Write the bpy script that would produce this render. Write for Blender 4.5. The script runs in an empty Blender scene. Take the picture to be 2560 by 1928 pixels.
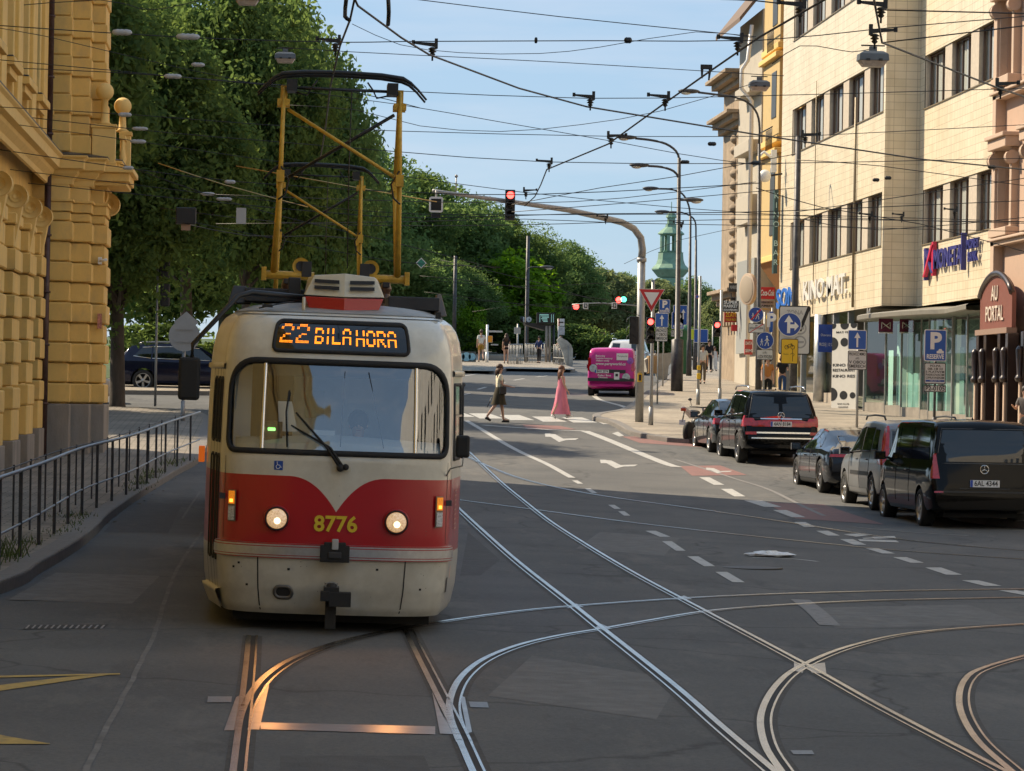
import bpy, bmesh, math, random
import numpy as np
from mathutils import Vector, Matrix, Quaternion, noise
SC = bpy.context.scene
COL = SC.collection
R = math.radians
# ---------------------------------------------------------------- camera
F = 8000.0                     # focal length in pixels of the 2560 px wide photograph
CAMZ = 2.14
YAW, PITCH, ROLL = math.atan(590/F), math.atan(46/F), 0.0175
fwd = Vector((math.sin(YAW)*math.cos(PITCH), math.cos(YAW)*math.cos(PITCH), math.sin(PITCH)))
r0 = Vector((math.cos(YAW), -math.sin(YAW), 0)); u0 = r0.cross(fwd)
RGT = r0*math.cos(ROLL) + u0*math.sin(ROLL); UPV = u0*math.cos(ROLL) - r0*math.sin(ROLL)
cam = bpy.data.objects.new('camera', bpy.data.cameras.new('camera')); COL.objects.link(cam)
m = Matrix.Identity(4)
for i in range(3):
    m[i][0] = RGT[i]; m[i][1] = UPV[i]; m[i][2] = -fwd[i]
m[2][3] = CAMZ
cam.matrix_world = m
cam.data.sensor_width = 36; cam.data.lens = 36*F/2560; cam.data.clip_end = 3000; cam.data.clip_start = .5
SC.camera = cam
# ---------------------------------------------------------------- light
SUN_EL, SUN_AZ = R(43), math.atan2(-.825, .565)       # azimuth measured from +Y towards +X
sdir = Vector((math.sin(SUN_AZ)*math.cos(SUN_EL), math.cos(SUN_AZ)*math.cos(SUN_EL), math.sin(SUN_EL)))
sun = bpy.data.objects.new('sun', bpy.data.lights.new('sun', 'SUN')); COL.objects.link(sun)
sun.data.energy = 4.1; sun.data.angle = R(.6); sun.data.color = (1, .84, .62)
sun.rotation_mode = 'QUATERNION'; sun.rotation_quaternion = sdir.to_track_quat('Z', 'Y'); sun.location = (-40, 60, 80)
W = bpy.data.worlds.new('World'); SC.world = W; W.use_nodes = True
nt = W.node_tree; nt.nodes.clear()
sky = nt.nodes.new('ShaderNodeTexSky'); sky.sky_type = 'NISHITA'; sky.sun_disc = False
sky.sun_elevation = SUN_EL; sky.sun_rotation = SUN_AZ; sky.air_density = 1.0; sky.dust_density = .4; sky.ozone_density = 3.0
bgd = nt.nodes.new('ShaderNodeBackground'); bgd.inputs[1].default_value = .115
# thin high cloud veil near the horizon
tc = nt.nodes.new('ShaderNodeTexCoord'); mp = nt.nodes.new('ShaderNodeMapping'); mp.inputs['Scale'].default_value = (3, 3, 24)
cn = nt.nodes.new('ShaderNodeTexNoise'); cn.inputs['Scale'].default_value = 2.2; cn.inputs['Detail'].default_value = 7; cn.inputs['Roughness'].default_value = .55
cr = nt.nodes.new('ShaderNodeValToRGB'); cr.color_ramp.elements[0].position = .46; cr.color_ramp.elements[1].position = .78
cr.color_ramp.elements[1].color = (.4, .4, .4, 1)
mx = nt.nodes.new('ShaderNodeMixRGB'); mx.inputs[2].default_value = (3.9, 4.0, 4.4, 1)
flt = nt.nodes.new('ShaderNodeMixRGB'); flt.inputs[0].default_value = .8; flt.inputs[2].default_value = (1.72, 2.5, 3.45, 1)   # summer haze evens the blue out
L = nt.links.new
L(tc.outputs['Generated'], mp.inputs['Vector']); L(mp.outputs[0], cn.inputs['Vector']); L(cn.outputs[0], cr.inputs[0])
L(sky.outputs[0], flt.inputs[1]); L(cr.outputs[0], mx.inputs[0]); L(flt.outputs[0], mx.inputs[1]); L(mx.outputs[0], bgd.inputs[0])
wo = nt.nodes.new('ShaderNodeOutputWorld'); L(bgd.outputs[0], wo.inputs[0])
SC.view_settings.view_transform = 'Standard'; SC.view_settings.look = 'None'; SC.view_settings.gamma = 1; SC.view_settings.exposure = .86
SC.render.engine = 'CYCLES'
cy = SC.cycles; cy.use_denoising = True; cy.max_bounces = 6; cy.diffuse_bounces = 3; cy.glossy_bounces = 3; cy.transmission_bounces = 4
cy.transparent_max_bounces = 12; cy.sample_clamp_indirect = 6; cy.caustics_reflective = False; cy.caustics_refractive = False

# ---------------------------------------------------------------- ground shape and picture measuring
DP = [(0, 2.5), (19.6, 2.27), (30, 2.14), (45, 1.98), (64, 1.72), (80, 1.15), (92, .66), (121, -.35), (178, -2.2), (300, -5.4), (900, -12)]
def drop(y):
    if y <= 0: return 2.5
    for i in range(len(DP)-1):
        if y <= DP[i+1][0]:
            (x0, a), (x1, b) = DP[i], DP[i+1]
            def sl(k):
                if k <= 0: return (DP[1][1]-DP[0][1])/(DP[1][0]-DP[0][0])
                if k >= len(DP)-1: return (DP[-1][1]-DP[-2][1])/(DP[-1][0]-DP[-2][0])
                s0 = (DP[k][1]-DP[k-1][1])/(DP[k][0]-DP[k-1][0]); s1 = (DP[k+1][1]-DP[k][1])/(DP[k+1][0]-DP[k][0])
                return 2*s0*s1/(s0+s1) if s0*s1 > 0 else 0
            h = x1-x0; t = (y-x0)/h
            return (a*(1+2*t)*(1-t)**2 + sl(i)*h*t*(1-t)**2 + b*t*t*(3-2*t) + sl(i+1)*h*t*t*(t-1))
    return DP[-1][1]
def zg(x, y):
    c = .02*min(max(x-.5, -3), 11.0) * min(1, max(0, (125-y)/40.0)) 
    return CAMZ - drop(y) - c
def ray(px, py):
    return fwd + RGT*((px-1280)/F) - UPV*((py-964)/F)
def pp(px, py, Y):                 # the point of the street seen at that pixel, Y metres up the street
    d = ray(px, py); return d*(Y/d.y) + Vector((0, 0, CAMZ))
def gp(px, py, dz=0.0):            # the ground point seen at that pixel
    a = None
    y = 12.0
    while y < 700:
        p = pp(px, py, y)
        if p.z < zg(p.x, p.y)+dz: break
        a = y; y += 1.5
    if a is None: return pp(px, py, 12)
    b = y
    for _ in range(30):
        c = (a+b)/2; p = pp(px, py, c)
        if p.z < zg(p.x, p.y)+dz: b = c
        else: a = c
    return pp(px, py, (a+b)/2)
def spx(Y): return F/Y             # pixels per metre at that distance (close enough)

# ---------------------------------------------------------------- materials
MATS = {}
def newmat(name):
    mt = bpy.data.materials.new(name); mt.use_nodes = True; n = mt.node_tree
    b = n.nodes['Principled BSDF']; return mt, n, b
def M(name, col=None, rough=.6, metal=0, var=0, scale=3.0, bump=0, bscale=40, spec=.5, coat=0, emit=None, estr=0, stretch=(1, 1, 1), dirt=None, dscale=1.0, damt=.4):
    """a procedural material: base colour with noise variation, optional dirt patches and bump"""
    if name in MATS: return MATS[name]
    mt, n, b = newmat(name); lk = n.links.new
    b.inputs['Roughness'].default_value = rough; b.inputs['Metallic'].default_value = metal
    b.inputs['Specular IOR Level'].default_value = spec; b.inputs['Coat Weight'].default_value = coat; b.inputs['Coat Roughness'].default_value = .03
    b.inputs['Base Color'].default_value = (*col, 1)
    if emit: b.inputs['Emission Color'].default_value = (*emit, 1); b.inputs['Emission Strength'].default_value = estr
    if var or bump or dirt:
        t = n.nodes.new('ShaderNodeTexCoord'); mpn = n.nodes.new('ShaderNodeMapping'); mpn.inputs['Scale'].default_value = stretch
        lk(t.outputs['Object'], mpn.inputs[0])
        last = None
        if var:
            ns = n.nodes.new('ShaderNodeTexNoise'); ns.inputs['Scale'].default_value = scale; ns.inputs['Detail'].default_value = 8; ns.inputs['Roughness'].default_value = .65
            lk(mpn.outputs[0], ns.inputs['Vector'])
            rp = n.nodes.new('ShaderNodeValToRGB'); rp.color_ramp.elements[0].position = .3; rp.color_ramp.elements[1].position = .72
            rp.color_ramp.elements[0].color = (*[c*(1-var) for c in col], 1); rp.color_ramp.elements[1].color = (*[min(1, c*(1+var)) for c in col], 1)
            lk(ns.outputs[0], rp.inputs[0]); last = rp.outputs[0]
        if dirt:
            n2 = n.nodes.new('ShaderNodeTexNoise'); n2.inputs['Scale'].default_value = dscale; n2.inputs['Detail'].default_value = 9; n2.inputs['Roughness'].default_value = .7
            lk(mpn.outputs[0], n2.inputs['Vector'])
            r2 = n.nodes.new('ShaderNodeValToRGB'); r2.color_ramp.elements[0].position = .5; r2.color_ramp.elements[1].position = .75
            r2.color_ramp.elements[1].color = (damt, damt, damt, 1)
            lk(n2.outputs[0], r2.inputs[0]); mm = n.nodes.new('ShaderNodeMixRGB'); lk(r2.outputs[0], mm.inputs[0])
            if last: lk(last, mm.inputs[1])
            else: mm.inputs[1].default_value = (*col, 1)
            mm.inputs[2].default_value = (*dirt, 1); last = mm.outputs[0]
        if last: lk(last, b.inputs['Base Color'])
        if bump:
            n3 = n.nodes.new('ShaderNodeTexNoise'); n3.inputs['Scale'].default_value = bscale; n3.inputs['Detail'].default_value = 6
            lk(mpn.outputs[0], n3.inputs['Vector']); bp = n.nodes.new('ShaderNodeBump'); bp.inputs['Strength'].default_value = bump; bp.inputs['Distance'].default_value = .02
            lk(n3.outputs[0], bp.inputs['Height']); lk(bp.outputs[0], b.inputs['Normal'])
    MATS[name] = mt; return mt
BLACK = M('black_paint', (.012, .012, .013), .45, var=.3)
RUBBER = M('black_rubber', (.015, .015, .016), .75)
CHROME = M('chrome', (.75, .74, .72), .15, 1)
STEEL = M('galvanised_steel', (.33, .335, .33), .5, .5, var=.15, scale=8)
WHITE = M('white_enamel', (.78, .78, .76), .35)
BLUE = M('sign_blue', (.015, .10, .42), .35)
DBLUE = M('sign_deep_blue', (.02, .07, .33), .35)
REDP = M('sign_red', (.55, .015, .02), .35)
YEL = M('sign_yellow', (.75, .47, .02), .4)
WIRE = M('wire_dark', (.02, .02, .022), .5)
POLE_D = M('pole_dark', (.055, .055, .06), .5, .3, var=.35, scale=6, dirt=(.16, .15, .14), dscale=3)

# ---------------------------------------------------------------- mesh building
def tag(o, label=None, cat=None, group=None, kind=None):
    if label: o['label'] = label
    if cat: o['category'] = cat
    if group: o['group'] = group
    if kind: o['kind'] = kind
    return o
def empty(name, loc=(0, 0, 0), rz=0, **k):
    o = bpy.data.objects.new(name, None); COL.objects.link(o); o.location = loc; o.rotation_euler = (0, 0, rz); o.empty_display_size = .2
    return tag(o, **k)
class MB:
    def __init__(s, T=None): s.v = []; s.f = []; s.mi = []; s.mats = []; s.sm = []; s.T = T
    def mid(s, m):
        if m is None: return 0
        if m not in s.mats: s.mats.append(m)
        return s.mats.index(m)
    def add(s, vs, fs, m=None, smooth=False, X=None):
        n = len(s.v); i = s.mid(m)
        if X is not None: vs = [X @ Vector(v) for v in vs]
        if s.T is not None: vs = [s.T @ Vector(v) for v in vs]
        s.v += [tuple(v) for v in vs]; s.f += [tuple(n+k for k in f) for f in fs]; s.mi += [i]*len(fs); s.sm += [smooth]*len(fs); return s
    def box(s, c, d, m=None, X=None, taper=1.0):
        x, y, z = [k/2 for k in d]
        vs = [(c[0]+a*x*(taper if e > 0 else 1), c[1]+b*y*(taper if e > 0 else 1), c[2]+e*z) for e in (-1, 1) for b in (-1, 1) for a in (-1, 1)]
        return s.add(vs, [(0, 2, 3, 1), (4, 5, 7, 6), (0, 1, 5, 4), (2, 6, 7, 3), (0, 4, 6, 2), (1, 3, 7, 5)], m, X=X)
    def bb(s, x0, x1, y0, y1, z0, z1, m=None): return s.box(((x0+x1)/2, (y0+y1)/2, (z0+z1)/2), (abs(x1-x0), abs(y1-y0), abs(z1-z0)), m)
    def tube(s, pts, r, m=None, n=8, caps=True, smooth=True):
        pts = [Vector(p) for p in pts]; rs = r if isinstance(r, (list, tuple)) else [r]*len(pts)
        vs = []; fs = []; ref = None
        for i, p in enumerate(pts):
            a = pts[max(0, i-1)]; b = pts[min(len(pts)-1, i+1)]; d = (b-a)
            if d.length < 1e-9: d = Vector((0, 0, 1))
            d.normalize()
            if ref is None: ref = Vector((0, 0, 1)) if abs(d.z) < .9 else Vector((1, 0, 0))
            u = d.cross(ref).normalized(); w = d.cross(u).normalized(); ref = w.cross(d) if False else ref
            if abs(d.dot(ref)) > .97: ref = Vector((0, 1, .1)); u = d.cross(ref).normalized(); w = d.cross(u).normalized()
            for k in range(n):
                t = 2*math.pi*k/n; vs.append(p+(u*math.cos(t)+w*math.sin(t))*rs[i])
        for i in range(len(pts)-1):
            for k in range(n): fs.append((i*n+k, i*n+(k+1) % n, (i+1)*n+(k+1) % n, (i+1)*n+k))
        if caps: fs.append(tuple(range(n-1, -1, -1))); fs.append(tuple((len(pts)-1)*n+k for k in range(n)))
        return s.add(vs, fs, m, smooth)
    def lathe(s, prof, c=(0, 0, 0), m=None, n=20, axis='z', smooth=True, X=None, caps=True):
        vs = []; fs = []
        for (r, h) in prof:
            for k in range(n):
                t = 2*math.pi*k/n; a, b = r*math.cos(t), r*math.sin(t)
                v = {'z': (a, b, h), 'y': (a, h, b), 'x': (h, a, b)}[axis]
                vs.append((v[0]+c[0], v[1]+c[1], v[2]+c[2]))
        for i in range(len(prof)-1):
            for k in range(n):
                q = (i*n+k, i*n+(k+1) % n, (i+1)*n+(k+1) % n, (i+1)*n+k)
                fs.append(q if axis != 'y' else q[::-1])
        if caps: fs.append(tuple(range(n))[::-1]); fs.append(tuple((len(prof)-1)*n+k for k in range(n)))
        return s.add(vs, fs, m, smooth, X=X)
    def sphere(s, c, r, m=None, n=14, k=9, sc=(1, 1, 1)):
        pr = [(max(1e-4, r*math.sin(math.pi*i/k)), -r*math.cos(math.pi*i/k)) for i in range(k+1)]
        X = Matrix.Translation(c) @ Matrix.Diagonal((*sc, 1))
        return s.lathe(pr, m=m, n=n, X=X)
    def poly(s, pts, m=None, thick=None, axis=None):
        n = len(pts)
        if thick is None: return s.add(pts, [tuple(range(n))], m)
        t = Vector(thick); a = [Vector(p) for p in pts]; b = [p+t for p in a]
        fs = [tuple(range(n))[::-1], tuple(range(n, 2*n))]+[(i, (i+1) % n, n+(i+1) % n, n+i) for i in range(n)]
        return s.add(a+b, fs, m)
    def grid(s, P, m=None, smooth=True, close=False, flip=False):
        h = len(P); w = len(P[0]); vs = [p for row in P for p in row]; fs = []
        for i in range(h-1):
            for j in range(w if close else w-1):
                q = (i*w+j, i*w+(j+1) % w, (i+1)*w+(j+1) % w, (i+1)*w+j); fs.append(q[::-1] if flip else q)
        return s.add(vs, fs, m, smooth)
    def text(s, t, size, X, m=None, ext=.0, bold=0, align='CENTER', shear=0, width=None):
        vs, fs = textmesh(t, ext/size, bold, shear, align)
        sx = size
        if width:
            w = max(v[0] for v in vs)-min(v[0] for v in vs); sx = width/w if w > 0 else size
        return s.add([(v[0]*sx, v[1]*size, v[2]*size) for v in vs], fs, m, X=X)
    def build(s, name, parent=None, loc=None, bevel=0, mat=None, sub=0, fix=False, **k):
        me = bpy.data.meshes.new(name); me.from_pydata(s.v, [], s.f)
        ms = s.mats or [mat or BLACK]
        if mat and not s.mats: ms = [mat]
        for q in ms: me.materials.append(q)
        me.polygons.foreach_set('material_index', s.mi); me.polygons.foreach_set('use_smooth', s.sm)
        me.update()
        if fix:
            bm = bmesh.new(); bm.from_mesh(me); bmesh.ops.remove_doubles(bm, verts=bm.verts, dist=1e-5); bmesh.ops.recalc_face_normals(bm, faces=bm.faces); bm.to_mesh(me); bm.free()
        o = bpy.data.objects.new(name, me); COL.objects.link(o)
        if parent: o.parent = parent
        if loc: o.location = loc
        if bevel:
            b = o.modifiers.new('bevel', 'BEVEL'); b.width = bevel; b.segments = 2; b.limit_method = 'ANGLE'; b.angle_limit = R(35); b.harden_normals = False
        return tag(o, **k)
_tm = {}
def textmesh(t, ext, bold, shear, align):
    key = (t, round(ext, 4), bold, shear, align)
    if key in _tm: return _tm[key]
    c = bpy.data.curves.new('t', 'FONT'); c.body = t; c.size = 1; c.extrude = ext; c.offset = bold; c.align_x = align; c.align_y = 'CENTER'; c.resolution_u = 3; c.shear = shear; c.space_line = .95
    o = bpy.data.objects.new('t', c); COL.objects.link(o)
    dg = bpy.context.evaluated_depsgraph_get(); me = o.evaluated_get(dg).to_mesh()
    vs = [tuple(v.co) for v in me.vertices]; fs = [tuple(p.vertices) for p in me.polygons]
    o.evaluated_get(dg).to_mesh_clear(); bpy.data.objects.remove(o); bpy.data.curves.remove(c)
    if not vs: vs = [(0, 0, 0)]
    _tm[key] = (vs, fs); return vs, fs
def FACE(p, s=1, rz=0):        # frame on a board facing -Y: local x right, y up, z towards the viewer side
    return Matrix.Translation(p) @ Matrix.Rotation(rz, 4, 'Z') @ Matrix.Rotation(R(90), 4, 'X') @ Matrix.Scale(s, 4)
def WALLX(p, rz=-90): return Matrix.Translation(p) @ Matrix.Rotation(R(rz), 4, 'Z') @ Matrix.Rotation(R(90), 4, 'X')
def copy_tree(o, parent=None, loc=None, rz=None, label=None):
    c = o.copy(); COL.objects.link(c); c.parent = parent
    if loc is not None: c.location = loc
    if rz is not None: c.rotation_euler.z = rz
    if label: c['label'] = label
    for ch in [k for k in list(bpy.data.objects) if k.parent == o]: copy_tree(ch, c)
    return c
def crom(P, step=.4):
    """Catmull-Rom through points, sampled evenly"""
    P = [Vector(p) for p in P]; Q = [P[0]*2-P[1]]+P+[P[-1]*2-P[-2]]; out = []
    for i in range(1, len(Q)-2):
        p0, p1, p2, p3 = Q[i-1:i+3]; n = max(2, int((p2-p1).length/step))
        for k in range(n):
            t = k/n; out.append(.5*((2*p1)+(p2-p0)*t+(2*p0-5*p1+4*p2-p3)*t*t+(3*p1-p0-3*p2+p3)*t**3))
    out.append(P[-1]); return out
def strip(mb, pts, o0, o1, dz, m):
    """a band along a ground polyline, from lateral offset o0 to o1, laid dz above the ground"""
    a = []; b = []
    for i, p in enumerate(pts):
        q0 = pts[max(0, i-1)]; q1 = pts[min(len(pts)-1, i+1)]; d = Vector((q1.x-q0.x, q1.y-q0.y, 0)).normalized(); nrm = Vector((d.y, -d.x, 0))
        for L_, o in ((a, o0), (b, o1)):
            v = p+nrm*o; L_.append((v.x, v.y, zg(v.x, v.y)+dz))
    mb.grid([a, b], m, smooth=False, flip=(o1 < o0))
    return mb
def patch(mb, pix, dz, m, n=6):
    """a painted quadrilateral given by its four corners in the picture, draped on the ground"""
    A, B, C_, D_ = [gp(*q) for q in pix]
    rows = []
    for i in range(n+1):
        t = i/n; row = []
        for j in range(n+1):
            s_ = j/n; p = (A.lerp(B, s_)).lerp(D_.lerp(C_, s_), t); row.append((p.x, p.y, zg(p.x, p.y)+dz))
        rows.append(row)
    d = (B-A).cross(D_-A).z
    mb.grid(rows, m, smooth=False, flip=d < 0); return mb
# ================================================================ SETTING: ground, roads, tracks, markings
def asphalt():
    mt, n, b = newmat('asphalt'); lk = n.links.new; N = n.nodes.new
    t = N('ShaderNodeTexCoord')
    def noi(sc, det=8, rgh=.6, st=(1, 1, 1)):
        mpn = N('ShaderNodeMapping'); mpn.inputs['Scale'].default_value = st; lk(t.outputs['Object'], mpn.inputs[0])
        q = N('ShaderNodeTexNoise'); q.inputs['Scale'].default_value = sc; q.inputs['Detail'].default_value = det; q.inputs['Roughness'].default_value = rgh; lk(mpn.outputs[0], q.inputs['Vector']); return q.outputs[0]
    def ramp(i, a, ca, b_, cb):
        r = N('ShaderNodeValToRGB'); r.color_ramp.elements[0].position = a; r.color_ramp.elements[0].color = (*ca, 1); r.color_ramp.elements[1].position = b_; r.color_ramp.elements[1].color = (*cb, 1); lk(i, r.inputs[0]); return r.outputs[0]
    def mixc(f, a, b_, mode='MIX'):
        q = N('ShaderNodeMixRGB'); q.blend_type = mode
        if isinstance(f, float): q.inputs[0].default_value = f
        else: lk(f, q.inputs[0])
        lk(a, q.inputs[1]); 
        if isinstance(b_, tuple): q.inputs[2].default_value = (*b_, 1)
        else: lk(b_, q.inputs[2])
        return q.outputs[0]
    base = ramp(noi(.35, 5), .3, (.084, .087, .089), .7, (.126, .127, .125))
    fine = ramp(noi(28, 8, .8), .25, (.6, .6, .6), .75, (1.45, 1.42, 1.38))
    c = mixc(1.0, base, fine, 'MULTIPLY')
    worn = ramp(noi(.55, 10, .8, (1, .3, 1)), .53, (0, 0, 0), .72, (.75, .75, .75))
    oil = ramp(noi(.8, 8, .7, (1.6, .4, 1)), .56, (0, 0, 0), .7, (.55, .55, .55)); c = mixc(oil, c, (.05, .05, .05))
    c = mixc(worn, c, (.21, .195, .175))
    crk = N('ShaderNodeTexVoronoi'); crk.feature = 'DISTANCE_TO_EDGE'; crk.inputs['Scale'].default_value = .16
    mpn = N('ShaderNodeMapping'); lk(t.outputs['Object'], mpn.inputs[0])
    ad = N('ShaderNodeVectorMath'); ad.operation = 'ADD'; lk(mpn.outputs[0], ad.inputs[0])
    q = N('ShaderNodeTexNoise'); q.inputs['Scale'].default_value = .8; q.inputs['Detail'].default_value = 5; lk(t.outputs['Object'], q.inputs['Vector']); lk(q.outputs['Color'], ad.inputs[1]); lk(ad.outputs[0], crk.inputs['Vector'])
    ck = ramp(crk.outputs[0], .0, (.55, .55, .55), .006, (0, 0, 0)); c = mixc(ck, c, (.02, .02, .02))
    lk(c, b.inputs['Base Color']); b.inputs['Roughness'].default_value = .82; b.inputs['Specular IOR Level'].default_value = .35
    bp = N('ShaderNodeBump'); bp.inputs['Strength'].default_value = .5; bp.inputs['Distance'].default_value = .01; lk(noi(60, 6, .8), bp.inputs['Height']); lk(bp.outputs[0], b.inputs['Normal'])
    return mt
ASPH = asphalt()
def sett(name, c1, c2, mort, bw, bh, scale=1.0, rough=.75, rot=0):
    mt, n, b = newmat(name); lk = n.links.new; N = n.nodes.new
    t = N('ShaderNodeTexCoord'); mpn = N('ShaderNodeMapping'); mpn.inputs['Rotation'].default_value = (0, 0, rot); lk(t.outputs['Object'], mpn.inputs[0])
    q = N('ShaderNodeTexBrick'); q.inputs['Color1'].default_value = (*c1, 1); q.inputs['Color2'].default_value = (*c2, 1); q.inputs['Mortar'].default_value = (*mort, 1)
    q.inputs['Scale'].default_value = scale; q.inputs['Brick Width'].default_value = bw; q.inputs['Row Height'].default_value = bh; q.inputs['Mortar Size'].default_value = .012; q.inputs['Bias'].default_value = 0
    lk(mpn.outputs[0], q.inputs['Vector'])
    ns = N('ShaderNodeTexNoise'); ns.inputs['Scale'].default_value = .7; ns.inputs['Detail'].default_value = 8; lk(t.outputs['Object'], ns.inputs['Vector'])
    r = N('ShaderNodeValToRGB'); r.color_ramp.elements[0].position = .3; r.color_ramp.elements[0].color = (.7, .7, .7, 1); r.color_ramp.elements[1].position = .7; r.color_ramp.elements[1].color = (1.2, 1.18, 1.15, 1); lk(ns.outputs[0], r.inputs[0])
    mm = N('ShaderNodeMixRGB'); mm.blend_type = 'MULTIPLY'; mm.inputs[0].default_value = 1; lk(q.outputs[0], mm.inputs[1]); lk(r.outputs[0], mm.inputs[2])
    lk(mm.outputs[0], b.inputs['Base Color']); b.inputs['Roughness'].default_value = rough
    bp = N('ShaderNodeBump'); bp.inputs['Strength'].default_value = .6; bp.inputs['Distance'].default_value = .01; bp.invert = True; lk(q.outputs['Fac'], bp.inputs['Height']); lk(bp.outputs[0], b.inputs['Normal'])
    return mt
PAVE = sett('small_stone_paving', (.42, .37, .30), (.33, .29, .235), (.16, .135, .105), .14, .12)
PAVE_L = sett('weathered_slab_paving', (.29, .255, .215), (.22, .195, .165), (.08, .078, .055), .34, .24)
KERB = M('kerb_granite', (.19, .175, .16), .7, var=.2, scale=14, dirt=(.1, .09, .08), dscale=2, bump=.3)
MARK = M('road_paint_white', (.46, .45, .42), .6, var=.2, scale=20, dirt=(.13, .125, .12), dscale=9, damt=.9)
MARKW = M('road_paint_worn', (.21, .2, .19), .7, var=.2, scale=20, dirt=(.08, .08, .08), dscale=9, damt=.9)
MARKR = M('road_paint_red', (.23, .115, .10), .75, var=.2, scale=6, dirt=(.12, .09, .085), dscale=7, damt=.7)
MARKY = M('road_paint_yellow', (.46, .30, .06), .65, var=.2, scale=12, dirt=(.1, .09, .07), dscale=9, damt=.7)

# ground: one sheet to the horizon
ys = list(np.arange(-60, 15, 5))+list(np.arange(15, 135, 1.0))+list(np.arange(135, 320, 4))+list(np.arange(320, 1900, 60))
xs = [-900, -500, -250, -120, -60, -40, -30, -20, -14, -10]+list(np.arange(-8, 26, 1.0))+[28, 32, 40, 60, 100, 200, 400, 900]
mb = MB(); mb.grid([[(x, y, zg(x, y)) for x in xs] for y in ys], ASPH, smooth=True)
mb.build('road', kind='structure')

# rails: running head, dark groove and inner lip, each a real strip
RAILM = M('rail_steel', (.60, .57, .52), .24, 1, var=.15, scale=2, dirt=(.16, .13, .11), dscale=1.6, damt=.7)
GROOVE = M('rail_groove', (.012, .011, .01), .8)
RAILS = [
 [(588, 1970), (592, 1928), (606, 1810), (616, 1720), (623, 1650), (628, 1590)],
 [(1212, 1970), (1190, 1928), (1146, 1830), (1098, 1735), (1050, 1640), (1018, 1575)],
 [(604, 1828), (612, 1788), (634, 1738), (676, 1688), (745, 1645), (850, 1607), (1000, 1573), (1150, 1549), (1300, 1529), (1425, 1517), (1600, 1504), (1780, 1493), (2000, 1484), (2300, 1477), (2640, 1473)],
 [(1160, 1858), (1136, 1800), (1134, 1750), (1160, 1695), (1215, 1650), (1300, 1615), (1400, 1591), (1504, 1574), (1630, 1552), (1771, 1529), (1950, 1514), (2200, 1502), (2640, 1493)],
 [(1100, 1228), (1146, 1273), (1273, 1389), (1436, 1519), (1504, 1574), (1678, 1713), (1794, 1815), (1905, 1910), (1975, 1970)],
 [(1090, 1050), (1151, 1111), (1273, 1224), (1389, 1314), (1562, 1421), (1771, 1534), (2014, 1664), (2199, 1768), (2500, 1926), (2580, 1970)],
 [(1995, 1970), (1960, 1926), (1920, 1860), (1912, 1785), (1950, 1713), (2014, 1664), (2141, 1614), (2315, 1580), (2640, 1556)],
 [(2590, 1970), (2534, 1926), (2446, 1845), (2407, 1765), (2420, 1701), (2477, 1667), (2640, 1622)],
]
FAR = [[(1100, 1110), (1227, 1169), (1331, 1205), (1504, 1240), (1736, 1272), (1967, 1306), (2260, 1350), (2640, 1384)],
       [(1080, 1236), (1146, 1250), (1331, 1274), (1620, 1312), (1967, 1350), (2260, 1378), (2640, 1404)]]
for i, P in enumerate(RAILS+FAR):
    pts = crom([gp(*q) for q in P], .3); mb = MB()
    e = .035 if i in (2, 3, 4, 6, 7) else .02
    strip(mb, pts, -.035-e*.5, .0, .0075, RAILM); strip(mb, pts, .0, .042, .0045, GROOVE); strip(mb, pts, .042, .060, .0075, RAILM)
    strip(mb, pts, -.075, .10, .0025, M('rail_bedding', (.06, .056, .052), .85, var=.4, scale=15))
    mb.build('tram_rail', kind='structure')
# bedding plates and switch boxes round the points and the crossings
POLY = [[(560, 1828), (605, 1700), (607, 1828), (590, 1828)], ]
mb = MB(); PLATE = M('crossing_plate', (.42, .38, .34), .30, .9, var=.25, scale=4)
for q in ([(618, 1826), (648, 1826), (676, 1700), (660, 1716)], [(1080, 1730), (1110, 1800), (1150, 1838), (1100, 1836)], [(1150, 1740), (1162, 1745), (1180, 1832), (1168, 1835)],
          [(560, 1828), (585, 1828), (600, 1740), (590, 1745)], [(650, 1808), (652, 1825), (1088, 1838), (1088, 1818)],
          [(1985, 1656), (1985, 1678), (2006, 1684), (2014, 1664)], [(2014, 1664), (2030, 1684), (2066, 1686), (2062, 1658)],
          [(1416, 1522), (1436, 1519), (1460, 1519), (1440, 1510)], [(1486, 1574), (1504, 1574), (1530, 1573), (1500, 1560)], [(1680, 1500), (1706, 1500), (1730, 1499), (1710, 1490)]):
    patch(mb, q, .0055, PLATE, 4)
mb.build('rail_crossing_plates', kind='structure')
for q, lb_ in (([(520, 1743), (518, 1758), (578, 1758), (580, 1743)], 'left of the near switch'), ([(1172, 1756), (1176, 1770), (1222, 1771), (1218, 1757)], 'right of the near switch'), ([(1976, 1878), (1984, 1888), (2036, 1888), (2030, 1878)], 'in the lower right curve')):
    mb = MB(); patch(mb, q, .006, M('drain_cover_iron', (.2, .2, .195), .45, .5, var=.3, scale=30), 3); mb.build('drain_cover', label='small iron track drain cover '+lb_, cat='drain cover', group='track drain covers')
# slotted drain on the left
mb = MB()
for k in range(13):
    a = 62+k*15.6; patch(mb, [(a, 1573), (a+6, 1573), (a+14, 1564), (a+9, 1564)], .006, M('drain_bar', (.24, .22, .2), .5, .4, var=.2), 1)
patch(mb, [(56, 1574), (262, 1571), (272, 1562), (70, 1564)], .004, M('drain_gap', (.03, .03, .03), .8), 2)
mb.build('slotted_drain', label='long slotted iron drain across the dark asphalt left of the tram', cat='drain grate')

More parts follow.
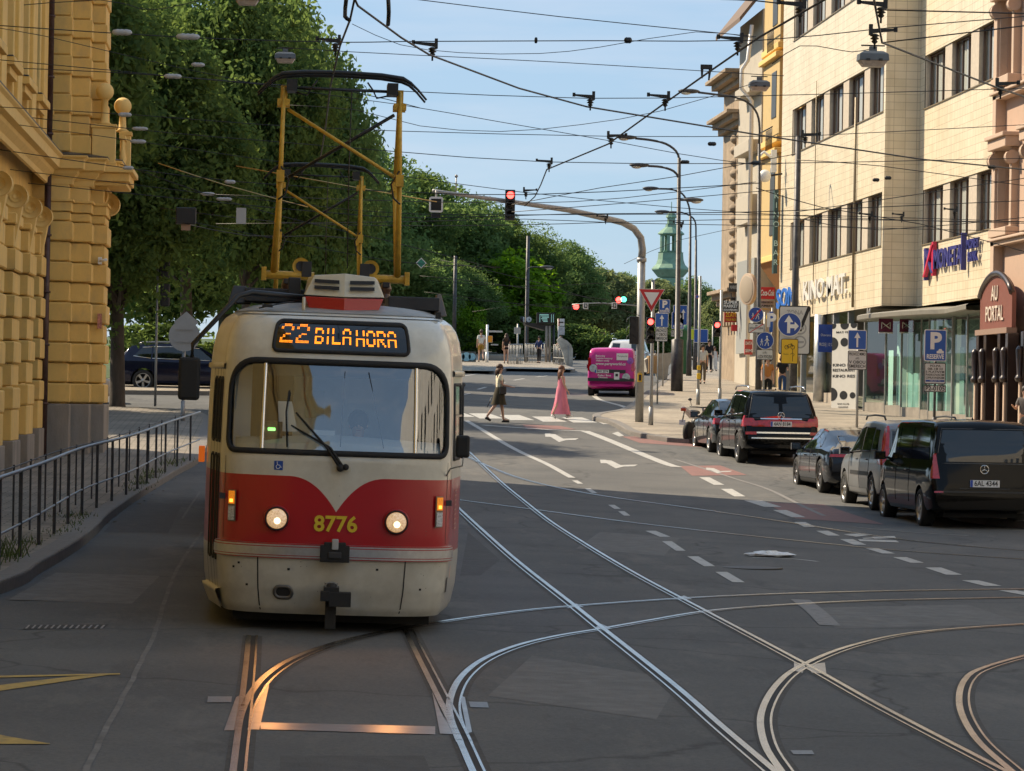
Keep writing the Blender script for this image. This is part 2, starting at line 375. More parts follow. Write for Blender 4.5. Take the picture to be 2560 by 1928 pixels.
# painted markings
def quads(name, L_, m, dz=.006):
    mb = MB()
    for q in L_: patch(mb, q, dz, m, 5)
    return mb.build(name, kind='structure')
def dashes(P, m):
    out = []
    for (x0, y0, x1, y1, w) in P: out.append([(x0, y0), (x1, y1), (x1+w, y1), (x0+w, y0)])
    return out
quads('lane_dash_marking', dashes([(1613, 1328, 1650, 1343, 26), (1655, 1354, 1690, 1378, 24), (1718, 1392, 1760, 1417, 28), (1788, 1431, 1832, 1457, 30),
   (1748, 1194, 1785, 1213, 26), (1802, 1223, 1836, 1242, 28), (1985, 1306, 2010, 1318, 28), (2040, 1328, 2070, 1340, 30), (2100, 1349, 2134, 1363, 32),
   (2164, 1372, 2206, 1385, 32), (2232, 1394, 2276, 1408, 34), (2313, 1420, 2365, 1438, 40), (2404, 1452, 2462, 1466, 42), (2496, 1477, 2560, 1489, 44),
   (1520, 1263, 1536, 1273, 16), (1545, 1279, 1560, 1290, 16), (1430, 1202, 1444, 1210, 14), (1462, 1222, 1480, 1234, 14), (1860, 1252, 1910, 1268, 44), (1932, 1276, 1980, 1294, 34)], None), MARK)
LINES = [  # long painted lines: points in the picture, width in metres, paint
 ([(1166, 1052), (1230, 1090), (1300, 1130), (1370, 1162), (1430, 1195)], .16, MARK),
 ([(1206, 1063), (1300, 1070), (1400, 1076), (1462, 1078)], .3, MARK),
 ([(1462, 1078), (1560, 1117), (1660, 1158), (1692, 1168)], .28, MARK),
 ([(1145, 1005), (1240, 1012), (1330, 1020)], .12, MARKW), ([(1300, 1022), (1440, 1032)], .12, MARKW),
 ([(1150, 942), (1215, 932)], .12, MARK), ([(1145, 990), (1175, 984)], .12, MARK), ([(1195, 974), (1215, 968)], .14, MARK), ([(1235, 962), (1262, 957)], .14, MARK), ([(1285, 951), (1310, 947)], .14, MARK), ([(1340, 943), (1370, 940)], .14, MARK),
 ([(1480, 985), (1500, 1000), (1550, 1014), (1570, 1022)], .2, MARK),
 ([(2130, 1318), (2260, 1330), (2420, 1340)], .12, MARKW), ([(2000, 1268), (2045, 1274)], .12, MARKW),
 ([(1880, 1395), (1980, 1398), (2045, 1405)], .07, MARK),
 ([(1690, 1150), (1830, 1195), (1935, 1230), (2060, 1290)], .1, MARKW),
 ([(2000, 1500), (2040, 1530), (2075, 1565)], .22, MARKW),
]
for P, w, m_ in LINES:
    mb = MB(); strip(mb, crom([gp(*q) for q in P], .5), -w/2, w/2, .006, m_); mb.build('painted_line', kind='structure')
# zebra crossing
Z = []
for (x, y) in ((1120, 1030), (1192, 1034), (1268, 1038), (1350, 1042), (1425, 1044), (1500, 1048), (1560, 1048)):
    Z.append([(x-20, y), (x+30, y), (x+68, y+13), (x+8, y+13)])
quads('zebra_crossing', Z, MARK)
# red cycle boxes and arrows
quads('red_cycle_lane', [[(1555, 1092), (1700, 1090), (1790, 1120), (1600, 1108)], [(1700, 1166), (1800, 1164), (1868, 1188), (1730, 1190)], [(1910, 1256), (2060, 1262), (2212, 1312), (1990, 1297)], [(1305, 1062), (1400, 1065), (1440, 1074), (1320, 1074)]], MARKR, .0045)
def arrow(px, py, w, h, left=True):
    s = -1 if left else 1
    return [[(px, py), (px+w*.3, py+h*.1), (px+w*.62, py+h*.78), (px+w*.42, py+h)], [(px, py), (px+w*.16, py+h*.02), (px+w*.2, py+h*.42), (px+w*.02, py+h*.4)],
            [(px+w*.45, py+h*.62), (px+w, py+h*.55), (px+w*.9, py+h*.75), (px+w*.5, py+h*.8)]]
quads('arrow_marking', arrow(1362, 1084, 85, 22)+arrow(1500, 1150, 95, 22)+arrow(1765, 1170, 66, 14)+[[(1530, 1084), (1545, 1080), (1560, 1090), (1548, 1092)]], MARK, .0065)
quads('bicycle_marking', [[(2108, 1337), (2150, 1334), (2180, 1338), (2140, 1343)], [(2180, 1343), (2236, 1341), (2240, 1346), (2186, 1348)], [(2145, 1349), (2240, 1352), (2248, 1357), (2150, 1354)], [(2155, 1346), (2200, 1344), (2205, 1346), (2160, 1348)]], MARK)
quads('yellow_zigzag_marking', [[(-40, 1692), (-40, 1697), (300, 1688), (300, 1685)], [(-60, 1738), (-60, 1722), (170, 1694), (298, 1685)], [(-60, 1862), (-60, 1850), (125, 1860), (125, 1862)], [(-60, 1850), (-60, 1820), (0, 1840), (125, 1861)]], MARKY)
# asphalt repairs with their own tone and sealed seams
for i, q in enumerate(([(1330, 1640), (1700, 1700), (1640, 1800), (1220, 1740)], [(700, 1890), (1060, 1890), (1090, 1960), (700, 1960)], [(2020, 1520), (2420, 1512), (2560, 1560), (2090, 1572)], [(260, 1330), (420, 1334), (455, 1262), (330, 1256)], [(1500, 1330), (1700, 1345), (1660, 1390), (1440, 1372)], [(1170, 1330), (1250, 1400), (1200, 1440), (1150, 1440)], [(20, 1500), (330, 1510), (400, 1440), (140, 1432)])):
    mb = MB(); patch(mb, q, .0018, M('asphalt_repair_'+('dark' if i % 2 else 'pale'), (.075, .075, .074) if i % 2 else (.145, .143, .138), .85, var=.25, scale=5, bump=.4, bscale=60), 8); mb.build('asphalt_patch', kind='structure')
# worn pale joint running down the asphalt left of the tram
mb = MB(); rj = random.Random(9); strip(mb, [p+Vector((rj.gauss(0, .003), 0, 0)) for p in crom([gp(*q) for q in ((505, 1330), (470, 1380), (435, 1440), (410, 1510), (385, 1590), (350, 1660), (315, 1730), (262, 1830), (205, 1950))], .3)], -.02, .022, .0035, M('joint_dust', (.155, .15, .143), .9, var=.35, scale=4, dirt=(.09, .09, .088), dscale=5, damt=1)); mb.build('asphalt_joint', kind='structure')
mb = MB(); strip(mb, crom([gp(*q) for q in ((500, 1230), (478, 1262), (455, 1298))], .3), -.02, .02, .0035, MATS['joint_dust']); mb.build('asphalt_joint', kind='structure')
# manhole
g0 = gp(1878, 1420); mb = MB(); mb.lathe([(.42, 0), (.42, .012), (.36, .014), (.01, .014)], (g0.x, g0.y, zg(g0.x, g0.y)-.004), M('manhole_iron', (.06, .055, .05), .55, .4, var=.4, scale=30), n=28)
mb.build('manhole_cover', label='round iron manhole cover in the asphalt below the white plastic bag', cat='manhole cover')

# pavements: raised sheets with real kerbs
def pavement(name, edge, far, h, mat, kerbw=.28, kname='kerb'):
    """edge: kerb line in the picture (points on the kerb top), far: world x of the back edge (or list)"""
    E = crom([gp(q[0], q[1], h) for q in edge], .8)
    rows = []; n = 14
    for i, p in enumerate(E):
        fx = far(p.y) if callable(far) else far
        rows.append([(p.x+(fx-p.x)*(j/n), p.y, zg(p.x+(fx-p.x)*(j/n), p.y)+h) for j in range(n+1)])
    mb = MB(); mb.grid(rows, mat, smooth=False, flip=(far(E[0].y) if callable(far) else far) < E[0].x); mb.build(name, kind='structure')
    mb = MB(); s = 1 if (far(E[0].y) if callable(far) else far) > E[0].x else -1
    prof = [(0, -.05), (0, h-.02), (.02*s, h+.006), (kerbw*s, h+.006)]
    rows = []
    for o, z in prof: rows.append([(p.x+o, p.y, zg(p.x, p.y)+z) for p in E])
    mb.grid(rows, KERB, smooth=False, flip=s < 0); mb.build(kname, kind='structure')
    return E
def Wv(x, y, h=0): return Vector((x, y, zg(x, y)+h))
def pavement2(name, E, farx, h, mat, kerbw=.26, kname='kerb'):
    E = crom(E, .8)
    s = 1 if farx > E[0].x else -1; n = 16; rows = []
    for p in E: rows.append([(p.x+(farx-p.x)*(j/n), p.y, zg(p.x+(farx-p.x)*(j/n), p.y)+h) for j in range(n+1)])
    mb = MB(); mb.grid(rows, mat, smooth=False, flip=s < 0); mb.build(name, kind='structure')
    A = []
    for o, z in [(0, -.35), (0, h-.015), (.02, h+.006), (kerbw, h+.006)]:
        row = []
        for i, p in enumerate(E):
            q0 = E[max(0, i-1)]; q1 = E[min(len(E)-1, i+1)]; d = Vector((q1.x-q0.x, q1.y-q0.y, 0)).normalized(); nr = Vector((d.y, -d.x, 0))*s
            row.append((p.x+nr.x*o, p.y+nr.y*o, zg(p.x, p.y)+z))
        A.append(row)
    mb = MB(); mb.grid(A, KERB, smooth=False, flip=s < 0); mb.build(kname, kind='structure')
H_ = .13
def gk(*q): return [gp(x, y, H_) for x, y in q]
EL = [Vector((-4.6, 14, 0)), Vector((-4.1, 22, 0))]+gk((0, 1455), (100, 1405), (190, 1353), (243, 1312), (280, 1276), (360, 1222), (440, 1175), (505, 1135))
EL += [Vector((-1.7, 84, 0)), Vector((-1.9, 92, 0)), Vector((-3.2, 96.5, 0)), Vector((-8, 98, 0)), Vector((-16, 98.4, 0))]
pavement2('pavement', EL, -17, H_, PAVE_L)
ER = [Vector((14.2, 54, 0)), Vector((12.9, 57.5, 0)), Vector((12.75, 60, 0)), Vector((13.6, 61.3, 0)), Vector((15.2, 62.5, 0)), Vector((15.3, 80, 0)), Vector((14.6, 88.6, 0))]+gk((1722, 1098), (1640, 1090), (1576, 1078), (1553, 1066), (1520, 1050), (1484, 1042), (1490, 1033), (1545, 1024), (1572, 1012), (1600, 990), (1640, 962), (1690, 925), (1740, 895))
ER.append(Vector((22, 260, 0)))
pavement2('pavement', ER, 27, H_, PAVE)
EP = [Vector((-20, 112, 0)), Vector((-2, 113.5, 0)), Vector((4, 122, 0))]+gk((1150, 922), (1235, 929), (1290, 917), (1370, 920), (1438, 924))+[Vector((16, 190, 0)), Vector((17, 230, 0))]
pavement2('tram_platform', EP, -60, .15, PAVE)
mb = MB(); GRASS = M('park_grass', (.05, .085, .022), .9, var=.5, scale=3)
mb.grid([[(x, y, zg(x, y)+.17) for x in np.linspace(-80, -4+max(0, y-150)*.05, 14)] for y in range(128, 330, 8)], GRASS); mb.build('park_lawn', kind='structure')

# ================================================================ TRAM
def tram_paint():
    mt, n, b = newmat('tram_paint'); lk = n.links.new; N = n.nodes.new
    t = N('ShaderNodeTexCoord'); sp = N('ShaderNodeSeparateXYZ'); lk(t.outputs['Object'], sp.inputs[0])
    def mth(op, a, b_=None, c=None):
        q = N('ShaderNodeMath'); q.operation = op
        for i, v in enumerate((a, b_, c)):
            if v is None: continue
            if isinstance(v, (int, float)): q.inputs[i].default_value = v
            else: lk(v, q.inputs[i])
        return q.outputs[0]
    ax = mth('ABSOLUTE', sp.outputs[0]); tt = mth('MAXIMUM', mth('SUBTRACT', 1, mth('DIVIDE', ax, .46)), 0)
    top = mth('SUBTRACT', 1.44, mth('MULTIPLY', mth('POWER', tt, 2.3), .32))
    msk = mth('MULTIPLY', mth('LESS_THAN', sp.outputs[2], top), mth('GREATER_THAN', sp.outputs[2], .74))
    ns = N('ShaderNodeTexNoise'); ns.inputs['Scale'].default_value = 2.2; ns.inputs['Detail'].default_value = 9; ns.inputs['Roughness'].default_value = .7; lk(t.outputs['Object'], ns.inputs['Vector'])
    cr_ = N('ShaderNodeValToRGB'); cr_.color_ramp.elements[0].position = .3; cr_.color_ramp.elements[0].color = (.52, .49, .41, 1); cr_.color_ramp.elements[1].position = .6; cr_.color_ramp.elements[1].color = (.66, .635, .55, 1); lk(ns.outputs[0], cr_.inputs[0])
    mm = N('ShaderNodeMixRGB'); lk(msk, mm.inputs[0]); lk(cr_.outputs[0], mm.inputs[1]); mm.inputs[2].default_value = (.42, .006, .012, 1)
    # road grime thickening towards the sill: it is on the paint itself
    gz = N('ShaderNodeMapRange'); gz.inputs[1].default_value = .9; gz.inputs[2].default_value = .15; lk(sp.outputs[2], gz.inputs[0])
    n2 = N('ShaderNodeTexNoise'); n2.inputs['Scale'].default_value = 7; n2.inputs['Detail'].default_value = 9; lk(t.outputs['Object'], n2.inputs['Vector'])
    gm = mth('MULTIPLY', mth('MULTIPLY', gz.outputs[0], n2.outputs[0]), .55)
    m2 = N('ShaderNodeMixRGB'); lk(gm, m2.inputs[0]); lk(mm.outputs[0], m2.inputs[1]); m2.inputs[2].default_value = (.16, .13, .1, 1)
    lk(m2.outputs[0], b.inputs['Base Color']); b.inputs['Roughness'].default_value = .28; b.inputs['Coat Weight'].default_value = .5; b.inputs['Coat Roughness'].default_value = .06
    return mt
TRAMP = tram_paint()
CREAM = M('tram_cream', (.60, .545, .41), .35, var=.1, scale=3, dirt=(.25, .2, .15), dscale=4, damt=.3, coat=.3)
TRED = M('tram_red', (.42, .006, .012), .3, coat=.4)
ROOFG = M('roof_grey', (.30, .30, .29), .5, var=.2, scale=4)
DARKG = M('roof_equipment_dark', (.03, .03, .033), .6, var=.3)
PANY = M('pantograph_yellow', (.58, .34, .035), .5, .1, var=.25, scale=8, dirt=(.12, .07, .03), dscale=9)
def glassmat(name, tint, fac, rough=.02, mxf=1):
    mt, n, b = newmat(name); lk = n.links.new; n.nodes.remove(b)
    tr = n.nodes.new('ShaderNodeBsdfTransparent'); tr.inputs[0].default_value = (*tint, 1)
    gl = n.nodes.new('ShaderNodeBsdfGlossy'); gl.inputs['Roughness'].default_value = rough; gl.inputs[0].default_value = (.95, .97, 1, 1)
    lw = n.nodes.new('ShaderNodeLayerWeight'); lw.inputs[0].default_value = fac
    mr = n.nodes.new('ShaderNodeMapRange'); mr.inputs[3].default_value = fac; mr.inputs[4].default_value = mxf; lk(lw.outputs['Fresnel'], mr.inputs[0])
    mxx = n.nodes.new('ShaderNodeMixShader'); lk(mr.outputs[0], mxx.inputs[0]); lk(tr.outputs[0], mxx.inputs[1]); lk(gl.outputs[0], mxx.inputs[2])
    lk(mxx.outputs[0], n.nodes['Material Output'].inputs[0]); return mt
WGLASS = glassmat('tram_glass', (.86, .92, .94), .20)
OUT = [(0, 0), (.5, .03), (.78, .10), (.95, .20), (1.04, .33), (1.085, .50), (1.10, .66), (1.17, 1.15), (1.235, 1.65), (1.25, 2.1), (1.25, 6), (1.25, 13.3)]
OC = crom([Vector((x, y, 0)) for x, y in OUT], .02); OC[0] = Vector((0, 0, 0))
OL = [0]
for i in range(1, len(OC)): OL.append(OL[-1]+(OC[i]-OC[i-1]).length)
def outl(a):
    s = -1 if a < 0 else 1; a = min(abs(a), OL[-1]-1e-6)
    i = int(np.searchsorted(OL, a, side='right'))-1; i = min(i, len(OC)-2); t = (a-OL[i])/(OL[i+1]-OL[i]+1e-12); p = OC[i].lerp(OC[i+1], t)
    return s*p.x, p.y
ZP = [(.16, .14, .93), (.22, .10, .955), (.4, .05, .985), (.66, .01, 1), (.9, 0, 1), (1.6, 0, 1), (1.68, .02, 1), (2.1, .09, .995), (2.5, .17, .985), (2.62, .21, .975), (2.74, .275, .955), (2.84, .36, .925), (2.91, .47, .88), (2.97, .62, .8), (3.02, .85, .68), (3.05, 1.15, .5), (3.065, 1.45, .25)]
def tsurf(a, z, off=0):
    x, y = outl(a)
    zz = min(max(z, ZP[0][0]), ZP[-1][0])
    zs = [q[0] for q in ZP]; o = float(np.interp(zz, zs, [q[1] for q in ZP])); k = float(np.interp(zz, zs, [q[2] for q in ZP]))
    w = max(0, 1-y/2.2); w = w*w*(3-2*w)
    p = Vector((x*k, y+o*w, z))
    if off:
        e = .004; n = (tsurf(a+e, z)-tsurf(a-e, z)).cross(tsurf(a, z+e)-tsurf(a, z-e)).normalized(); p = p+n*off
    return p
def tpatch(mb, a0, a1, z0, z1, off, m, na=8, nz=4, rnd=0, thick=0):
    rows = []
    for i in range(nz+1):
        z = z0+(z1-z0)*i/nz; row = []
        e = min(z-z0, z1-z); cut = 0
        if rnd and e < rnd: cut = rnd-math.sqrt(max(0, rnd*rnd-(rnd-e)**2))
        for j in range(na+1):
            a = a0+cut+(a1-a0-2*cut)*j/na; row.append(tsurf(a, z, off))
        rows.append(row)
    mb.grid(rows, m)
    if thick:   # rim back to the body
        ring = [r[0] for r in rows]+rows[-1][1:]+[r[-1] for r in rows[::-1]][1:]+rows[0][::-1][1:]
    return mb
def rrect(a0, a1, z0, z1, rt, rb, n=8):
    pts = []
    for (ca, cz, r, t0) in ((a0+rb, z0+rb, rb, 180), (a1-rb, z0+rb, rb, 270), (a1-rt, z1-rt, rt, 0), (a0+rt, z1-rt, rt, 90)):
        for k in range(n+1):
            t = R(t0+90*k/n); pts.append((ca+r*math.cos(t), cz+r*math.sin(t)))
    out = []
    for i, p in enumerate(pts):     # subdivide long runs
        q = pts[(i+1) % len(pts)]; d = math.dist(p, q); k = max(1, int(d/.06))
        out += [(p[0]+(q[0]-p[0])*j/k, p[1]+(q[1]-p[1])*j/k) for j in range(k)]
    return out
def ribbon(mb, loop, w0, w1, off, m, surf=tsurf):
    n = len(loop); ca = sum(p[0] for p in loop)/n; cz = sum(p[1] for p in loop)/n; rows = []
    N_ = []
    for i in range(n):
        p, q = loop[i-1], loop[(i+1) % n]; d = Vector((q[0]-p[0], q[1]-p[1])); d = d.normalized() if d.length else d; N_.append((d.y, -d.x))
    for (w, o) in ((w0, -.004), (w0, off), ((w0+w1)/2, off*1.5), (w1, off), (w1, -.02)):
        rows.append([surf(loop[i][0]+N_[i][0]*w, loop[i][1]+N_[i][1]*w, o) for i in range(n)])
    mb.grid(rows, m, close=True, flip=True)
def make_tram(x, y, front=True):
    t = empty('tram', (x, y, zg(x, y)))
    WL, WR, WB, WT = -1.10, 1.10, 1.655, 2.50
    As = sorted(set([round(v, 3) for v in np.arange(-1.8, 1.801, .03)]+[-3.0, -2.4, -2.1, 2.1, 2.4, 3.0]))
    # side windows beyond the door: the openings of the saloon
    As += [k for k in np.arange(3.2, 14.1, .9)]; As = sorted([-k for k in np.arange(3.2, 14.1, .9)]+As)
    Zs = sorted(set([round(v, 3) for v in np.arange(.16, 2.9, .03)]+[2.9, 2.94, 2.97, 3.0, 3.02, 3.04, 3.055, 3.065]))
    V = [[tsurf(a, z) for a in As] for z in Zs]; fs = []; nA = len(As)
    def inside(a, z):
        if not (WL < a < WR and WB < z < WT): return False
        r = .30 if z > 2.2 else .12
        da = min(a-WL, WR-a); dz = (WT-z) if z > 2.2 else (z-WB)
        if da < r and dz < r: return (r-da)**2+(r-dz)**2 < r*r
        return True
    def sidewin(a, z): return 1.72 < z < 2.35 and ((2.25 < abs(a) < 13) and a > 0)
    for i in range(len(Zs)-1):
        for j in range(nA-1):
            a = (As[j]+As[j+1])/2; z = (Zs[i]+Zs[i+1])/2
            if inside(a, z): continue
            fs.append((i*nA+j, i*nA+j+1, (i+1)*nA+j+1, (i+1)*nA+j))
    mb = MB(); mb.add([p for r in V for p in r], fs, TRAMP, True)
    k = (len(Zs)-1)*nA; mb.add([V[-1][0], V[-1][-1]]+V[-1][1:-1], [], TRAMP)
    body = mb.build('body', t)
    mb = MB(); top = V[-1]; mb.grid([[(p.x, p.y, p.z) for p in top], [(0, p.y, p.z+.003) for p in top]], ROOFG)
    # grey roof skin from above the display back along the car
    mb.grid([[tsurf(a, z, .006) for a in As if abs(a) > 1.62] if False else [tsurf(a, z, .006) for a in As] for z in (2.955, 2.97, 3.0, 3.02, 3.04, 3.055, 3.065)], ROOFG)
    mb.build('roof', t)
    mb = MB(); mb.bb(-1.25, 1.25, 13.3, 13.34, .2, 2.9, TRAMP); mb.build('rear_panel', t)
    mb = MB(); mb.bb(-.92, .92, .6, 13, .06, .3, RUBBER)
    for yy in (1.6, 3.5, 8.6, 10.5):
        for s in (-.72, .72): mb.lathe([(.35, -.06), (.35, .06)], (s, yy, .35), RUBBER, axis='x')
    mb.build('underframe', t)
    # windscreen
    loop = rrect(WL, WR, WB, WT, .30, .12); mb = MB(); ribbon(mb, loop, -.03, .022, .014, RUBBER); fr = mb.build('windscreen_seal', t)
    mb = MB(); mb.grid([[tsurf(a, z, -.008) for a in np.linspace(WL-.02, WR+.02, 40)] for z in np.linspace(WB-.02, WT+.02, 12)], WGLASS); ws = mb.build('windscreen', t)
    for a in (-.71, .72):
        mb = MB(); mb.grid([[tsurf(a+d, z, o) for d, o in ((-.016, -.01), (-.014, .012), (.014, .012), (.016, -.01))] for z in np.linspace(WB, WT, 8)], CHROME); mb.build('mullion', t)
    if front:
        # cab interior
        mb = MB(); g1 = M('cab_wall', (.70, .78, .86), .8, var=.15, scale=2); g2 = M('cab_dark', (.05, .05, .055), .7); g3 = M('cab_dash', (.62, .67, .70), .5, var=.1)
        mb.bb(-1.04, 1.04, 1.75, 1.79, 1.0, 2.9, g2); mb.bb(-.42, .8, 1.72, 1.745, 1.5, 2.46, g1); mb.bb(-1.08, 1.08, .3, 1.8, 1.2, 1.25, g2)
        mb.bb(-.30, -.12, 1.70, 1.715, 1.95, 2.22, M('cab_paper', (.55, .6, .5), .7)); mb.bb(-.31, .05, 1.69, 1.70, 2.4, 2.43, g3)
        mb.bb(-.98, -.82, .85, .95, 1.6, 2.45, WHITE); mb.bb(-.98, .98, .45, 1.7, 2.50, 2.54, g2)
        mb.build('cab_interior', t)
        mb = MB(); rows = []
        for d, z in ((.10, 1.62), (.10, 1.76), (.22, 1.82), (.5, 1.82), (.5, 1.3)): rows.append([(xx, outl(xx)[1]+d, z-.05*abs(xx)) for xx in np.linspace(-.95, .95, 20)])
        mb.grid(rows, g3); mb.box((-.15, .35, 1.84), (.24, .2, .05), g3); mb.box((-.62, .32, 1.84), (.2, .2, .18), g2); mb.box((-.62, .21, 1.86), (.07, .01, .03), M('cab_lamp_green', (.1, .6, .1), .5, emit=(.3, 1, .2), estr=1.5))
        mb.add([(-.55, .36, 1.84), (-.38, .40, 1.84), (-.44, .40, 2.12), (-.57, .37, 2.12)], [(0, 1, 2, 3)], WHITE); mb.build('dashboard', t, bevel=.012)
        mb = MB(); # roller blinds and stowed items along the windscreen top
        mb.grid([[(xx, outl(xx)[1]+.30, z) for xx in np.linspace(-.66, .66, 12)] for z in (2.36, 2.48)], M('sun_blind', (.07, .075, .085), .8), flip=True); mb.build('sun_blind', t)
        for xx, lean in ((0.02, .02), (.42, -.16)):
            mb = MB(); mb.tube([(xx+lean, .16, 2.42), (xx, .10, 1.72)], .004, BLACK); mb.build('aerial_wire', t)
    # wiper
    mb = MB()
    b0 = tsurf(.02, 1.53, .05)
    for (a, z, dx) in ((-.40, 2.02, 0), (-.44, 1.90, .03)):
        mb.tube([b0+Vector((dx, 0, 0)), tsurf(-.1+dx, 1.70, .06), tsurf(a, z, .04)], [.016, .013, .008], RUBBER, 6)
    mb.tube([tsurf(-.47, 2.22, .03), tsurf(-.49, 2.02, .035), tsurf(-.47, 1.70, .03)], .009, RUBBER, 6)
    mb.sphere(b0, .035, RUBBER); mb.sphere(b0+Vector((.05, 0, .01)), .03, RUBBER); mb.build('wiper', t)
    mb = MB(); tpatch(mb, -.05, .12, 1.495, 1.54, .02, CREAM); mb.build('wiper_bracket', t)
    # destination display
    loop = rrect(-.65, .65, 2.585, 2.865, .05, .05, 4)
    mb = MB(); DB = M('display_glass', (.008, .007, .007), .08, coat=.6)
    A0 = [[tsurf(a, z, .012) for a in np.linspace(-.64, .64, 24)] for z in np.linspace(2.59, 2.86, 8)]
    mb.grid(A0, DB); ribbon(mb, loop, -.02, .012, .02, RUBBER); dp = mb.build('destination_display', t)
    F5 = {'2': '01110 10001 00001 00110 01000 10000 11111', 'B': '11110 10001 10001 11110 10001 10001 11110', 'I': '010 010 010 010 010 010 010', 'L': '10000 10000 10000 10000 10000 10000 11111', 'A': '01110 10001 10001 11111 10001 10001 10001', 'H': '10001 10001 10001 11111 10001 10001 10001', 'O': '01110 10001 10001 10001 10001 10001 01110', 'R': '11110 10001 10001 11110 10100 10010 10001', "'": '00010 00100 00000 00000 00000 00000 00000'}
    mb = MB(); LED = M('led_amber', (.9, .3, .02), .5, emit=(1, .24, .008), estr=1.7); pit = .0105
    def led(ch, ax, z0, sx, sz, rows=14):
        g = F5[ch].split(); w = len(g[0])
        for r in range(14):
            if r in (5, 6): continue
            for c in range(w*2):
                if g[r//2][c//2] == '1':
                    a = ax+c*pit*sx; z = z0-r*pit*sz
                    e = pit*.36
                    mb.add([tsurf(a-e, z-e, .016), tsurf(a+e, z-e, .016), tsurf(a+e, z+e, .016), tsurf(a-e, z+e, .016)], [(0, 1, 2, 3)], LED)
        return ax+(w*2+2.2)*pit*sx
    ax = led('2', -.59, 2.83, 1.2, 1.2); led('2', ax, 2.83, 1.2, 1.2)
    ax = -.255
    for ch in 'BILA': ax = led(ch, ax, 2.80, .78, 1.0)
    ax += .03
    for ch in 'HORA': ax = led(ch, ax, 2.79, .80, 1.0)
    mb.build('led_text', dp)
    # lamps
    LENS = M('headlamp_lens', (.9, .8, .6), .15, emit=(1, .58, .24), estr=.26, var=.7, scale=45)
    for a in (-.545, .56):
        p = tsurf(a, 1.045); hp = bpy.data.objects.new('headlight_beam', bpy.data.lights.new('headlight_beam', 'SPOT')) if front else None
        if hp: COL.objects.link(hp); hp.parent = t; hp.location = (p.x, p.y-.13, p.z); hp.rotation_euler = (R(-80), 0, 0); hp.data.energy = 9; hp.data.color = (1, .42, .12); hp.data.spot_size = R(70); hp.data.spot_blend = .8; hp.data.shadow_soft_size = .09
        mb = MB(); mb.lathe([(.10, -.01), (.125, .02), (.118, -.05), (.1, -.055)], p, TRED, axis='y', n=28); hl = mb.build('headlight', t)
        mb = MB(); mb.lathe([(.112, -.035), (.112, -.06), (.098, -.066), (.096, -.04)], p, RUBBER, axis='y', n=28); mb.build('bezel', hl)
        mb = MB(); mb.lathe([(.097, -.045), (.09, -.062), (.06, -.072), (.03, -.077), (.001, -.078)], p, LENS, axis='y', n=28); mb.build('lens', hl)
        mb = MB(); mb.lathe([(.03, -.0775), (.028, -.081), (.001, -.082)], (p.x+.005, p.y, p.z-.02), M('lamp_bulb', (1, .9, .7), .3, emit=(1, .8, .48), estr=1.4), axis='y', n=16); mb.build('bulb', hl)
    for a in (-.985, .985):
        mb = MB(); tpatch(mb, a-.045, a+.045, 1.0, 1.29, .022, M('lamp_housing', (.2, .16, .12), .5)); hl = mb.build('marker_lamp', t)
        mb = MB(); tpatch(mb, a-.036, a+.036, 1.16, 1.28, .03, M('lamp_amber', (.7, .2, .01), .25, emit=(1, .3, .02), estr=.25, var=.4, scale=60)); mb.build('indicator', hl)
        mb = MB(); tpatch(mb, a-.018, a+.018, 1.175, 1.205, .034, M('bulb_amber', (1, .4, .05), .25, emit=(1, .45, .05), estr=1.6)); mb.build('indicator_bulb', hl)
        mb = MB(); tpatch(mb, a-.036, a+.036, 1.01, 1.14, .03, M('lamp_clear', (.55, .55, .55), .15, var=.5, scale=70)); mb.build('side_light', hl)
    # body panel seams, rivet rows and stone chips on the front
    mb = MB()
    for a in (-1.13, 1.13): mb.grid([[tsurf(a+d, z, .0025) for d in (-.004, .004)] for z in np.linspace(.84, 1.6, 10)], RUBBER, flip=False)
    mb.grid([[tsurf(a, z, .0025) for a in np.linspace(-1.5, 1.5, 60)] for z in (2.925, 2.931)], RUBBER)
    rn = random.Random(2)
    for i in range(30):
        a = rn.uniform(-1.05, 1.05); z = rn.uniform(.2, .66) if i < 20 else rn.uniform(.84, 1.3); q_ = rn.uniform(.001, .0035); tpatch(mb, a-q_, a+q_, z-q_, z+q_*1.6, .003, M('paint_chip', (.14, .11, .09), .8), 1, 1)
    mb.build('panel_seams', t)
    # bumper strip with red pinstripes, coupler, tow eye, skirt seams
    mb = MB(); ALU = M('aluminium_trim', (.62, .62, .63), .28, .85, var=.1, scale=20)
    for (z0, z1, o, mm_) in ((.682, .69, .03, TRED), (.69, .705, .034, ALU), (.705, .712, .036, TRED), (.712, .786, .04, ALU), (.786, .793, .036, TRED), (.793, .808, .034, ALU), (.808, .818, .03, TRED)):
        tpatch(mb, -1.30, 1.30, z0, z1, o, mm_, 50, 1)
    for z, d in ((.682, -1), (.818, 1)): mb.grid([[tsurf(a, z, .0) for a in np.linspace(-1.3, 1.3, 50)], [tsurf(a, z, .03) for a in np.linspace(-1.3, 1.3, 50)]], ALU)
    mb.build('bumper', t)
    mb = MB(); mb.box((0, -.06, .74), (.27, .12, .15), RUBBER); mb.box((0, -.07, .82), (.2, .1, .05), RUBBER); mb.box((0, -.125, .83), (.06, .02, .1), M('grey_plastic', (.4, .4, .4), .5)); mb.box((0, -.125, .73), (.12, .03, .06), DARKG); mb.build('coupler_cover', t, bevel=.008)
    mb = MB(); mb.box((-.02, -.10, .38), (.14, .22, .12), BLACK); mb.box((.06, -.16, .33), (.2, .16, .13), RUBBER); mb.box((-.08, -.2, .36), (.08, .1, .09), RUBBER); mb.box((-.02, -.06, .2), (.10, .1, .3), RUBBER)
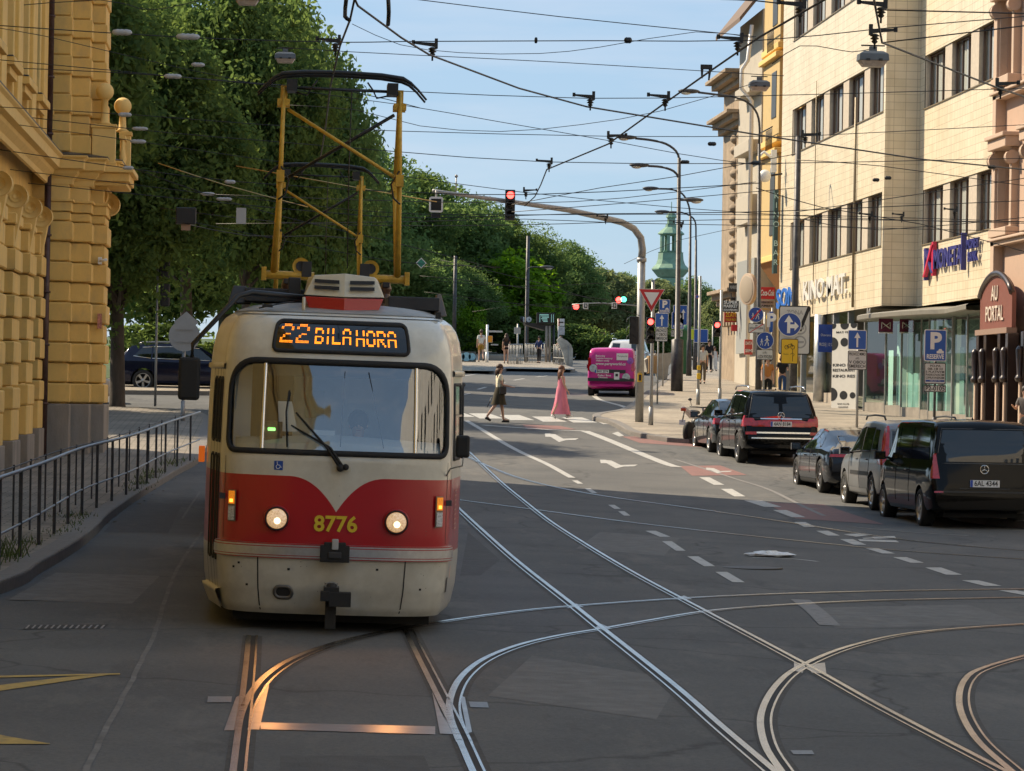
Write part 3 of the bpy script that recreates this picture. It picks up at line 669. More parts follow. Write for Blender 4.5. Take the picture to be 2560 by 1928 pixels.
    mb.tube([(-.02+.055*math.cos(q), -.14, .45+.035*math.sin(q)) for q in np.linspace(0, 2*math.pi, 14)], .006, STEEL, 6); mb.lathe([(.06, .4), (.06, .47)], (-.02, -.1, 0), DARKG); mb.build('coupler', t, bevel=.01)
    mb = MB(); lp = rrect(-.555, -.385, .31, .42, .052, .052, 6); ribbon(mb, lp, -.018, .012, .012, M('tow_ring', (.16, .15, .14), .45, .6)); 
    mb.add([tsurf(a, z, .004) for a, z in lp], [tuple(range(len(lp)))], RUBBER); mb.build('tow_opening', t)
    mb = MB()
    for a in (-.71, .66): tpatch(mb, a-.006, a+.006, .19, .68, .003, RUBBER, 1, 10)
    for a, z in ((-.96, .58), (-.42, .58), (.40, .60), (-.82, .42), (.83, .42), (-.9, .62)): tpatch(mb, a-.012, a+.012, z-.01, z+.01, .004, RUBBER, 1, 1)
    mb.build('skirt_seams', t)
    mb = MB(); tpatch(mb, -.585, -.505, 1.49, 1.575, .004, M('sticker_blue', (.01, .07, .35), .4), 3, 3); 
    p = tsurf(-.545, 1.532, .008); X = FACE(p, 1); q = .004
    mb.tube([X@Vector((-.012, .024, 0)), X@Vector((-.010, .005, 0)), X@Vector((.012, .003, 0)), X@Vector((.020, -.016, 0)), X@Vector((.030, -.014, 0))], .0035, WHITE, 5)
    mb.sphere(X@Vector((-.012, .031, 0)), .0055, WHITE, 8, 5); mb.tube([X@Vector((-.004+.018*math.cos(w), -.012+.018*math.sin(w), 0)) for w in np.linspace(2.3, 6.2, 10)], .003, WHITE, 5); mb.build('wheelchair_sticker', t)
    mb = MB(); mb.text('8776', .20, FACE(tsurf(0, 1.005)+Vector((0, -.012, 0))), M('number_yellow', (.72, .52, .03), .4), ext=.002, bold=.025, width=.40); mb.build('fleet_number', t)
    # door side: folding leaves with tall narrow panes, and their step (both sides carry the trim)
    PAN = M('door_pane', (.05, .055, .05), .06, coat=.5)
    mb = MB()
    for a0, a1 in ((1.42, 1.56), (1.62, 1.76), (1.86, 2.02)):
        for z0, z1, rr in ((1.72, 2.32, .06), (.62, 1.6, .06)):
            lp = rrect(-a1, -a0, z0, z1, .05, .05, 4); ribbon(mb, lp, -.015, .01, .01, RUBBER)
            mb.grid([[tsurf(a, z, .004) for a in np.linspace(-a1+.01, -a0-.01, 4)] for z in np.linspace(z0+.01, z1-.01, 6)], PAN if z0 > 1.5 else TRAMP)
    for a in (1.36, 1.59, 1.81, 2.06): mb.grid([[tsurf(-a-d, z, .012) for d in (-.012, .012)] for z in np.linspace(.3, 2.42, 8)], RUBBER, flip=True)
    mb.build('front_door', t)
    mb = MB(); mb.grid([[tsurf(-a, z, o) for z, o in ((.18, .03), (.33, .05), (.36, .05), (.36, 0))] for a in np.linspace(1.25, 2.3, 8)], CREAM); mb.build('door_step', t)
    mb = MB(); mb.grid([[tsurf(-a, z, o) for z, o in ((2.40, 0), (2.41, .02), (2.45, .02), (2.46, 0))] for a in np.linspace(1.3, 4, 14)], CREAM); mb.grid([[tsurf(a, z, o) for z, o in ((2.40, 0), (2.41, .02), (2.45, .02), (2.46, 0))] for a in np.linspace(1.3, 4, 14)], CREAM, flip=True); mb.build('rain_gutter', t)
    for k, (a0, a1) in enumerate(((1.45, 2.15), (2.4, 3.6), (3.8, 5.2), (5.4, 6.8))):
        mb = MB(); lp = rrect(a0, a1, 1.62, 2.33, .06, .06, 4); ribbon(mb, lp, -.02, .012, .012, RUBBER); mb.grid([[tsurf(a, z, .006) for a in np.linspace(a0, a1, 5)] for z in (1.63, 1.85, 2.32)], PAN); mb.grid([[tsurf(a, z, .02) for a in (a0, a1)] for z in (2.02, 2.04)], CHROME); mb.build('side_window', t)
    mb = MB()
    for k in range(9): tpatch(mb, 1.75, 1.95, .95+k*.045, .965+k*.045, .006, M('vent_slot', (.45, .25, .2), .6), 2, 1)
    tpatch(mb, 1.50, 1.54, .5, .62, .01, M('reflector_orange', (.6, .15, .02), .3), 2, 2); tpatch(mb, 1.24, 1.30, .38, .52, .006, RUBBER, 2, 4); mb.build('side_vents', t)
    mb = MB(); mb.box((-1.30, 2.2, 1.55), (.06, .1, .16), M('reflector_orange2', (.65, .13, .02), .3, emit=(1, .2, .02), estr=.2)); mb.build('side_indicator', t, bevel=.01)
    # mirrors
    mb = MB(); mb.tube([(-.35, .95, 3.10), (-.85, .80, 3.13), (-.98, .72, 3.09), (-1.38, .38, 2.62), (-1.38, .36, 2.50)], [.03, .03, .028, .022, .02], BLACK, 8); mm_ = mb.build('mirror', t)
    mb = MB(); mb.box((-1.40, .36, 2.30), (.20, .07, .40), RUBBER, X=None); mb.build('mirror_head', mm_, bevel=.03)
    mb = MB(); mb.tube([(1.02, .28, 1.48), (1.05, .2, 1.55), (1.16, .2, 1.58), (1.17, .2, 1.66)], .008, STEEL, 6); mm_ = mb.build('mirror', t)
    mb = MB(); mb.box((1.16, .22, 1.76), (.13, .06, .21), RUBBER); mb.build('mirror_head', mm_, bevel=.025)
    # roof gear
    rt = MB(); zc = 2.99
    X = Matrix.Translation((.02, 0, 0))
    rt.add([(-.33, .78, zc+.02), (0, .70, zc+.0), (.33, .78, zc+.02), (.37, 1.7, zc), (-.37, 1.7, zc), (-.37, .80, zc+.125), (0, .71, zc+.115), (.37, .80, zc+.125), (.39, 1.7, zc+.125), (-.39, 1.7, zc+.125)],
           [(0, 1, 6, 5), (1, 2, 7, 6), (2, 3, 8, 7), (3, 4, 9, 8), (4, 0, 5, 9), (5, 6, 7, 8, 9)], TRED, X=X); ac = rt.build('roof_unit_base', t, bevel=.006)
    rt = MB(); z0, z1 = zc+.14, zc+.33
    rt.add([(-.38, .82, z0), (0, .74, z0-.01), (.38, .82, z0), (.38, 1.7, z0), (-.38, 1.7, z0), (-.29, .92, z1), (0, .88, z1+.03), (.29, .92, z1), (.34, 1.7, z1), (-.34, 1.7, z1)],
           [(0, 1, 6, 5), (1, 2, 7, 6), (2, 3, 8, 7), (3, 4, 9, 8), (4, 0, 5, 9), (5, 6, 7, 8, 9)], CREAM, X=X); ru = rt.build('roof_unit_cover', t, bevel=.012)
    rt = MB()
    for sx in (-1, 1):
        for k, lz in enumerate((.125, .065)):
            xa, xb = sx*.05, sx*.285; P = []
            for xx, dz in ((xa, -.024), (xb, -.016), (xb, .018), (xa, .012)):
                f_ = abs(xx)/.38; tz = (lz+dz)/.2; P.append((xx, .735+.085*f_+tz*.13-.02, z0+lz+dz+.01))
            rt.add(P if sx > 0 else P[::-1], [(0, 1, 2, 3)], RUBBER, X=X)
    rt.build('louvres', ru)
    for c_, d_, m_, tp in (((-.62, 2.3, 3.13), (.62, 1.2, .13), DARKG, 1), ((.72, 2.3, 3.10), (.5, 1.2, .13), DARKG, 1), ((-.98, 2.2, 3.13), (.22, .9, .17), DARKG, .6), ((.98, 2.2, 3.1), (.14, .9, .22), M('roof_brown', (.12, .09, .07), .6), .3), ((-.45, 1.8, 3.2), (.12, .3, .22), DARKG, 1)):
        mb = MB(); mb.box(c_, d_, m_, taper=tp); mb.build('roof_equipment', t, bevel=.01)
    mb = MB(); mb.tube([(-.78, .75, 2.985), (-.72, .72, 3.0), (-.6, .72, 3.03), (-.45, .8, 3.06)], .007, BLACK, 5); mb.box((-.70, .72, 3.01), (.1, .04, .03), BLACK); mb.box((.92, .9, 2.98), (.05, .05, .06), BLACK); mb.tube([(-.36, .66, 2.96), (-.36, .72, 3.1)], .016, CREAM); mb.build('aerial', t)
    # pantograph
    p0 = Vector((-.02, 3.7, 3.38)); pn = empty('pantograph', p0); pn.parent = t
    mb = MB(); mb.tube([(-.74, 0, 0), (-.22, 0, 0)], .045, PANY); mb.tube([(.3, 0, 0), (.74, 0, 0)], .045, PANY)
    for s in (-1, 1):
        mb.box((s*.74, 0, .01), (.05, .16, .14), PANY); mb.box((s*.3, .0, .07), (.1, .1, .16), DARKG); mb.lathe([(.085, -.02), (.085, .02)], (s*.36, 0, .1), PANY, axis='y', n=18); mb.lathe([(.05, -.03), (.05, .03)], (s*.36, 0, .1), DARKG, axis='y', n=12)
        for yy in (-.8, .8): mb.lathe([(.04, -.35), (.06, -.3), (.04, -.25), (.06, -.2), (.04, -.14)], (s*.5, yy, .08), M('insulator_brown', (.1, .05, .03), .3), n=12)
        mb.box((s*.5, 0, -.08), (.07, 1.8, .05), DARKG)
    mb.build('base_frame', pn, bevel=.004)
    kz, hz, kd = .97, 1.93, .62
    for sy in (-1, 1):
        for s in (-1, 1):
            mb = MB(); mb.tube([(s*.64, 0, .02), (s*.605, sy*kd, kz)], [.036, .024], PANY); mb.box((s*.605, sy*kd, kz+.02), (.08, .08, .12), PANY); mb.build('lower_arm', pn)
            mb = MB(); mb.tube([(s*.605, sy*kd, kz+.05), (s*.60, sy*.06, hz)], [.024, .02], PANY); mb.box((s*.60, sy*.12, hz-.15), (.13, .06, .07), PANY); mb.build('upper_arm', pn)
        mb = MB(); mb.tube([(.55*sy, sy*(kd*.15), hz-.22), (-.55*sy, sy*kd*.93, kz+.06)], .019, PANY if sy < 0 else BLACK); mb.build('diagonal_brace', pn)
    mb = MB()
    for yy in (-.16, .16):
        P = [(-.87, 0, -.19), (-.78, 0, -.09), (-.70, 0, -.02), (-.62, 0, .02), (-.4, 0, .045), (0, 0, .055), (.4, 0, .045), (.62, 0, .02), (.70, 0, -.02), (.78, 0, -.09), (.87, 0, -.19)]
        mb.tube([(a, yy, hz+.12+c) for a, b_, c in P], [.011, .012, .016]+[.024]*5+[.016, .012, .011], BLACK, 8)
    mb.tube([(-.6, 0, hz+.01), (.6, 0, hz+.01)], .012, BLACK)
    for s in (-1, 1):
        mb.box((s*.52, 0, hz+.03), (.11, .34, .12), BLACK); mb.tube([(s*.48, 0, hz-.03), (s*.36, 0, hz-.06), (s*.32, 0, hz+.02), (s*.26, 0, hz+.1)], .01, BLACK, 6); mb.box((s*.60, 0, hz-.05), (.07, .1, .16), PANY)
    mb.build('contact_bow', pn)
    mb = MB(); mb.tube([(.12, .02, .1), (.1, .02, 1.1), (.10, .02, hz)], .006, BLACK, 5)
    for s in (-1, 1): mb.tube([(s*.6, kd*-1, kz+.12), (s*.52, -kd, kz-.02), (s*.55, -kd, kz-.16), (s*.62, -kd, kz-.22)], .010, BLACK, 6)
    mb.build('cable', pn)
    return t
tr = make_tram(.553, 29.55)
tr.rotation_euler = (math.atan(.0128), .018, 0)
tag(tr, 'red and cream tram with glowing round headlights and raised yellow pantograph', 'tram', 'coupled tram cars')
tr2 = make_tram(.553, 44.75, front=False)
tr2.rotation_euler = (math.atan(.015), .018, 0)
tag(tr2, 'second tram car coupled behind the first, only its smaller pantograph showing above the roof', 'tram', 'coupled tram cars')
# ================================================================ BUILDINGS
STUC = M('ochre_stucco', (.80, .52, .16), .85, var=.12, scale=1.2, dirt=(.50, .35, .17), dscale=2.2, damt=.6, bump=.15, bscale=30, stretch=(1, 1, .6))
STUC2 = M('ochre_stucco_pale', (.82, .56, .20), .85, var=.1, scale=2, dirt=(.45, .3, .13), dscale=2, damt=.4)
PLIN = M('plinth_stone', (.27, .235, .20), .8, var=.3, scale=2, dirt=(.3, .25, .2), dscale=1.4, damt=.6, bump=.3, stretch=(1, 1, .35))
LEAD = M('lead_flashing', (.09, .09, .09), .5, .3, var=.3)
DGL = M('dark_window_glass', (.03, .035, .04), .05, spec=.8, coat=.5)
lb = empty('corner_building', (-5.1, 70, zg(-5, 70)), label='ochre stucco corner building with rusticated pilasters, scroll brackets and ball topped balcony', cat='building')
o0 = Vector(lb.location)
def LBuild(mb, name, **k):
    mb.v = [tuple(Vector(v)-o0) for v in mb.v]; p = k.pop('parent', None); return mb.build(name, p or lb, **k)
zz = lambda py: 2.14+(993-py)/112.0
mb = MB()   # walls
mb.bb(-24, -5.45, -45, 71.4, -1.5, 25, STUC); mb.bb(-24, -4.66, 71.35, 74.4, .2, 25, STUC); mb.bb(-24, -4.28, 71.95, 74.4, .3, 24.9, STUC); mb.bb(-24, -3.98, 72.75, 74.35, .4, 24.8, STUC)
LBuild(mb, 'wall')
def course_stack(mb, x0, x1, y0, y1, z0, z1, h, pr, bev=.024, m=STUC, gap=.014):
    z = z0; k = 0
    while z < z1-.05:
        e = pr if k % 2 == 0 else pr*.25
        hh = min(h, z1-z); a, b, c, d = x0, x1+e, y0-e, y1
        zb, zt = z+gap, z+hh-gap; s = bev
        vs = [(a, c+s, zb), (b-s, c+s, zb), (b-s, d, zb), (a, d, zb), (a, c, zb+s), (b, c, zb+s), (b, d, zb+s), (a, d, zb+s), (a, c, zt-s), (b, c, zt-s), (b, d, zt-s), (a, d, zt-s), (a, c+s, zt), (b-s, c+s, zt), (b-s, d, zt), (a, d, zt)]
        fs = []
        for L_ in range(3):
            o = L_*4
            for q in range(4): fs.append((o+q, o+(q+1) % 4, o+4+(q+1) % 4, o+4+q))
        fs += [(3, 2, 1, 0), (12, 13, 14, 15)]; mb.add(vs, fs, m); z += h; k += 1
STEPS = [(-6, -4.62, 71.25, 73), (-5, -4.22, 71.85, 74), (-4.6, -3.93, 72.65, 74.3)]
for (x0, x1, y0, y1) in STEPS:
    mb = MB(); mb.bb(x0, x1+.08, y0-.1, y1+.3, .3, zz(1012), PLIN); LBuild(mb, 'plinth', bevel=.02)
    mb = MB(); course_stack(mb, x0, x1, y0, y1, zz(1010), zz(535), .447, .075); LBuild(mb, 'rusticated_pilaster')
    mb = MB(); mb.bb(x0, x1-.02, y0+.02, y1, zz(535), zz(420), STUC2); mb.bb(x0, x1+.05, y0-.05, y1, zz(535), zz(512), STUC); mb.bb(x0, x1+.09, y0-.09, y1, zz(511.5), zz(505), STUC); LBuild(mb, 'pilaster_neck', bevel=.012)
    mb = MB(); course_stack(mb, x0, x1-.06, y0+.06, y1, zz(388), 24, .43, .05, .02); LBuild(mb, 'upper_pilaster')
# piers of the long street wall, with window bays between them
for k, y0 in enumerate((44.2, 48, 51.6, 55.2, 58.9, 62.6, 66.3, 69.5)):
    y1 = y0+1.75; zt = zg(-5, y0)
    mb = MB(); course_stack(mb, -5.6, -5.14, y0, y1, zt+1.4, 5.7, .45, .06); LBuild(mb, 'pier')
    mb = MB(); mb.bb(-5.6, -5.06, y0-.05, y1+.05, zt-.2, zt+.8, PLIN); mb.bb(-5.6, -5.1, y0-.02, y1+.02, zt+.8, zt+1.4, STUC); LBuild(mb, 'pier_base', bevel=.02)
    mb = MB(); X = Matrix.Translation((-5.12, y0+.45, 6.02))
    mb.lathe([(.23, -.2), (.23, .2)], (0, 0, 0), STUC2, n=20, axis='y', X=X); mb.lathe([(.12, -.22), (.12, .22)], (0, 0, 0), STUC, n=16, axis='y', X=X); mb.lathe([(.05, -.235), (.05, .235)], (0, 0, 0), STUC2, n=12, axis='y', X=X)
    mb.add([(-.28, -.18, .0), (.14, -.18, -.12), (-.02, -.12, -1.0), (-.28, -.12, -1.0), (-.28, .18, .0), (.14, .18, -.12), (-.02, .12, -1.0), (-.28, .12, -1.0)], [(0, 3, 2, 1), (4, 5, 6, 7), (1, 2, 6, 5), (0, 1, 5, 4), (2, 3, 7, 6)], STUC2, X=X); LBuild(mb, 'scroll_bracket')
    mb = MB(); mb.bb(-5.6, -5.2, y0+.1, y1-.1, 7.55, 20, STUC2); mb.bb(-5.6, -5.12, y0+.35, y1-.35, 7.6, 19.9, STUC); LBuild(mb, 'upper_pier', bevel=.02)
    mb = MB(); mb.bb(-5.44, -5.38, y1+.15, y0+3.6, 2.3, 5.2, STUC2); mb.bb(-5.38, -5.36, y1+.3, y0+3.45, 2.45, 5.0, DGL); LBuild(mb, 'window')
    mb = MB(); mb.bb(-5.46, -5.36, y1+.3, y0+3.4, 8.9, 11.6, DGL); mb.bb(-5.5, -5.0, y1-.1, y0+3.8, 8.35, 8.5, STUC); mb.bb(-5.5, -5.1, y1+.1, y0+3.6, 8.2, 8.35, STUC2); mb.bb(-5.48, -5.02, y1-.12, y0+3.82, 8.505, 8.53, LEAD); LBuild(mb, 'upper_window', bevel=.01)
# cornice: one moulded run along the wall and round the steps
P = [(-5.14, -40), (-5.14, 71.3), (-4.62, 71.3), (-4.62, 71.9), (-4.2, 71.9), (-4.2, 72.7), (-3.92, 72.7), (-3.92, 74.4), (-20, 74.4)]
def cornice(path, prof, m, z0=0):
    mb = MB(); rows = []
    for (o, z) in prof:
        row = []
        for i, (x, y) in enumerate(path):
            nx = ny = 0
            for (a, b) in ((i-1, i), (i, i+1)):
                if a < 0 or b >= len(path): continue
                d = Vector((path[b][0]-path[a][0], path[b][1]-path[a][1])).normalized(); nx += d.y; ny -= d.x
            row.append((x+max(-1, min(1, nx))*o, y+max(-1, min(1, ny))*o, z+z0))
        rows.append(row)
    mb.grid(rows, m, smooth=False); return mb
PR = [(0, zz(470)), (.05, zz(468)), (.06, zz(455)), (.16, zz(442)), (.18, zz(434)), (.30, zz(430)), (.32, zz(408)), (.38, zz(402)), (.38, zz(398))]
LBuild(cornice(P, PR, STUC2), 'cornice')
LBuild(cornice(P, [(.385, zz(398.5)), (.39, zz(396)), (.0, zz(388))], LEAD), 'cornice_flashing')
LBuild(cornice(P, [(0, 23), (.2, 23.2), (.5, 23.9), (.9, 24.3), (.9, 24.7), (0, 25.1)], STUC2), 'roof_cornice')
# balcony
mb = MB(); mb.bb(-4.2, -3.36, 72.15, 74.5, zz(452), zz(430), STUC); mb.bb(-4.25, -3.27, 72.05, 74.6, zz(430), zz(416), STUC2); mb.bb(-4.2, -3.42, 72.25, 74.4, zz(462), zz(452), STUC2); bal = LBuild(mb, 'balcony', bevel=.02)
for (cx, cy_) in ((-3.95, 72.35), (-3.56, 74.3)):
    mb = MB(); w = .26 if cx < -3.9 else .12
    mb.bb(cx-w, cx+w, cy_-.15, cy_+.15, zz(416), zz(318), STUC2); mb.bb(cx-w-.03, cx+w+.03, cy_-.18, cy_+.18, zz(318), zz(308), STUC); mb.bb(cx-w-.03, cx+w+.03, cy_-.18, cy_+.18, zz(416), zz(404), STUC); pd = LBuild(mb, 'pedestal', bevel=.012)
    if True:
        mb = MB(); bx = cx+(.0 if w > .2 else -.08); zt = 2.14+(993-235)/110.6-.2 if w > .2 else 2.14+(993-270)/107.7-.2
        mb.lathe([(.13, zz(308)), (.16, zz(306)), (.09, zz(300)), (.07, zt), (.11, zt+.02)], (bx, cy_, 0), STUC2); mb.sphere((bx, cy_, zt+.2), .2, STUC2, 24, 16); LBuild(mb, 'ball_finial')
mb = MB(); mb.bb(-3.66, -3.52, 73.3, 74.2, zz(335), zz(325), STUC)
for k in range(4): mb.lathe([(.05, zz(416)), (.03, zz(400)), (.07, zz(380)), (.025, zz(350)), (.05, zz(335))], (-3.59, 73.4+k*.24, 0), STUC2, n=8)
LBuild(mb, 'balustrade')
for (px, py, r, y) in ((243, 490, .25, 73.3), (272, 512, .26, 74.1), (244, 548, .16, 72.9)):
    c = pp(px, py, y); mb = MB(); mb.lathe([(r, -.22), (r, .22)], c, STUC2, axis='y', n=24); mb.lathe([(r*.5, -.24), (r*.5, .24)], c, STUC, axis='y', n=20); mb.lathe([(r*.2, -.25), (r*.2, .25)], c, STUC2, axis='y', n=14)
    if r < .2: mb.add([(c.x-.22, y-.16, c.z), (c.x+.1, y-.16, c.z-.1), (c.x-.06, y-.1, c.z-.9), (c.x-.22, y-.1, c.z-.9), (c.x-.22, y+.16, c.z), (c.x+.1, y+.16, c.z-.1), (c.x-.06, y+.1, c.z-.9), (c.x-.22, y+.1, c.z-.9)], [(0, 3, 2, 1), (4, 5, 6, 7), (1, 2, 6, 5), (0, 1, 5, 4), (2, 3, 7, 6)], STUC2)
    LBuild(mb, 'scroll_bracket')
PIPE = M('brown_downpipe', (.07, .035, .03), .5, .2, var=.4, scale=5, dirt=(.2, .15, .12), dscale=6)
mb = MB(); x = -5.08; mb.tube([(x, 70.95, .75), (x, 70.95, zz(440))], .075, PIPE, 12); mb.tube([(x, 70.95, zz(395)), (x, 70.95, 23.5)], .075, PIPE, 12)
for py in (1015, 870, 740, 600, 545, 350, 210, 60): mb.lathe([(.1, zz(py)), (.1, zz(py)+.05)], (x, 70.95, 0), PIPE, n=12)
LBuild(mb, 'downpipe')
mb = MB(); c = pp(250, 652, 72.5); mb.box(c, (.08, .1, .16), WHITE); mb.tube([c+Vector((0, -.05, 0)), c+Vector((.16, -.1, .02))], .03, WHITE); LBuild(mb, 'security_camera')
mb = MB(); mb.box(pp(249, 803, 72.5), (.10, .03, .34), M('red_white_plaque', (.5, .2, .15), .5, var=.6, scale=20)); LBuild(mb, 'plaque')

# ---------------------------------------------------------------- tiled cinema and bank building on the right
def tiles():
    mt, n, b = newmat('cream_facade_tiles'); lk = n.links.new; N = n.nodes.new
    t = N('ShaderNodeTexCoord'); sp = N('ShaderNodeSeparateXYZ'); lk(t.outputs['Object'], sp.inputs[0]); ad = N('ShaderNodeMath'); lk(sp.outputs[0], ad.inputs[0]); lk(sp.outputs[1], ad.inputs[1])
    cb = N('ShaderNodeCombineXYZ'); lk(ad.outputs[0], cb.inputs[0]); lk(sp.outputs[2], cb.inputs[1])
    q = N('ShaderNodeTexBrick'); q.offset = 0; q.inputs['Scale'].default_value = 1; q.inputs['Brick Width'].default_value = .387; q.inputs['Row Height'].default_value = .258; q.inputs['Mortar Size'].default_value = .007; q.inputs['Mortar Smooth'].default_value = .3
    q.inputs['Color1'].default_value = (.80, .70, .52, 1); q.inputs['Color2'].default_value = (.72, .625, .45, 1); q.inputs['Mortar'].default_value = (.40, .32, .21, 1); q.inputs['Bias'].default_value = -.2
    lk(cb.outputs[0], q.inputs['Vector'])
    ns = N('ShaderNodeTexNoise'); ns.inputs['Scale'].default_value = .5; ns.inputs['Detail'].default_value = 9; ns.inputs['Roughness'].default_value = .7; lk(t.outputs['Object'], ns.inputs['Vector'])
    r = N('ShaderNodeValToRGB'); r.color_ramp.elements[0].position = .3; r.color_ramp.elements[0].color = (.86, .83, .78, 1); r.color_ramp.elements[1].position = .6; r.color_ramp.elements[1].color = (1, 1, 1, 1); lk(ns.outputs[0], r.inputs[0])
    mm = N('ShaderNodeMixRGB'); mm.blend_type = 'MULTIPLY'; mm.inputs[0].default_value = 1; lk(q.outputs[0], mm.inputs[1]); lk(r.outputs[0], mm.inputs[2]); sm = N('ShaderNodeMapping'); sm.inputs['Scale'].default_value = (2.2, 2.2, .12); lk(t.outputs['Object'], sm.inputs[0]); sn = N('ShaderNodeTexNoise'); sn.inputs['Scale'].default_value = 1.4; sn.inputs['Detail'].default_value = 8; sn.inputs['Roughness'].default_value = .7; lk(sm.outputs[0], sn.inputs['Vector'])
    sr = N('ShaderNodeValToRGB'); sr.color_ramp.elements[0].position = .52; sr.color_ramp.elements[0].color = (0, 0, 0, 1); sr.color_ramp.elements[1].position = .74; sr.color_ramp.elements[1].color = (.5, .5, .5, 1); lk(sn.outputs[0], sr.inputs[0])
    m3 = N('ShaderNodeMixRGB'); lk(sr.outputs[0], m3.inputs[0]); lk(mm.outputs[0], m3.inputs[1]); m3.inputs[2].default_value = (.42, .34, .23, 1); lk(m3.outputs[0], b.inputs['Base Color'])
    b.inputs['Roughness'].default_value = .42
    bp = N('ShaderNodeBump'); bp.inputs['Strength'].default_value = .4; bp.inputs['Distance'].default_value = .006; bp.invert = True; lk(q.outputs['Fac'], bp.inputs['Height']); lk(bp.outputs[0], b.inputs['Normal'])
    return mt
TILE = tiles()
kb = empty('tiled_building', (20, 106, 1.8), label='cream tiled bank and cinema building with long window strips and glass shopfront', cat='building')
k0 = Vector(kb.location)
def KB(mb, name, **k):
    mb.v = [tuple(Vector(v)-k0) for v in mb.v]; p = k.pop('parent', None); return mb.build(name, p or kb, **k)
def wally(mb, x, y0, y1, z0, z1, holes, m, depth=.5, rm=None):
    """wall in the plane x facing -X with rectangular openings (y0,y1,z0,z1) and their reveals"""
    Ys = sorted(set([y0, y1]+[h[0] for h in holes]+[h[1] for h in holes])); Zs = sorted(set([z0, z1]+[h[2] for h in holes]+[h[3] for h in holes]))
    for i in range(len(Ys)-1):
        for j in range(len(Zs)-1):
            a = (Ys[i]+Ys[i+1])/2; b = (Zs[j]+Zs[j+1])/2
            if any(h[0] < a < h[1] and h[2] < b < h[3] for h in holes): continue
            mb.add([(x, Ys[i], Zs[j]), (x, Ys[i], Zs[j+1]), (x, Ys[i+1], Zs[j+1]), (x, Ys[i+1], Zs[j])], [(0, 1, 2, 3)], m)
    for (a, b, c, d) in holes:
        X = x+depth; rr = rm or m
        for q in ([(x, a, c), (X, a, c), (X, a, d), (x, a, d)], [(x, b, c), (x, b, d), (X, b, d), (X, b, c)], [(x, a, c), (x, b, c), (X, b, c), (X, a, c)], [(x, a, d), (X, a, d), (X, b, d), (x, b, d)]): mb.add(q, [(0, 1, 2, 3)], rr)
PIER = M('window_pier_plaster', (.52, .45, .36), .8, var=.12, scale=6, bump=.2); FRM = M('window_frame_brown', (.10, .06, .045), .5); CURT = M('net_curtain', (.66, .65, .6), .9, var=.25, scale=1.2, stretch=(1, 14, .1)); ALUT = M('strip_trim', (.25, .2, .13), .5, .3)
WG = glassmat('office_glass', (.88, .9, .9), .12, .03, .3)
def YW(px, x):
    d = ray(px, 900); return x*d.y/d.x
L1, R1 = YW(1945, 20), YW(2203, 20)
ROWS = [(7.62, 9.42), (12.1, 13.85), (16.55, 18.3), (21, 22.8)]
LW = [(YW(b_, 20), YW(a_, 20)) for a_, b_ in ((2161, 2197), (2109, 2147), (2061, 2095), (2016, 2047), (1972, 2003))]; RW = [(YW(b_, 21.16), YW(a_, 21.16)) for a_, b_ in ((2432, 2482), (2365, 2412), (2302, 2348))]
mb = MB(); wally(mb, 20, R1, L1, 5.62, 25, [(LW[0][0]-.1, LW[-1][1]+.1, a, b) for a, b in ROWS], TILE, .12, ALUT)
mb.add([(20, R1, 5.62), (21.16, R1, 5.62), (21.16, R1, 25), (20, R1, 25)], [(0, 1, 2, 3)], TILE)
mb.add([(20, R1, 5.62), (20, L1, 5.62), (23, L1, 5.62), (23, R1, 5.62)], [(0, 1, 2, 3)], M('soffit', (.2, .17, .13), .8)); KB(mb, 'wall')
mb = MB(); wally(mb, 21.16, 93.0, R1-.004, 5.6, 25, [(RW[0][0]-.1, RW[-1][1]+.1, a, b) for a, b in ROWS], TILE, .12, ALUT); KB(mb, 'wall')
mb = MB(); mb.bb(20.7, 40, R1+.1, L1, 5.8, 24.9, STUC); mb.bb(21.75, 40, 93.1, R1, 5.8, 24.9, STUC); mb.bb(22.6, 40, 94, L1, 1, 5.7, M('shop_dark', (.05, .05, .045), .8)); KB(mb, 'core')
mb = MB()
for a, b in ROWS:
    mb.bb(19.96, 20.02, LW[0][0]-.1, LW[-1][1]+.1, a-.03, a+.002, ALUT); mb.bb(21.12, 21.18, RW[0][0]-.1, RW[-1][1]+.1, a-.03, a+.002, ALUT)
KB(mb, 'sill')
def win(x, y0, y1, z0, z1):
    mb = MB(); xx = x+.17; t = .05
    mb.bb(xx, xx+.06, y0+.02, y1-.02, z0, z0+t, FRM); mb.bb(xx, xx+.06, y0+.02, y1-.02, z1-t, z1, FRM)
    for y in (y0+.02, y0+(y1-y0)*.33, y0+(y1-y0)*.66, y1-.07): mb.bb(xx-.004, xx+.064, y, y+.05, z0+t, z1-t, FRM)
    w = KB(mb, 'window'); w.location = (0, 0, 0)
    mb = MB(); mb.add([(xx+.03, y0, z0), (xx+.03, y0, z1), (xx+.03, y1, z1), (xx+.03, y1, z0)], [(0, 1, 2, 3)], WG); KB(mb, 'pane', parent=w)
    mb = MB(); n = 30; z1c = z1; rows = []
    for z in (z0+.03, z1-.06): rows.append([(xx+.14+.03*math.sin(k*1.9), y0+(y1-y0)*k/n, z) for k in range(n+1)])
    mb.grid(rows, CURT, flip=False); KB(mb, 'curtain', parent=w)
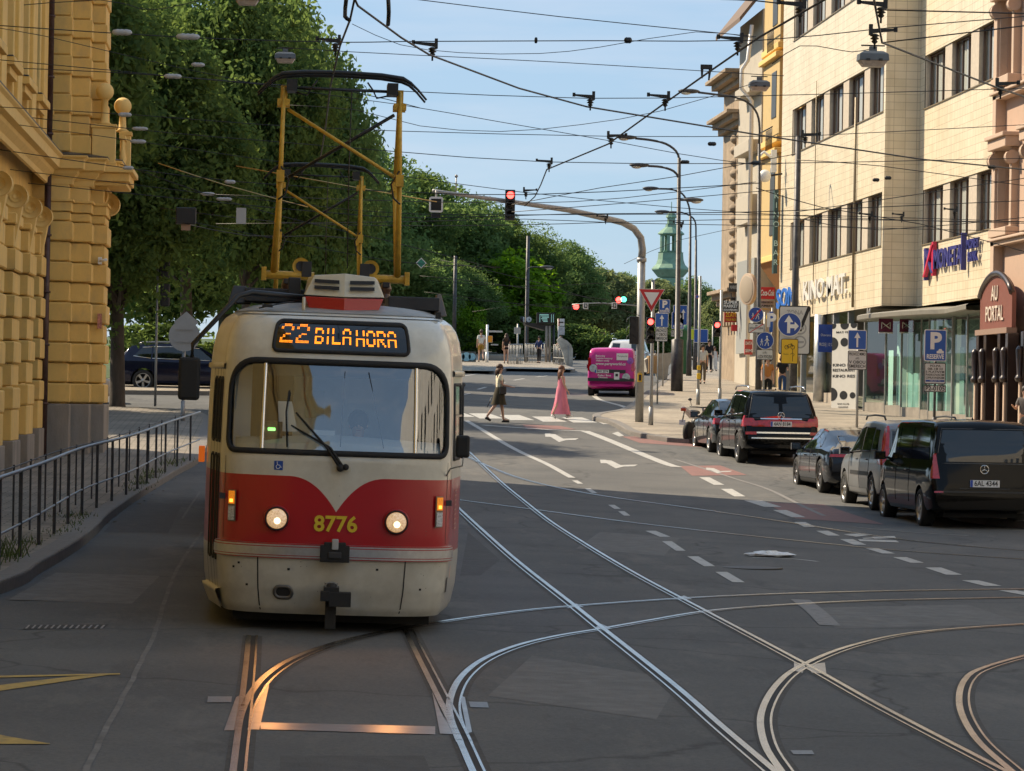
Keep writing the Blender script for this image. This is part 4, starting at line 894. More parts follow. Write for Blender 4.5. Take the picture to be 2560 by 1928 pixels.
for (x, WS, e0, e1) in ((20, LW, LW[0][0]-.1, LW[-1][1]+.1), (21.16, RW, RW[0][0]-.1, RW[-1][1]+.1)):
    for a, b in ROWS[:3]:
        ed = [e0]+[v for w in WS for v in w]+[e1]
        for i in range(0, len(ed), 2):
            if ed[i+1]-ed[i] > .02: mb = MB(); mb.bb(x+.035, x+.55, ed[i], ed[i+1], a, b, PIER); KB(mb, 'window_pier')
        for w in WS: win(x, w[0], w[1], a, b)
# letters on the facade
def wtext(t, px0, px1, xw, z, h, m, ext=.09, bold=.02, parent=None, name='sign_letters', label=None, shear=0):
    w0 = YW(px0, xw-.15); w1 = YW(px1, xw-.15); mb = MB()
    mb.text(t, h*1.38, WALLX((xw-.12, (w0+w1)/2, z)), m, ext=.03, bold=bold, width=w0-w1, shear=shear)
    return KB(mb, name, label=label)
LWH = M('letter_white', (.72, .7, .66), .4); LBL = M('letter_navy', (.035, .035, .2), .4); LCY = M('letter_blue', (.01, .14, .55), .4); LRD = M('letter_magenta', (.55, .02, .08), .4)
wtext('KINO MAT.', 2004, 2112, 20, 6.55, .72, LWH)
wtext('SON', 1938, 1982, 20, 6.45, .78, LCY, label='blue projecting letters beside the dark mast')
wtext('MONETA', 2328, 2398, 21.16, 6.98, .62, LBL)
wtext('MONEY\nBANK', 2410, 2440, 21.16, 7.05, .30, LBL)
mb = MB(); ym = YW(2403, 21); mb.bb(20.94, 21.1, ym-.06, ym+.06, 6.5, 7.65, LBL); KB(mb, 'sign_bar')
mb = MB(); ya, yb = YW(2307, 21), YW(2326, 21)
def bar(mb, p, q, w, m, x=21.0):
    (y0, z0), (y1, z1) = p, q; mb.add([(x, y0-w, z0), (x, y0+w, z0), (x, y1+w, z1), (x, y1-w, z1), (x+.12, y0-w, z0), (x+.12, y0+w, z0), (x+.12, y1+w, z1), (x+.12, y1-w, z1)], [(0, 3, 2, 1), (0, 1, 5, 4), (1, 2, 6, 5), (2, 3, 7, 6), (3, 0, 4, 7)], m)
bar(mb, (ya, 6.4), (ya, 7.45), .12, LBL); bar(mb, (yb, 6.5), (yb, 7.6), .12, LRD); bar(mb, (ya, 7.4), (yb, 6.6), .12, LBL, 20.98); bar(mb, (ya, 6.5), (yb, 7.5), .12, LRD, 20.96); KB(mb, 'sign_emblem')
# canopy and shopfront
def PX(px, w, z): return Vector(((px-690)*w/F, w, z))
mb = MB(); edge = []
for t in np.linspace(0, 1, 18):
    px = 2148+(2372-2148)*t; w = 108.5-9.8*t; e = -.9*math.sin(math.pi*min(1, t*1.05))**.6
    edge.append(((px-690)*w/F+e*.6, w-.2+e*.4))
edge += [((2455-690)*93.9/F-.3, 93.9)]
CAN = M('canopy_zinc', (.24, .225, .19), .5, .2, var=.2, scale=3, dirt=(.1, .09, .07), dscale=3); 
rows = [[(x+dx, y, z) for x, y in edge] for (dx, z) in ((1.6, 5.17), (.05, 5.17), (0, 5.2), (0, 5.33), (.08, 5.37), (1.6, 5.55))]
mb.grid(rows, CAN, smooth=False, flip=False); KB(mb, 'canopy')
SHG = glassmat('shop_glass', (.80, .95, .91), .16, .02, .42); TEAL = M('shop_interior_teal', (.42, .64, .58), .8, var=.5, scale=.7, stretch=(1, 1, .2)); PALE = M('shop_interior_pale', (.75, .8, .66), .8)
poly = [(2148, 108.5), (2200, 106.3), (2240, 104.8), (2290, 103.0), (2310, 102.2), (2371, 99.9), (2407, 97.9), (2443, 95.6)]
pts = [((px-690)*w/F+.35, w) for px, w in poly]
mb = MB(); mc = MB()
for (a, b) in zip(pts[:-1], pts[1:]):
    z0 = zg(*a)+.13
    mb.add([(a[0], a[1], z0+.3), (b[0], b[1], z0+.3), (b[0], b[1], 5.15), (a[0], a[1], 5.15)], [(0, 1, 2, 3)], SHG)
KB(mb, 'shop_glazing')
mb = MB()
for i, (x, y) in enumerate(pts):
    z0 = zg(x, y); r = .05 if i in (0, 5, 7) else .03; mb.bb(x-r, x+r, y-r, y+r, z0, 5.16, STEEL)
for (a, b) in zip(pts[:-1], pts[1:]):
    z0 = zg(*a)+.13; mb.add([(a[0]-.02, a[1], z0-.1), (b[0]-.02, b[1], z0-.1), (b[0]-.02, b[1], z0+.3), (a[0]-.02, a[1], z0+.3)], [(0, 1, 2, 3)], M('shop_plinth', (.28, .25, .21), .5, var=.3, scale=2))
KB(mb, 'shop_frame')
mb = MB()
rn = random.Random(5)
for (a, b) in zip(pts[:-1], pts[1:]):
    n_ = max(2, int(abs(a[1]-b[1])/.45))
    for k in range(n_):
        t0, t1 = k/n_, (k+.92)/n_; o_ = .5+rn.uniform(0, .5); zt = rn.choice((5.1, 5.1, 4.2, 3.4)); mm_ = rn.choice((TEAL, TEAL, PALE, M('shop_interior_grey', (.25, .32, .3), .7)))
        mb.add([(a[0]+(b[0]-a[0])*t+o_, a[1]+(b[1]-a[1])*t, z) for t, z in ((t0, 1.7), (t1, 1.7), (t1, zt), (t0, zt))], [(0, 1, 2, 3)], mm_)
for (a, b) in zip(pts[:-1], pts[1:]): mb.add([(a[0]+1.2, a[1], 1.5), (b[0]+1.2, b[1], 1.5), (b[0]+1.2, b[1], 5.14), (a[0]+1.2, a[1], 5.14)], [(0, 1, 2, 3)], TEAL)
KB(mb, 'shop_interior')
def board(name, px, py, w, wpx, hpx, m, Y, thick=.03, **k):
    c = pp(px, py, Y); s = Y/F; mb = MB(); mb.box(c, (wpx*s, thick, hpx*s), m); return mb, c, s
mb = MB(); c = pp(2111, 927, 110.4); s = 110.4/F; BAN = M('banner_white', (.62, .6, .55), .6, var=.05)
mb.box(c, (57*s, .04, 238*s), BAN)
for (dx, dy, r) in ((-28, -68, 17), (0, -72, 11), (-28, 60, 17), (0, 62, 11), (21, 62, 8), (0, -116, 12), (21, -116, 9), (-26, 112, 12), (2, 114, 12), (22, 114, 9), (-27, -115, 9)):
    n = 24; cx_ = max(-28.5+0, dx)
    P = [(c.x+max(-28.5, min(28.5, dx+r*math.cos(t)*.82))*s, c.y-.025, c.z-max(-119, min(119, dy+r*math.sin(t)))*s) for t in np.linspace(0, 2*math.pi, n, endpoint=False)]
    mb.poly(P[::-1] if False else P, BLACK)
for (t, dy, h, m_) in (('KINO RES', -14, 7, BLACK), ('RESTAURANT', -1, 7, BLACK), ('KINO RES', 14, 7, BLACK), ('MAT FILM', -97, 5, BLACK), ('BAR KLUB', 84, 3.5, BLACK), ('GALERIE', 92, 3.5, BLACK), ('VSTUPENKY A TELEFON', 100, 2.6, BLACK)):
    mb.text(t, h*s*1.4, FACE((c.x, c.y-.03, c.z-dy*s)), m_, bold=.02, width=min(52*s, len(t)*h*s*.95))
a_ = R(-62); mb.v = [(c.x+((v[0]-c.x)*1.75)*math.cos(a_)-(v[1]-c.y)*math.sin(a_), c.y+((v[0]-c.x)*1.75)*math.sin(a_)+(v[1]-c.y)*math.cos(a_), v[2]) for v in mb.v]
KB(mb, 'cinema_banner')
mb = MB(); c = pp(2064, 846, 113.5); s = 113.5/F; mb.box(c, (37*s, .03, 70*s), M('poster_blue', (.03, .08, .38), .5, var=.2, scale=3)); mb.text('Otevreno', 9*s, FACE((c.x, c.y-.03, c.z+8*s)), WHITE, width=26*s); mb.text('PRODEJ | 10 %', 12*s, FACE((c.x, c.y-.03, c.z-16*s)), WHITE, width=33*s); KB(mb, 'blue_poster')
mb = MB(); mb.add([(20.15, 110.8, 2.2), (20.15, 124, 2.4), (20.15, 124, 5.62), (20.15, 110.8, 5.62)], [(0, 1, 2, 3)], SHG)
for y in (111.5, 114.5, 118, 121.5, 125.5): mb.bb(20.05, 20.25, y-.1, y+.1, 1.9, 5.62, STEEL)
mb.lathe([(.24, 1.8), (.24, 5.62)], (19.95, 116.6, 0), M('silver_column', (.5, .5, .48), .35, .6, var=.2)); mb.bb(20.05, 20.3, 110.8, 127.5, 1.7, 2.75, M('sandstone_base', (.36, .31, .25), .7, var=.25, scale=1.5)); KB(mb, 'cinema_shopfront')
for (px, py) in ((2206, 815), (2258, 815)):
    mb = MB(); Y = 105.2; s = Y/F; c = pp(px, py, Y); c.y -= .6; mb.box(c, (36*s, .04, 34*s), M('emblem_board', (.12, .01, .05), .5)); mb.box(c+Vector((0, 0, -18*s)), (36*s, .04, 4*s), WHITE)
    for q in ([(-11, 8), (-11, -8), (-1, 0)], [(11, 8), (11, -8), (1, 0)]):
        mb.tube([c+Vector((a*s, -.03, b*s)) for a, b in q+[q[0]]], .018, WHITE, 5)
    mb.tube([c+Vector((-11*s, -.03, 8*s)), c+Vector((11*s, -.03, -8*s))], .018, WHITE, 5)
    KB(mb, 'hanging_sign')
mb = MB(); Y = 107.4; s = Y/F; c = pp(2182, 793, Y); c.y -= .8; mb.text('MONETA', 16*s, FACE(c), WHITE, bold=.03, width=34*s, ext=.02); mb.text('M', 44*s, FACE(c+Vector((-22*s, 0, 3*s))), WHITE, bold=.02, width=8*s, ext=.02); KB(mb, 'shop_sign_letters')
mb = MB(); ym = 20*F/(2145-690); mb.tube([(19.93, 110.0, 5.7), (19.93, 110.0, 13)], .05, ALUT, 6); mb.tube([(19.93, 118.3, 5.7), (19.93, 118.3, 14.4)], .02, ALUT, 6); KB(mb, 'downpipe')

# ---------------------------------------------------------------- salmon building with the dark portal
SAL = M('salmon_stucco', (.50, .35, .26), .85, var=.1, scale=2, dirt=(.36, .2, .14), dscale=2, damt=.5); SALP = M('salmon_trim', (.54, .40, .30), .8, var=.1, dirt=(.3, .18, .13), dscale=3)
WOOD = M('dark_portal_wood', (.035, .02, .016), .35, var=.4, coat=.3); BOARD = M('portal_board', (.21, .075, .055), .5, var=.08, scale=3)
sb = empty('portal_building', (21.2, 90, 2), label='salmon stucco building with dark carved portal under an arched sign board', cat='building'); s0 = Vector(sb.location)
def SB(mb, name, **k):
    mb.v = [tuple(Vector(v)-s0) for v in mb.v]; return mb.build(name, sb, **k)
mb = MB(); wally(mb, 21.2, 70, 92.95, 1, 25, [(91.0-4*k, 92.4-4*k, a, a+2.2) for k in range(4) for a in (7.6, 12.0, 16.6)], SAL, .35); mb.bb(21.6, 40, 70, 92.9, 1, 24.9, SAL); SB(mb, 'wall')
for k in range(4):
    for a in (7.6, 12.0, 16.6):
        mb = MB(); y = 91.0-4*k; mb.bb(20.98, 21.25, y-.3, y-.04, a-.1, a+2.2, SALP); mb.bb(20.98, 21.25, y+1.44, y+1.7, a-.1, a+2.2, SALP); mb.bb(20.75, 21.3, y-.45, y+1.85, a+2.2, a+2.5, SALP); mb.bb(20.66, 21.3, y-.5, y+1.9, a+2.5, a+2.62, SALP); mb.bb(20.8, 21.3, y-.4, y+1.8, a-.35, a-.1, SALP)
        mb.lathe([(.22, -.15), (.22, .15)], (20.95, y+1.6, a+1.9), SALP, axis='y', n=14); mb.lathe([(.18, -.15), (.18, .15)], (20.98, y-.25, a+1.9), SALP, axis='y', n=14)
        mb.bb(21.5, 21.55, y, y+1.4, a, a+2.2, DGL); SB(mb, 'window_surround', bevel=.02)
mb = MB()
for z in (7.0, 11.3, 15.9): mb.bb(20.9, 21.3, 70, 92.97, z, z+.14, SALP); mb.bb(20.8, 21.3, 70, 92.98, z+.14, z+.22, SALP)
mb.bb(20.9, 21.3, 92.5, 92.92, 6, 24, SALP)
for k in range(14): mb.bb(21.12, 21.22, 88, 93.1, 7.6+k*.45, 7.6+k*.45+.38, SALP) if k % 2 == 0 and False else None
SB(mb, 'string_course', bevel=.02)
mb = MB(); ya, yb = 95.2, 91.1; P = []
for t in np.linspace(0, 1, 15): P.append((20.75, ya+(yb-ya)*t, 5.55+.62*math.sin(math.pi*t)**.7))
P = [(20.75, ya, 4.55)]+P+[(20.75, yb, 4.55)]; P = [(x, y-1.75, z) for x, y, z in P]
mb.poly(P[::-1], BOARD, thick=(.12, 0, 0)); mb.tube([(20.74, y, z) for x, y, z in P[1:-1]], .09, WOOD, 8); mb.bb(20.6, 20.9, yb-1.75, ya-1.75, 4.4, 4.56, M('portal_moulding', (.3, .2, .15), .5)); SB(mb, 'portal_board')
mb = MB(); mb.text('AU\nPORTAL', .62, WALLX((20.72, 91.45, 5.28)), M('portal_letters', (.7, .6, .5), .4), ext=.01, bold=.01); SB(mb, 'portal_letters')
mb = MB()
for y in (93.2, 92.2, 90.4, 89.4, 87.5): mb.bb(20.62, 20.95, y-.16, y+.16, 1.2, 4.4, WOOD); mb.bb(20.55, 20.62, y-.08, y+.08, 1.4, 3.0, SALP); mb.lathe([(.1, 3.0), (.14, 3.1), (.08, 3.2), (.12, 3.9), (.05, 4.0)], (20.56, y, 0), WOOD, n=10)
mb.bb(21.0, 21.19, 84, 93.3, 1.2, 4.4, WOOD); mb.bb(20.9, 20.99, 90.6, 92, 3.5, 3.66, SALP); SB(mb, 'portal_frame', bevel=.02)

# ---------------------------------------------------------------- narrow yellow house, grey house with white downpipe, brown house at the end of the row
def house(label, name, y0, y1, x, h, m):
    e = empty(name, (x, (y0+y1)/2, zg(x, (y0+y1)/2)), label=label, cat='building'); return e
DUL = M('dull_pane', (.06, .065, .07), .45); YS = M('yellow_stucco', (.56, .41, .19), .85, var=.12, scale=2, dirt=(.4, .22, .06), dscale=2); GS = M('pale_grey_stucco', (.48, .43, .35), .85, var=.15, scale=1.5, dirt=(.3, .26, .2), dscale=1.5); BS = M('brown_sandstone', (.34, .26, .18), .85, var=.25, scale=1.5, dirt=(.12, .09, .06), dscale=2, damt=.7)
e = house('narrow yellow stucco house with stepped bay and balconies beside the tiled building', 'yellow_house', 127.7, 133.5, 20, 19, YS); b0 = Vector(e.location)
def EB(mb, name, **k):
    mb.v = [tuple(Vector(v)-b0) for v in mb.v]; return mb.build(name, e, **k)
mb = MB(); mb.bb(20.1, 38, 127.7, 133.6, 1, 20.5, YS); EB(mb, 'wall')
mb = MB()
for (z0, z1) in ((8.4, 12.5), (13.2, 16.4), (17, 19.6)):
    mb.bb(19.25, 20.2, 128.3, 132.6, z0, z1, YS); mb.bb(19.05, 20.3, 128.1, 132.8, z1, z1+.2, STUC2); mb.bb(19.15, 20.3, 128.2, 132.7, z0-.25, z0, STUC2); mb.bb(19.5, 19.9, 128.26, 128.31, z0+.8, z1-.6, DUL)
    mb.bb(19.22, 19.3, 129, 130.2, z0+.8, z1-.5, DUL)
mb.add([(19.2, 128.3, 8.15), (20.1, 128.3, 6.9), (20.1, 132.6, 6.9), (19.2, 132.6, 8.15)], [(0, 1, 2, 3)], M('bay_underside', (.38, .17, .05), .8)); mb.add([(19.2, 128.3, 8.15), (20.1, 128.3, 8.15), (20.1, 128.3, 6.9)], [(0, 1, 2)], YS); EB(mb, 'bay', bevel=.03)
mb = MB()
for z in (12.6, 16.6):
    for k in range(6): mb.tube([(19.0, 128.5+k*.3, z+.1), (19.0, 128.5+k*.3, z+.9)], .02, BLACK, 5)
    mb.tube([(19, 128.4, z+.95), (19, 132, z+.95)], .03, BLACK, 5)
EB(mb, 'balcony_railing'); e.location.x += .85
e = house('pale grey house with a long white downpipe and blue hoarding behind the yellow house', 'grey_house', 133.7, 140, 20, 19, GS); b0 = Vector(e.location)
mb = MB(); mb.bb(19.6, 38, 133.7, 140.4, 1, 19, GS); mb.bb(19.2, 19.6, 134, 138, 10, 11.2, GS); mb.bb(19.1, 19.7, 133.9, 138.2, 13.0, 13.5, GS); mb.bb(19.1, 19.7, 133.9, 138.2, 15.5, 15.9, GS); EB(mb, 'wall', bevel=.02)
mb = MB(); mb.add([(18.6, 133.6, 18.4), (18.6, 141, 18.4), (23, 141, 24), (23, 133.6, 24), (18.6, 133.6, 18.6), (18.6, 141, 18.6), (23, 141, 24.2), (23, 133.6, 24.2)], [(0, 3, 2, 1), (4, 5, 6, 7), (0, 1, 5, 4), (0, 4, 7, 3)], M('roof_brown_tiles', (.16, .11, .08), .8)); EB(mb, 'roof')
mb = MB(); mb.tube([(19.15, 133.8, 18.3), (19.0, 133.8, 16.8), (18.75, 133.8, 16.4), (18.75, 133.8, 15.6), (19.2, 133.8, 15.1), (19.2, 133.8, 3)], .09, WHITE, 10); EB(mb, 'downpipe')
mb = MB(); mb.bb(19.45, 19.62, 134, 139, 4.5, 8.5, M('hoarding_blue_grey', (.30, .31, .30), .7)); EB(mb, 'hoarding'); e.location.x += .6
e = house('brown rusticated house with heavy cornices at the far end of the right row', 'brown_house', 140.5, 147, 19.5, 17, BS); b0 = Vector(e.location)
mb = MB(); mb.bb(19.3, 38, 140.6, 147, 1, 17.2, BS); EB(mb, 'wall')
mb = MB()
for k in range(13): z = 8+k*.52; mb.sphere((19.35, 141, z), .3, BS, 10, 6, (1, 1.2, .8)); mb.sphere((19.35, 143, z), .3, BS, 10, 6, (1, 1.2, .8))
for (z, p) in ((7.3, .75), (15.2, .9), (17.0, 1.0)): mb.bb(19.4-p, 20, 140.3, 147, z, z+.16, BS); mb.bb(19.4-p*.7, 20, 140.4, 147, z-.25, z, BS); mb.bb(19.4-p*.4, 20, 140.45, 147, z-.5, z-.25, BS)
for k in range(5): mb.bb(18.95, 19.4, 140.55+k*.9, 140.9+k*.9, 5.8, 7.0, BS)
mb.bb(19.0, 19.4, 140.5, 146, 1, 2.6, BS); EB(mb, 'cornice', bevel=.02); e.location.x += 1.15

# ---------------------------------------------------------------- copper church tower and little red turret far away
Y = 620; s = Y/F; c = pp(1676, 684, Y); COP = M('copper_patina', (.19, .33, .23), .75, var=.4, scale=.3, dirt=(.2, .19, .13), dscale=.35, damt=.8)
e = empty('church_tower', c, label='green copper baroque church tower with open lantern above distant trees', cat='church tower')
for nm, prof in (('tower_body', [(4.2, -16), (4.2, -1.4)]), ('lower_roof', [(4.0, -1.2), (6.0, 2.6-1.5), (5.9, 1.5), (4.6, 2.8), (4.1, 4.2), (3.9, 6.3), (4.1, 6.5)]), ('lantern', [(3.5, 6.5), (3.5, 6.9)]), ('lantern_roof', [(3.2, 11.6), (4.2, 12.0), (4.2, 12.3), (3.0, 13.4), (1.9, 14.2), (1.7, 15.2)]), ('upper_lantern', [(1.3, 15.2), (1.3, 17), (1.8, 17.2), (1.5, 18), (.5, 18.8), (.12, 19.4), (.12, 22)])):
    mb = MB(); mb.lathe([(r*s*8.0, h*s*8.2) for r, h in prof], (0, 0, 0), COP, n=8, smooth=False); mb.build(nm, e)
mb = MB()
for k in range(8):
    a = R(22.5+45*k); r = 3.0*s*8.0; mb.box((r*math.cos(a), r*math.sin(a), 9.2*s*8.2), (.6, .6, 5*s*8.2), COP)
mb.build('lantern_columns', e)
Y = 260; s = Y/F; c = pp(1480, 800, Y)
PINKW = M('pink_stucco', (.55, .31, .25), .85, var=.1); RT = M('red_roof_tiles', (.42, .10, .04), .7, var=.25, scale=3)
e = empty('pink_turret_house', c, label='small pink house with a pointed red tiled turret among the far trees', cat='house')
mb = MB(); mb.box((0, 2, -1.6), (2.4, 3, 7), PINKW); mb.box((-.7, .45, -.6), (.35, .1, 1.2), DGL); mb.box((.2, .45, -.6), (.35, .1, 1.2), DGL); mb.build('wall', e)
mb = MB(); mb.lathe([(1.5, 1.0), (1.1, 2.0), (.75, 2.7)], (.0, 2, 0), RT, n=8, smooth=False); mb.lathe([(.75, 1.9), (.55, 2.6), (.08, 2.62+.0)], (0, 2, .0), RT, n=8, smooth=False)
mb.build('roof', e)
mb = MB(); mb.lathe([(.62, 1.85), (.62, 2.2)], (0, 2, 0), WHITE, n=8); mb.lathe([(.7, 2.2), (.4, 2.75), (.05, 3.15)], (0, 2, 0), RT, n=8, smooth=False); mb.tube([(0, 2, 3.1), (0, 2, 4.2)], .04, BLACK, 6); mb.sphere((0, 2, 3.5), .1, M('gold_ball', (.6, .4, .1), .3, .8), 8, 6); mb.build('turret', e)
# ================================================================ VEHICLES
CGL = M('car_glass', (.006, .007, .008), .03, spec=.7, coat=.3); TYRE = M('tyre', (.018, .018, .018), .8, bump=.2); RIM = M('rim_silver', (.5, .5, .5), .28, .9); RIMD = M('rim_grey', (.2, .2, .21), .3, .8)
TL = M('tail_lamp_red', (.45, .008, .01), .15, coat=.8, var=.35, scale=14); PLT = M('plate_white', (.72, .72, .72), .4); PLB = M('plate_blue', (.02, .07, .4), .4); TRIM = M('car_trim_black', (.02, .02, .02), .55); SG0 = M('seal_grey', (.12, .12, .12), .3); UND = M('underbody', (.012, .012, .012), .9)
def paint(name, col, metal=.0, rough=.1): return M(name, col, rough, metal, coat=.2, spec=.35, var=.05, scale=1.5, dirt=tuple(min(1, c*1.5+.004) for c in col), dscale=3, damt=.25)
def apply_bool(o, cutters):
    for c in cutters:
        md = o.modifiers.new('b', 'BOOLEAN'); md.operation = 'DIFFERENCE'; md.object = c; md.solver = 'EXACT'
    dg = bpy.context.evaluated_depsgraph_get(); me = bpy.data.meshes.new_from_object(o.evaluated_get(dg)); o.modifiers.clear(); o.data = me
    for c in cutters: bpy.data.objects.remove(c)
def wheel(parent, x, y, r, w, rim, spokes=5, inner=1, ang=0.0):
    t = empty('wheel', (x, y, r)); t.parent = parent
    mb = MB(); mb.lathe([(r*.66, -w*.3), (r*.69, -w/2), (r*.9, -w/2), (r*.985, -w*.4), (r, -w*.25), (r, w*.25), (r*.985, w*.4), (r*.9, w/2), (r*.69, w/2), (r*.66, w*.3)], (0, 0, 0), TYRE, n=30, axis='x', caps=False); mb.build('tyre', t)
    s = -1 if x < 0 else 1; xo = s*w*.47; mb = MB()
    mb.lathe([(r*.70, xo-s*.03), (r*.70, xo), (r*.65, xo+s*.008), (r*.62, xo-s*.05), (r*.62, xo-s*.09)], (0, 0, 0), rim, n=30, axis='x', caps=False)
    mb.lathe([(r*.64, xo-s*.09), (.01, xo-s*.08)], (0, 0, 0), UND, n=24, axis='x'); mb.lathe([(r*.16, xo-s*.05), (r*.15, xo-s*.01), (.01, xo-s*.005)], (0, 0, 0), rim, n=14, axis='x')
    for k in range(spokes):
        a = 2*math.pi*k/spokes+ang; ca, sa = math.cos(a), math.sin(a); q = .035*(5/spokes)**.5+.012
        for off_ in ((-1, 1) if spokes <= 5 else (0,)):
            o = off_*.09; c2, s2 = math.cos(a+o), math.sin(a+o)
            p = [(xo-s*.02, r*.12*ca-q*sa*.7, r*.12*sa+q*ca*.7), (xo-s*.02, r*.12*ca+q*sa*.7, r*.12*sa-q*ca*.7), (xo-s*.012, r*.66*c2+q*.5*s2, r*.66*s2-q*.5*c2), (xo-s*.012, r*.66*c2-q*.5*s2, r*.66*s2+q*.5*c2)]
            p2 = [(a_-s*.03, b_, c_) for a_, b_, c_ in p]; mb.add(p+p2, [(0, 1, 2, 3), (4, 7, 6, 5), (0, 4, 5, 1), (1, 5, 6, 2), (2, 6, 7, 3), (3, 7, 4, 0)], rim)
    mb.build('rim', t); return t
def make_car(sp, loc, rz, label, cat, group=None, name='parked_car'):
    t = empty(name, loc, rz, label=label, cat=cat, group=group)
    L_, HW = sp['L'], sp['W']/2; rear = sp['rear']     # [(z, y)] up the back
    T = [(y, z) for z, y in rear]+sp['top']; Ty = [a for a, b in T]; Tz = [b for a, b in T]
    top = lambda y: float(np.interp(y, Ty, Tz))
    belt = lambda y: float(np.interp(y, *zip(*sp['belt'])))
    hwf = lambda y: HW*float(np.interp(y, [0, .06, .18, .45, L_-.9, L_-.35, L_-.1, L_], [.90, .95, .985, 1, .99, .93, .82, .6]))
    twf = lambda y: HW*float(np.interp(y, *zip(*sp['tw'])))
    zb0 = sp.get('zb', .22)
    zbf = lambda y: float(np.interp(y, [0, .3, .8, L_-.8, L_-.1, L_], [zb0+.12, zb0+.04, zb0, zb0, zb0+.06, zb0+.15]))
    yrear = lambda z: float(np.interp(z, [a for a, b in rear], [b for a, b in rear]))
    def sect(y):
        zt = top(y); hb = hwf(y); b = min(belt(y), zt-.06); z0 = zbf(y); tw = min(twf(y), hb*.97)
        if zt <= belt(y)+.1: tw = max(tw, hb*.86)
        return [(0, z0), (hb*.8, z0), (hb*.95, z0+.06), (hb*.985, z0+.2), (hb, z0+(b-z0)*.5), (hb*.985, z0+(b-z0)*.85), (hb*.955, b), (hb*.945, b+.015), (tw+(hb*.94-tw)*.5-.0+.012, b+(zt-b)*.5), (tw+.008, zt-.07), (tw*.96, zt-.02), (tw*.75, zt), (0, zt+.018)]
    ys_ = sorted(set([round(v, 3) for v in Ty]+[round(v, 3) for v in np.arange(.1, L_, .12)]+[0, L_])); rows = []
    for y in ys_:
        h = sect(y); rows.append([(x, y, z) for x, z in h]+[(-x, y, z) for x, z in h[-2:0:-1]])
    mb = MB(); mb.grid(rows, sp['mat'], close=True); n = len(rows[0]); mb.f += [tuple(range(n)), tuple((len(rows)-1)*n+k for k in range(n))[::-1]]; mb.mi += [0, 0]; mb.sm += [False, False]
    body = mb.build('body', t, fix=True)
    r, wy, wx = sp['r'], sp['wy'], HW-.13
    cut = []
    for y in wy:
        c = MB(); c.lathe([(r+.055, -HW-.3), (r+.055, HW+.3)], (0, 0, 0), UND, n=36, axis='x', X=Matrix.Translation((0, y, r+.01))); c = c.build('cut'); c.parent = t; cut.append(c)
    bpy.context.view_layer.update(); apply_bool(body, cut); body.data.polygons.foreach_set('use_smooth', [True]*len(body.data.polygons))
    if len(body.data.materials) < 2: body.data.materials.append(UND)
    try:
        ed = body.modifiers.new('e', 'EDGE_SPLIT'); ed.split_angle = R(38)
    except Exception: pass
    mb = MB()
    mb.bb(-HW+.3, HW-.3, .3, L_-.4, zb0-.03, zb0+.5, UND); mb.build('underbody', t)
    for y in wy:
        for s in (-1, 1): wheel(t, s*wx, y, r, .24, sp.get('rim', RIM), sp.get('spokes', 5), ang=y)
    def side_x(y, z):
        h = sect(y)[1:]; zs = [q[1] for q in h]; xs_ = [q[0] for q in h]; return float(np.interp(z, zs, xs_))
    def spatch(mb, c, m, off=.006, n=8, both=True):
        for s in ((-1, 1) if both else (-1,)):
            rows = []
            for i in range(5):
                v = i/4; row = []
                for j in range(n+1):
                    u = j/n; y = (c[0][0]*(1-u)+c[1][0]*u)*(1-v)+(c[3][0]*(1-u)+c[2][0]*u)*v; z = (c[0][1]*(1-u)+c[1][1]*u)*(1-v)+(c[3][1]*(1-u)+c[2][1]*u)*v
                    row.append((s*(side_x(y, z)+off), y, z))
                rows.append(row)
            mb.grid(rows, m, flip=(s < 0))
    def rpatch(mb, x0, x1, z0, z1, m, off=.008, x0t=None, x1t=None, n=6):
        x0t = x0 if x0t is None else x0t; x1t = x1 if x1t is None else x1t; rows = []
        for i in range(n+1):
            v = i/n; z = z0+(z1-z0)*v; a = x0+(x0t-x0)*v; b = x1+(x1t-x1)*v
            rows.append([(a+(b-a)*j/8, yrear(z)-off+.03*(abs(a+(b-a)*j/8)/HW)**4, z) for j in range(9)])
        mb.grid(rows, m)
    for w in sp['windows']:
        for s in (-1, 1):
            m2 = MB(); spatch(m2, w, CGL); keep = [f for f in m2.f if m2.v[f[0]][0]*s > 0]; mb = MB(); mb.add(m2.v, keep, CGL, True)
            vv = sorted(set(i for f in keep for i in f)); mp_ = {a: i for i, a in enumerate(vv)}; mb = MB(); mb.add([m2.v[i] for i in vv], [tuple(mp_[i] for i in f) for f in keep], CGL, True); mb.build('side_window', t)
    if sp.get('wtrim'):
        mb = MB()
        for w in sp['windows']:
            for s in (-1, 1):
                for a, b in ((0, 1), (2, 3)): mb.tube([(s*(side_x(*w[a])+.01), *w[a]), (s*(side_x(w[a][0]*.5+w[b][0]*.5, w[a][1]*.5+w[b][1]*.5)+.01), w[a][0]*.5+w[b][0]*.5, w[a][1]*.5+w[b][1]*.5), (s*(side_x(*w[b])+.01), *w[b])], .014, sp['wtrim'], 5)
        mb.build('window_trim', t)
    q = sp['rw']; mb = MB(); rpatch(mb, -q[0], q[0], q[2], q[3], CGL, .008, -q[1], q[1], 10); mb.build('rear_window', t)
    zl, zh = q[2]-.03, q[3]+.02; ol = [(-q[0]-.02, zl), (q[0]+.02, zl), (q[1]+.02, zh), (-q[1]-.02, zh), (-q[0]-.02, zl)]; mb = MB(); pl = []
    for (xa, za), (xb, zb_) in zip(ol[:-1], ol[1:]): pl += [Vector((xa+(xb-xa)*k_/6, yrear(za+(zb_-za)*k_/6)-.006+.03*(abs(xa+(xb-xa)*k_/6)/HW)**4, za+(zb_-za)*k_/6)) for k_ in range(6)]
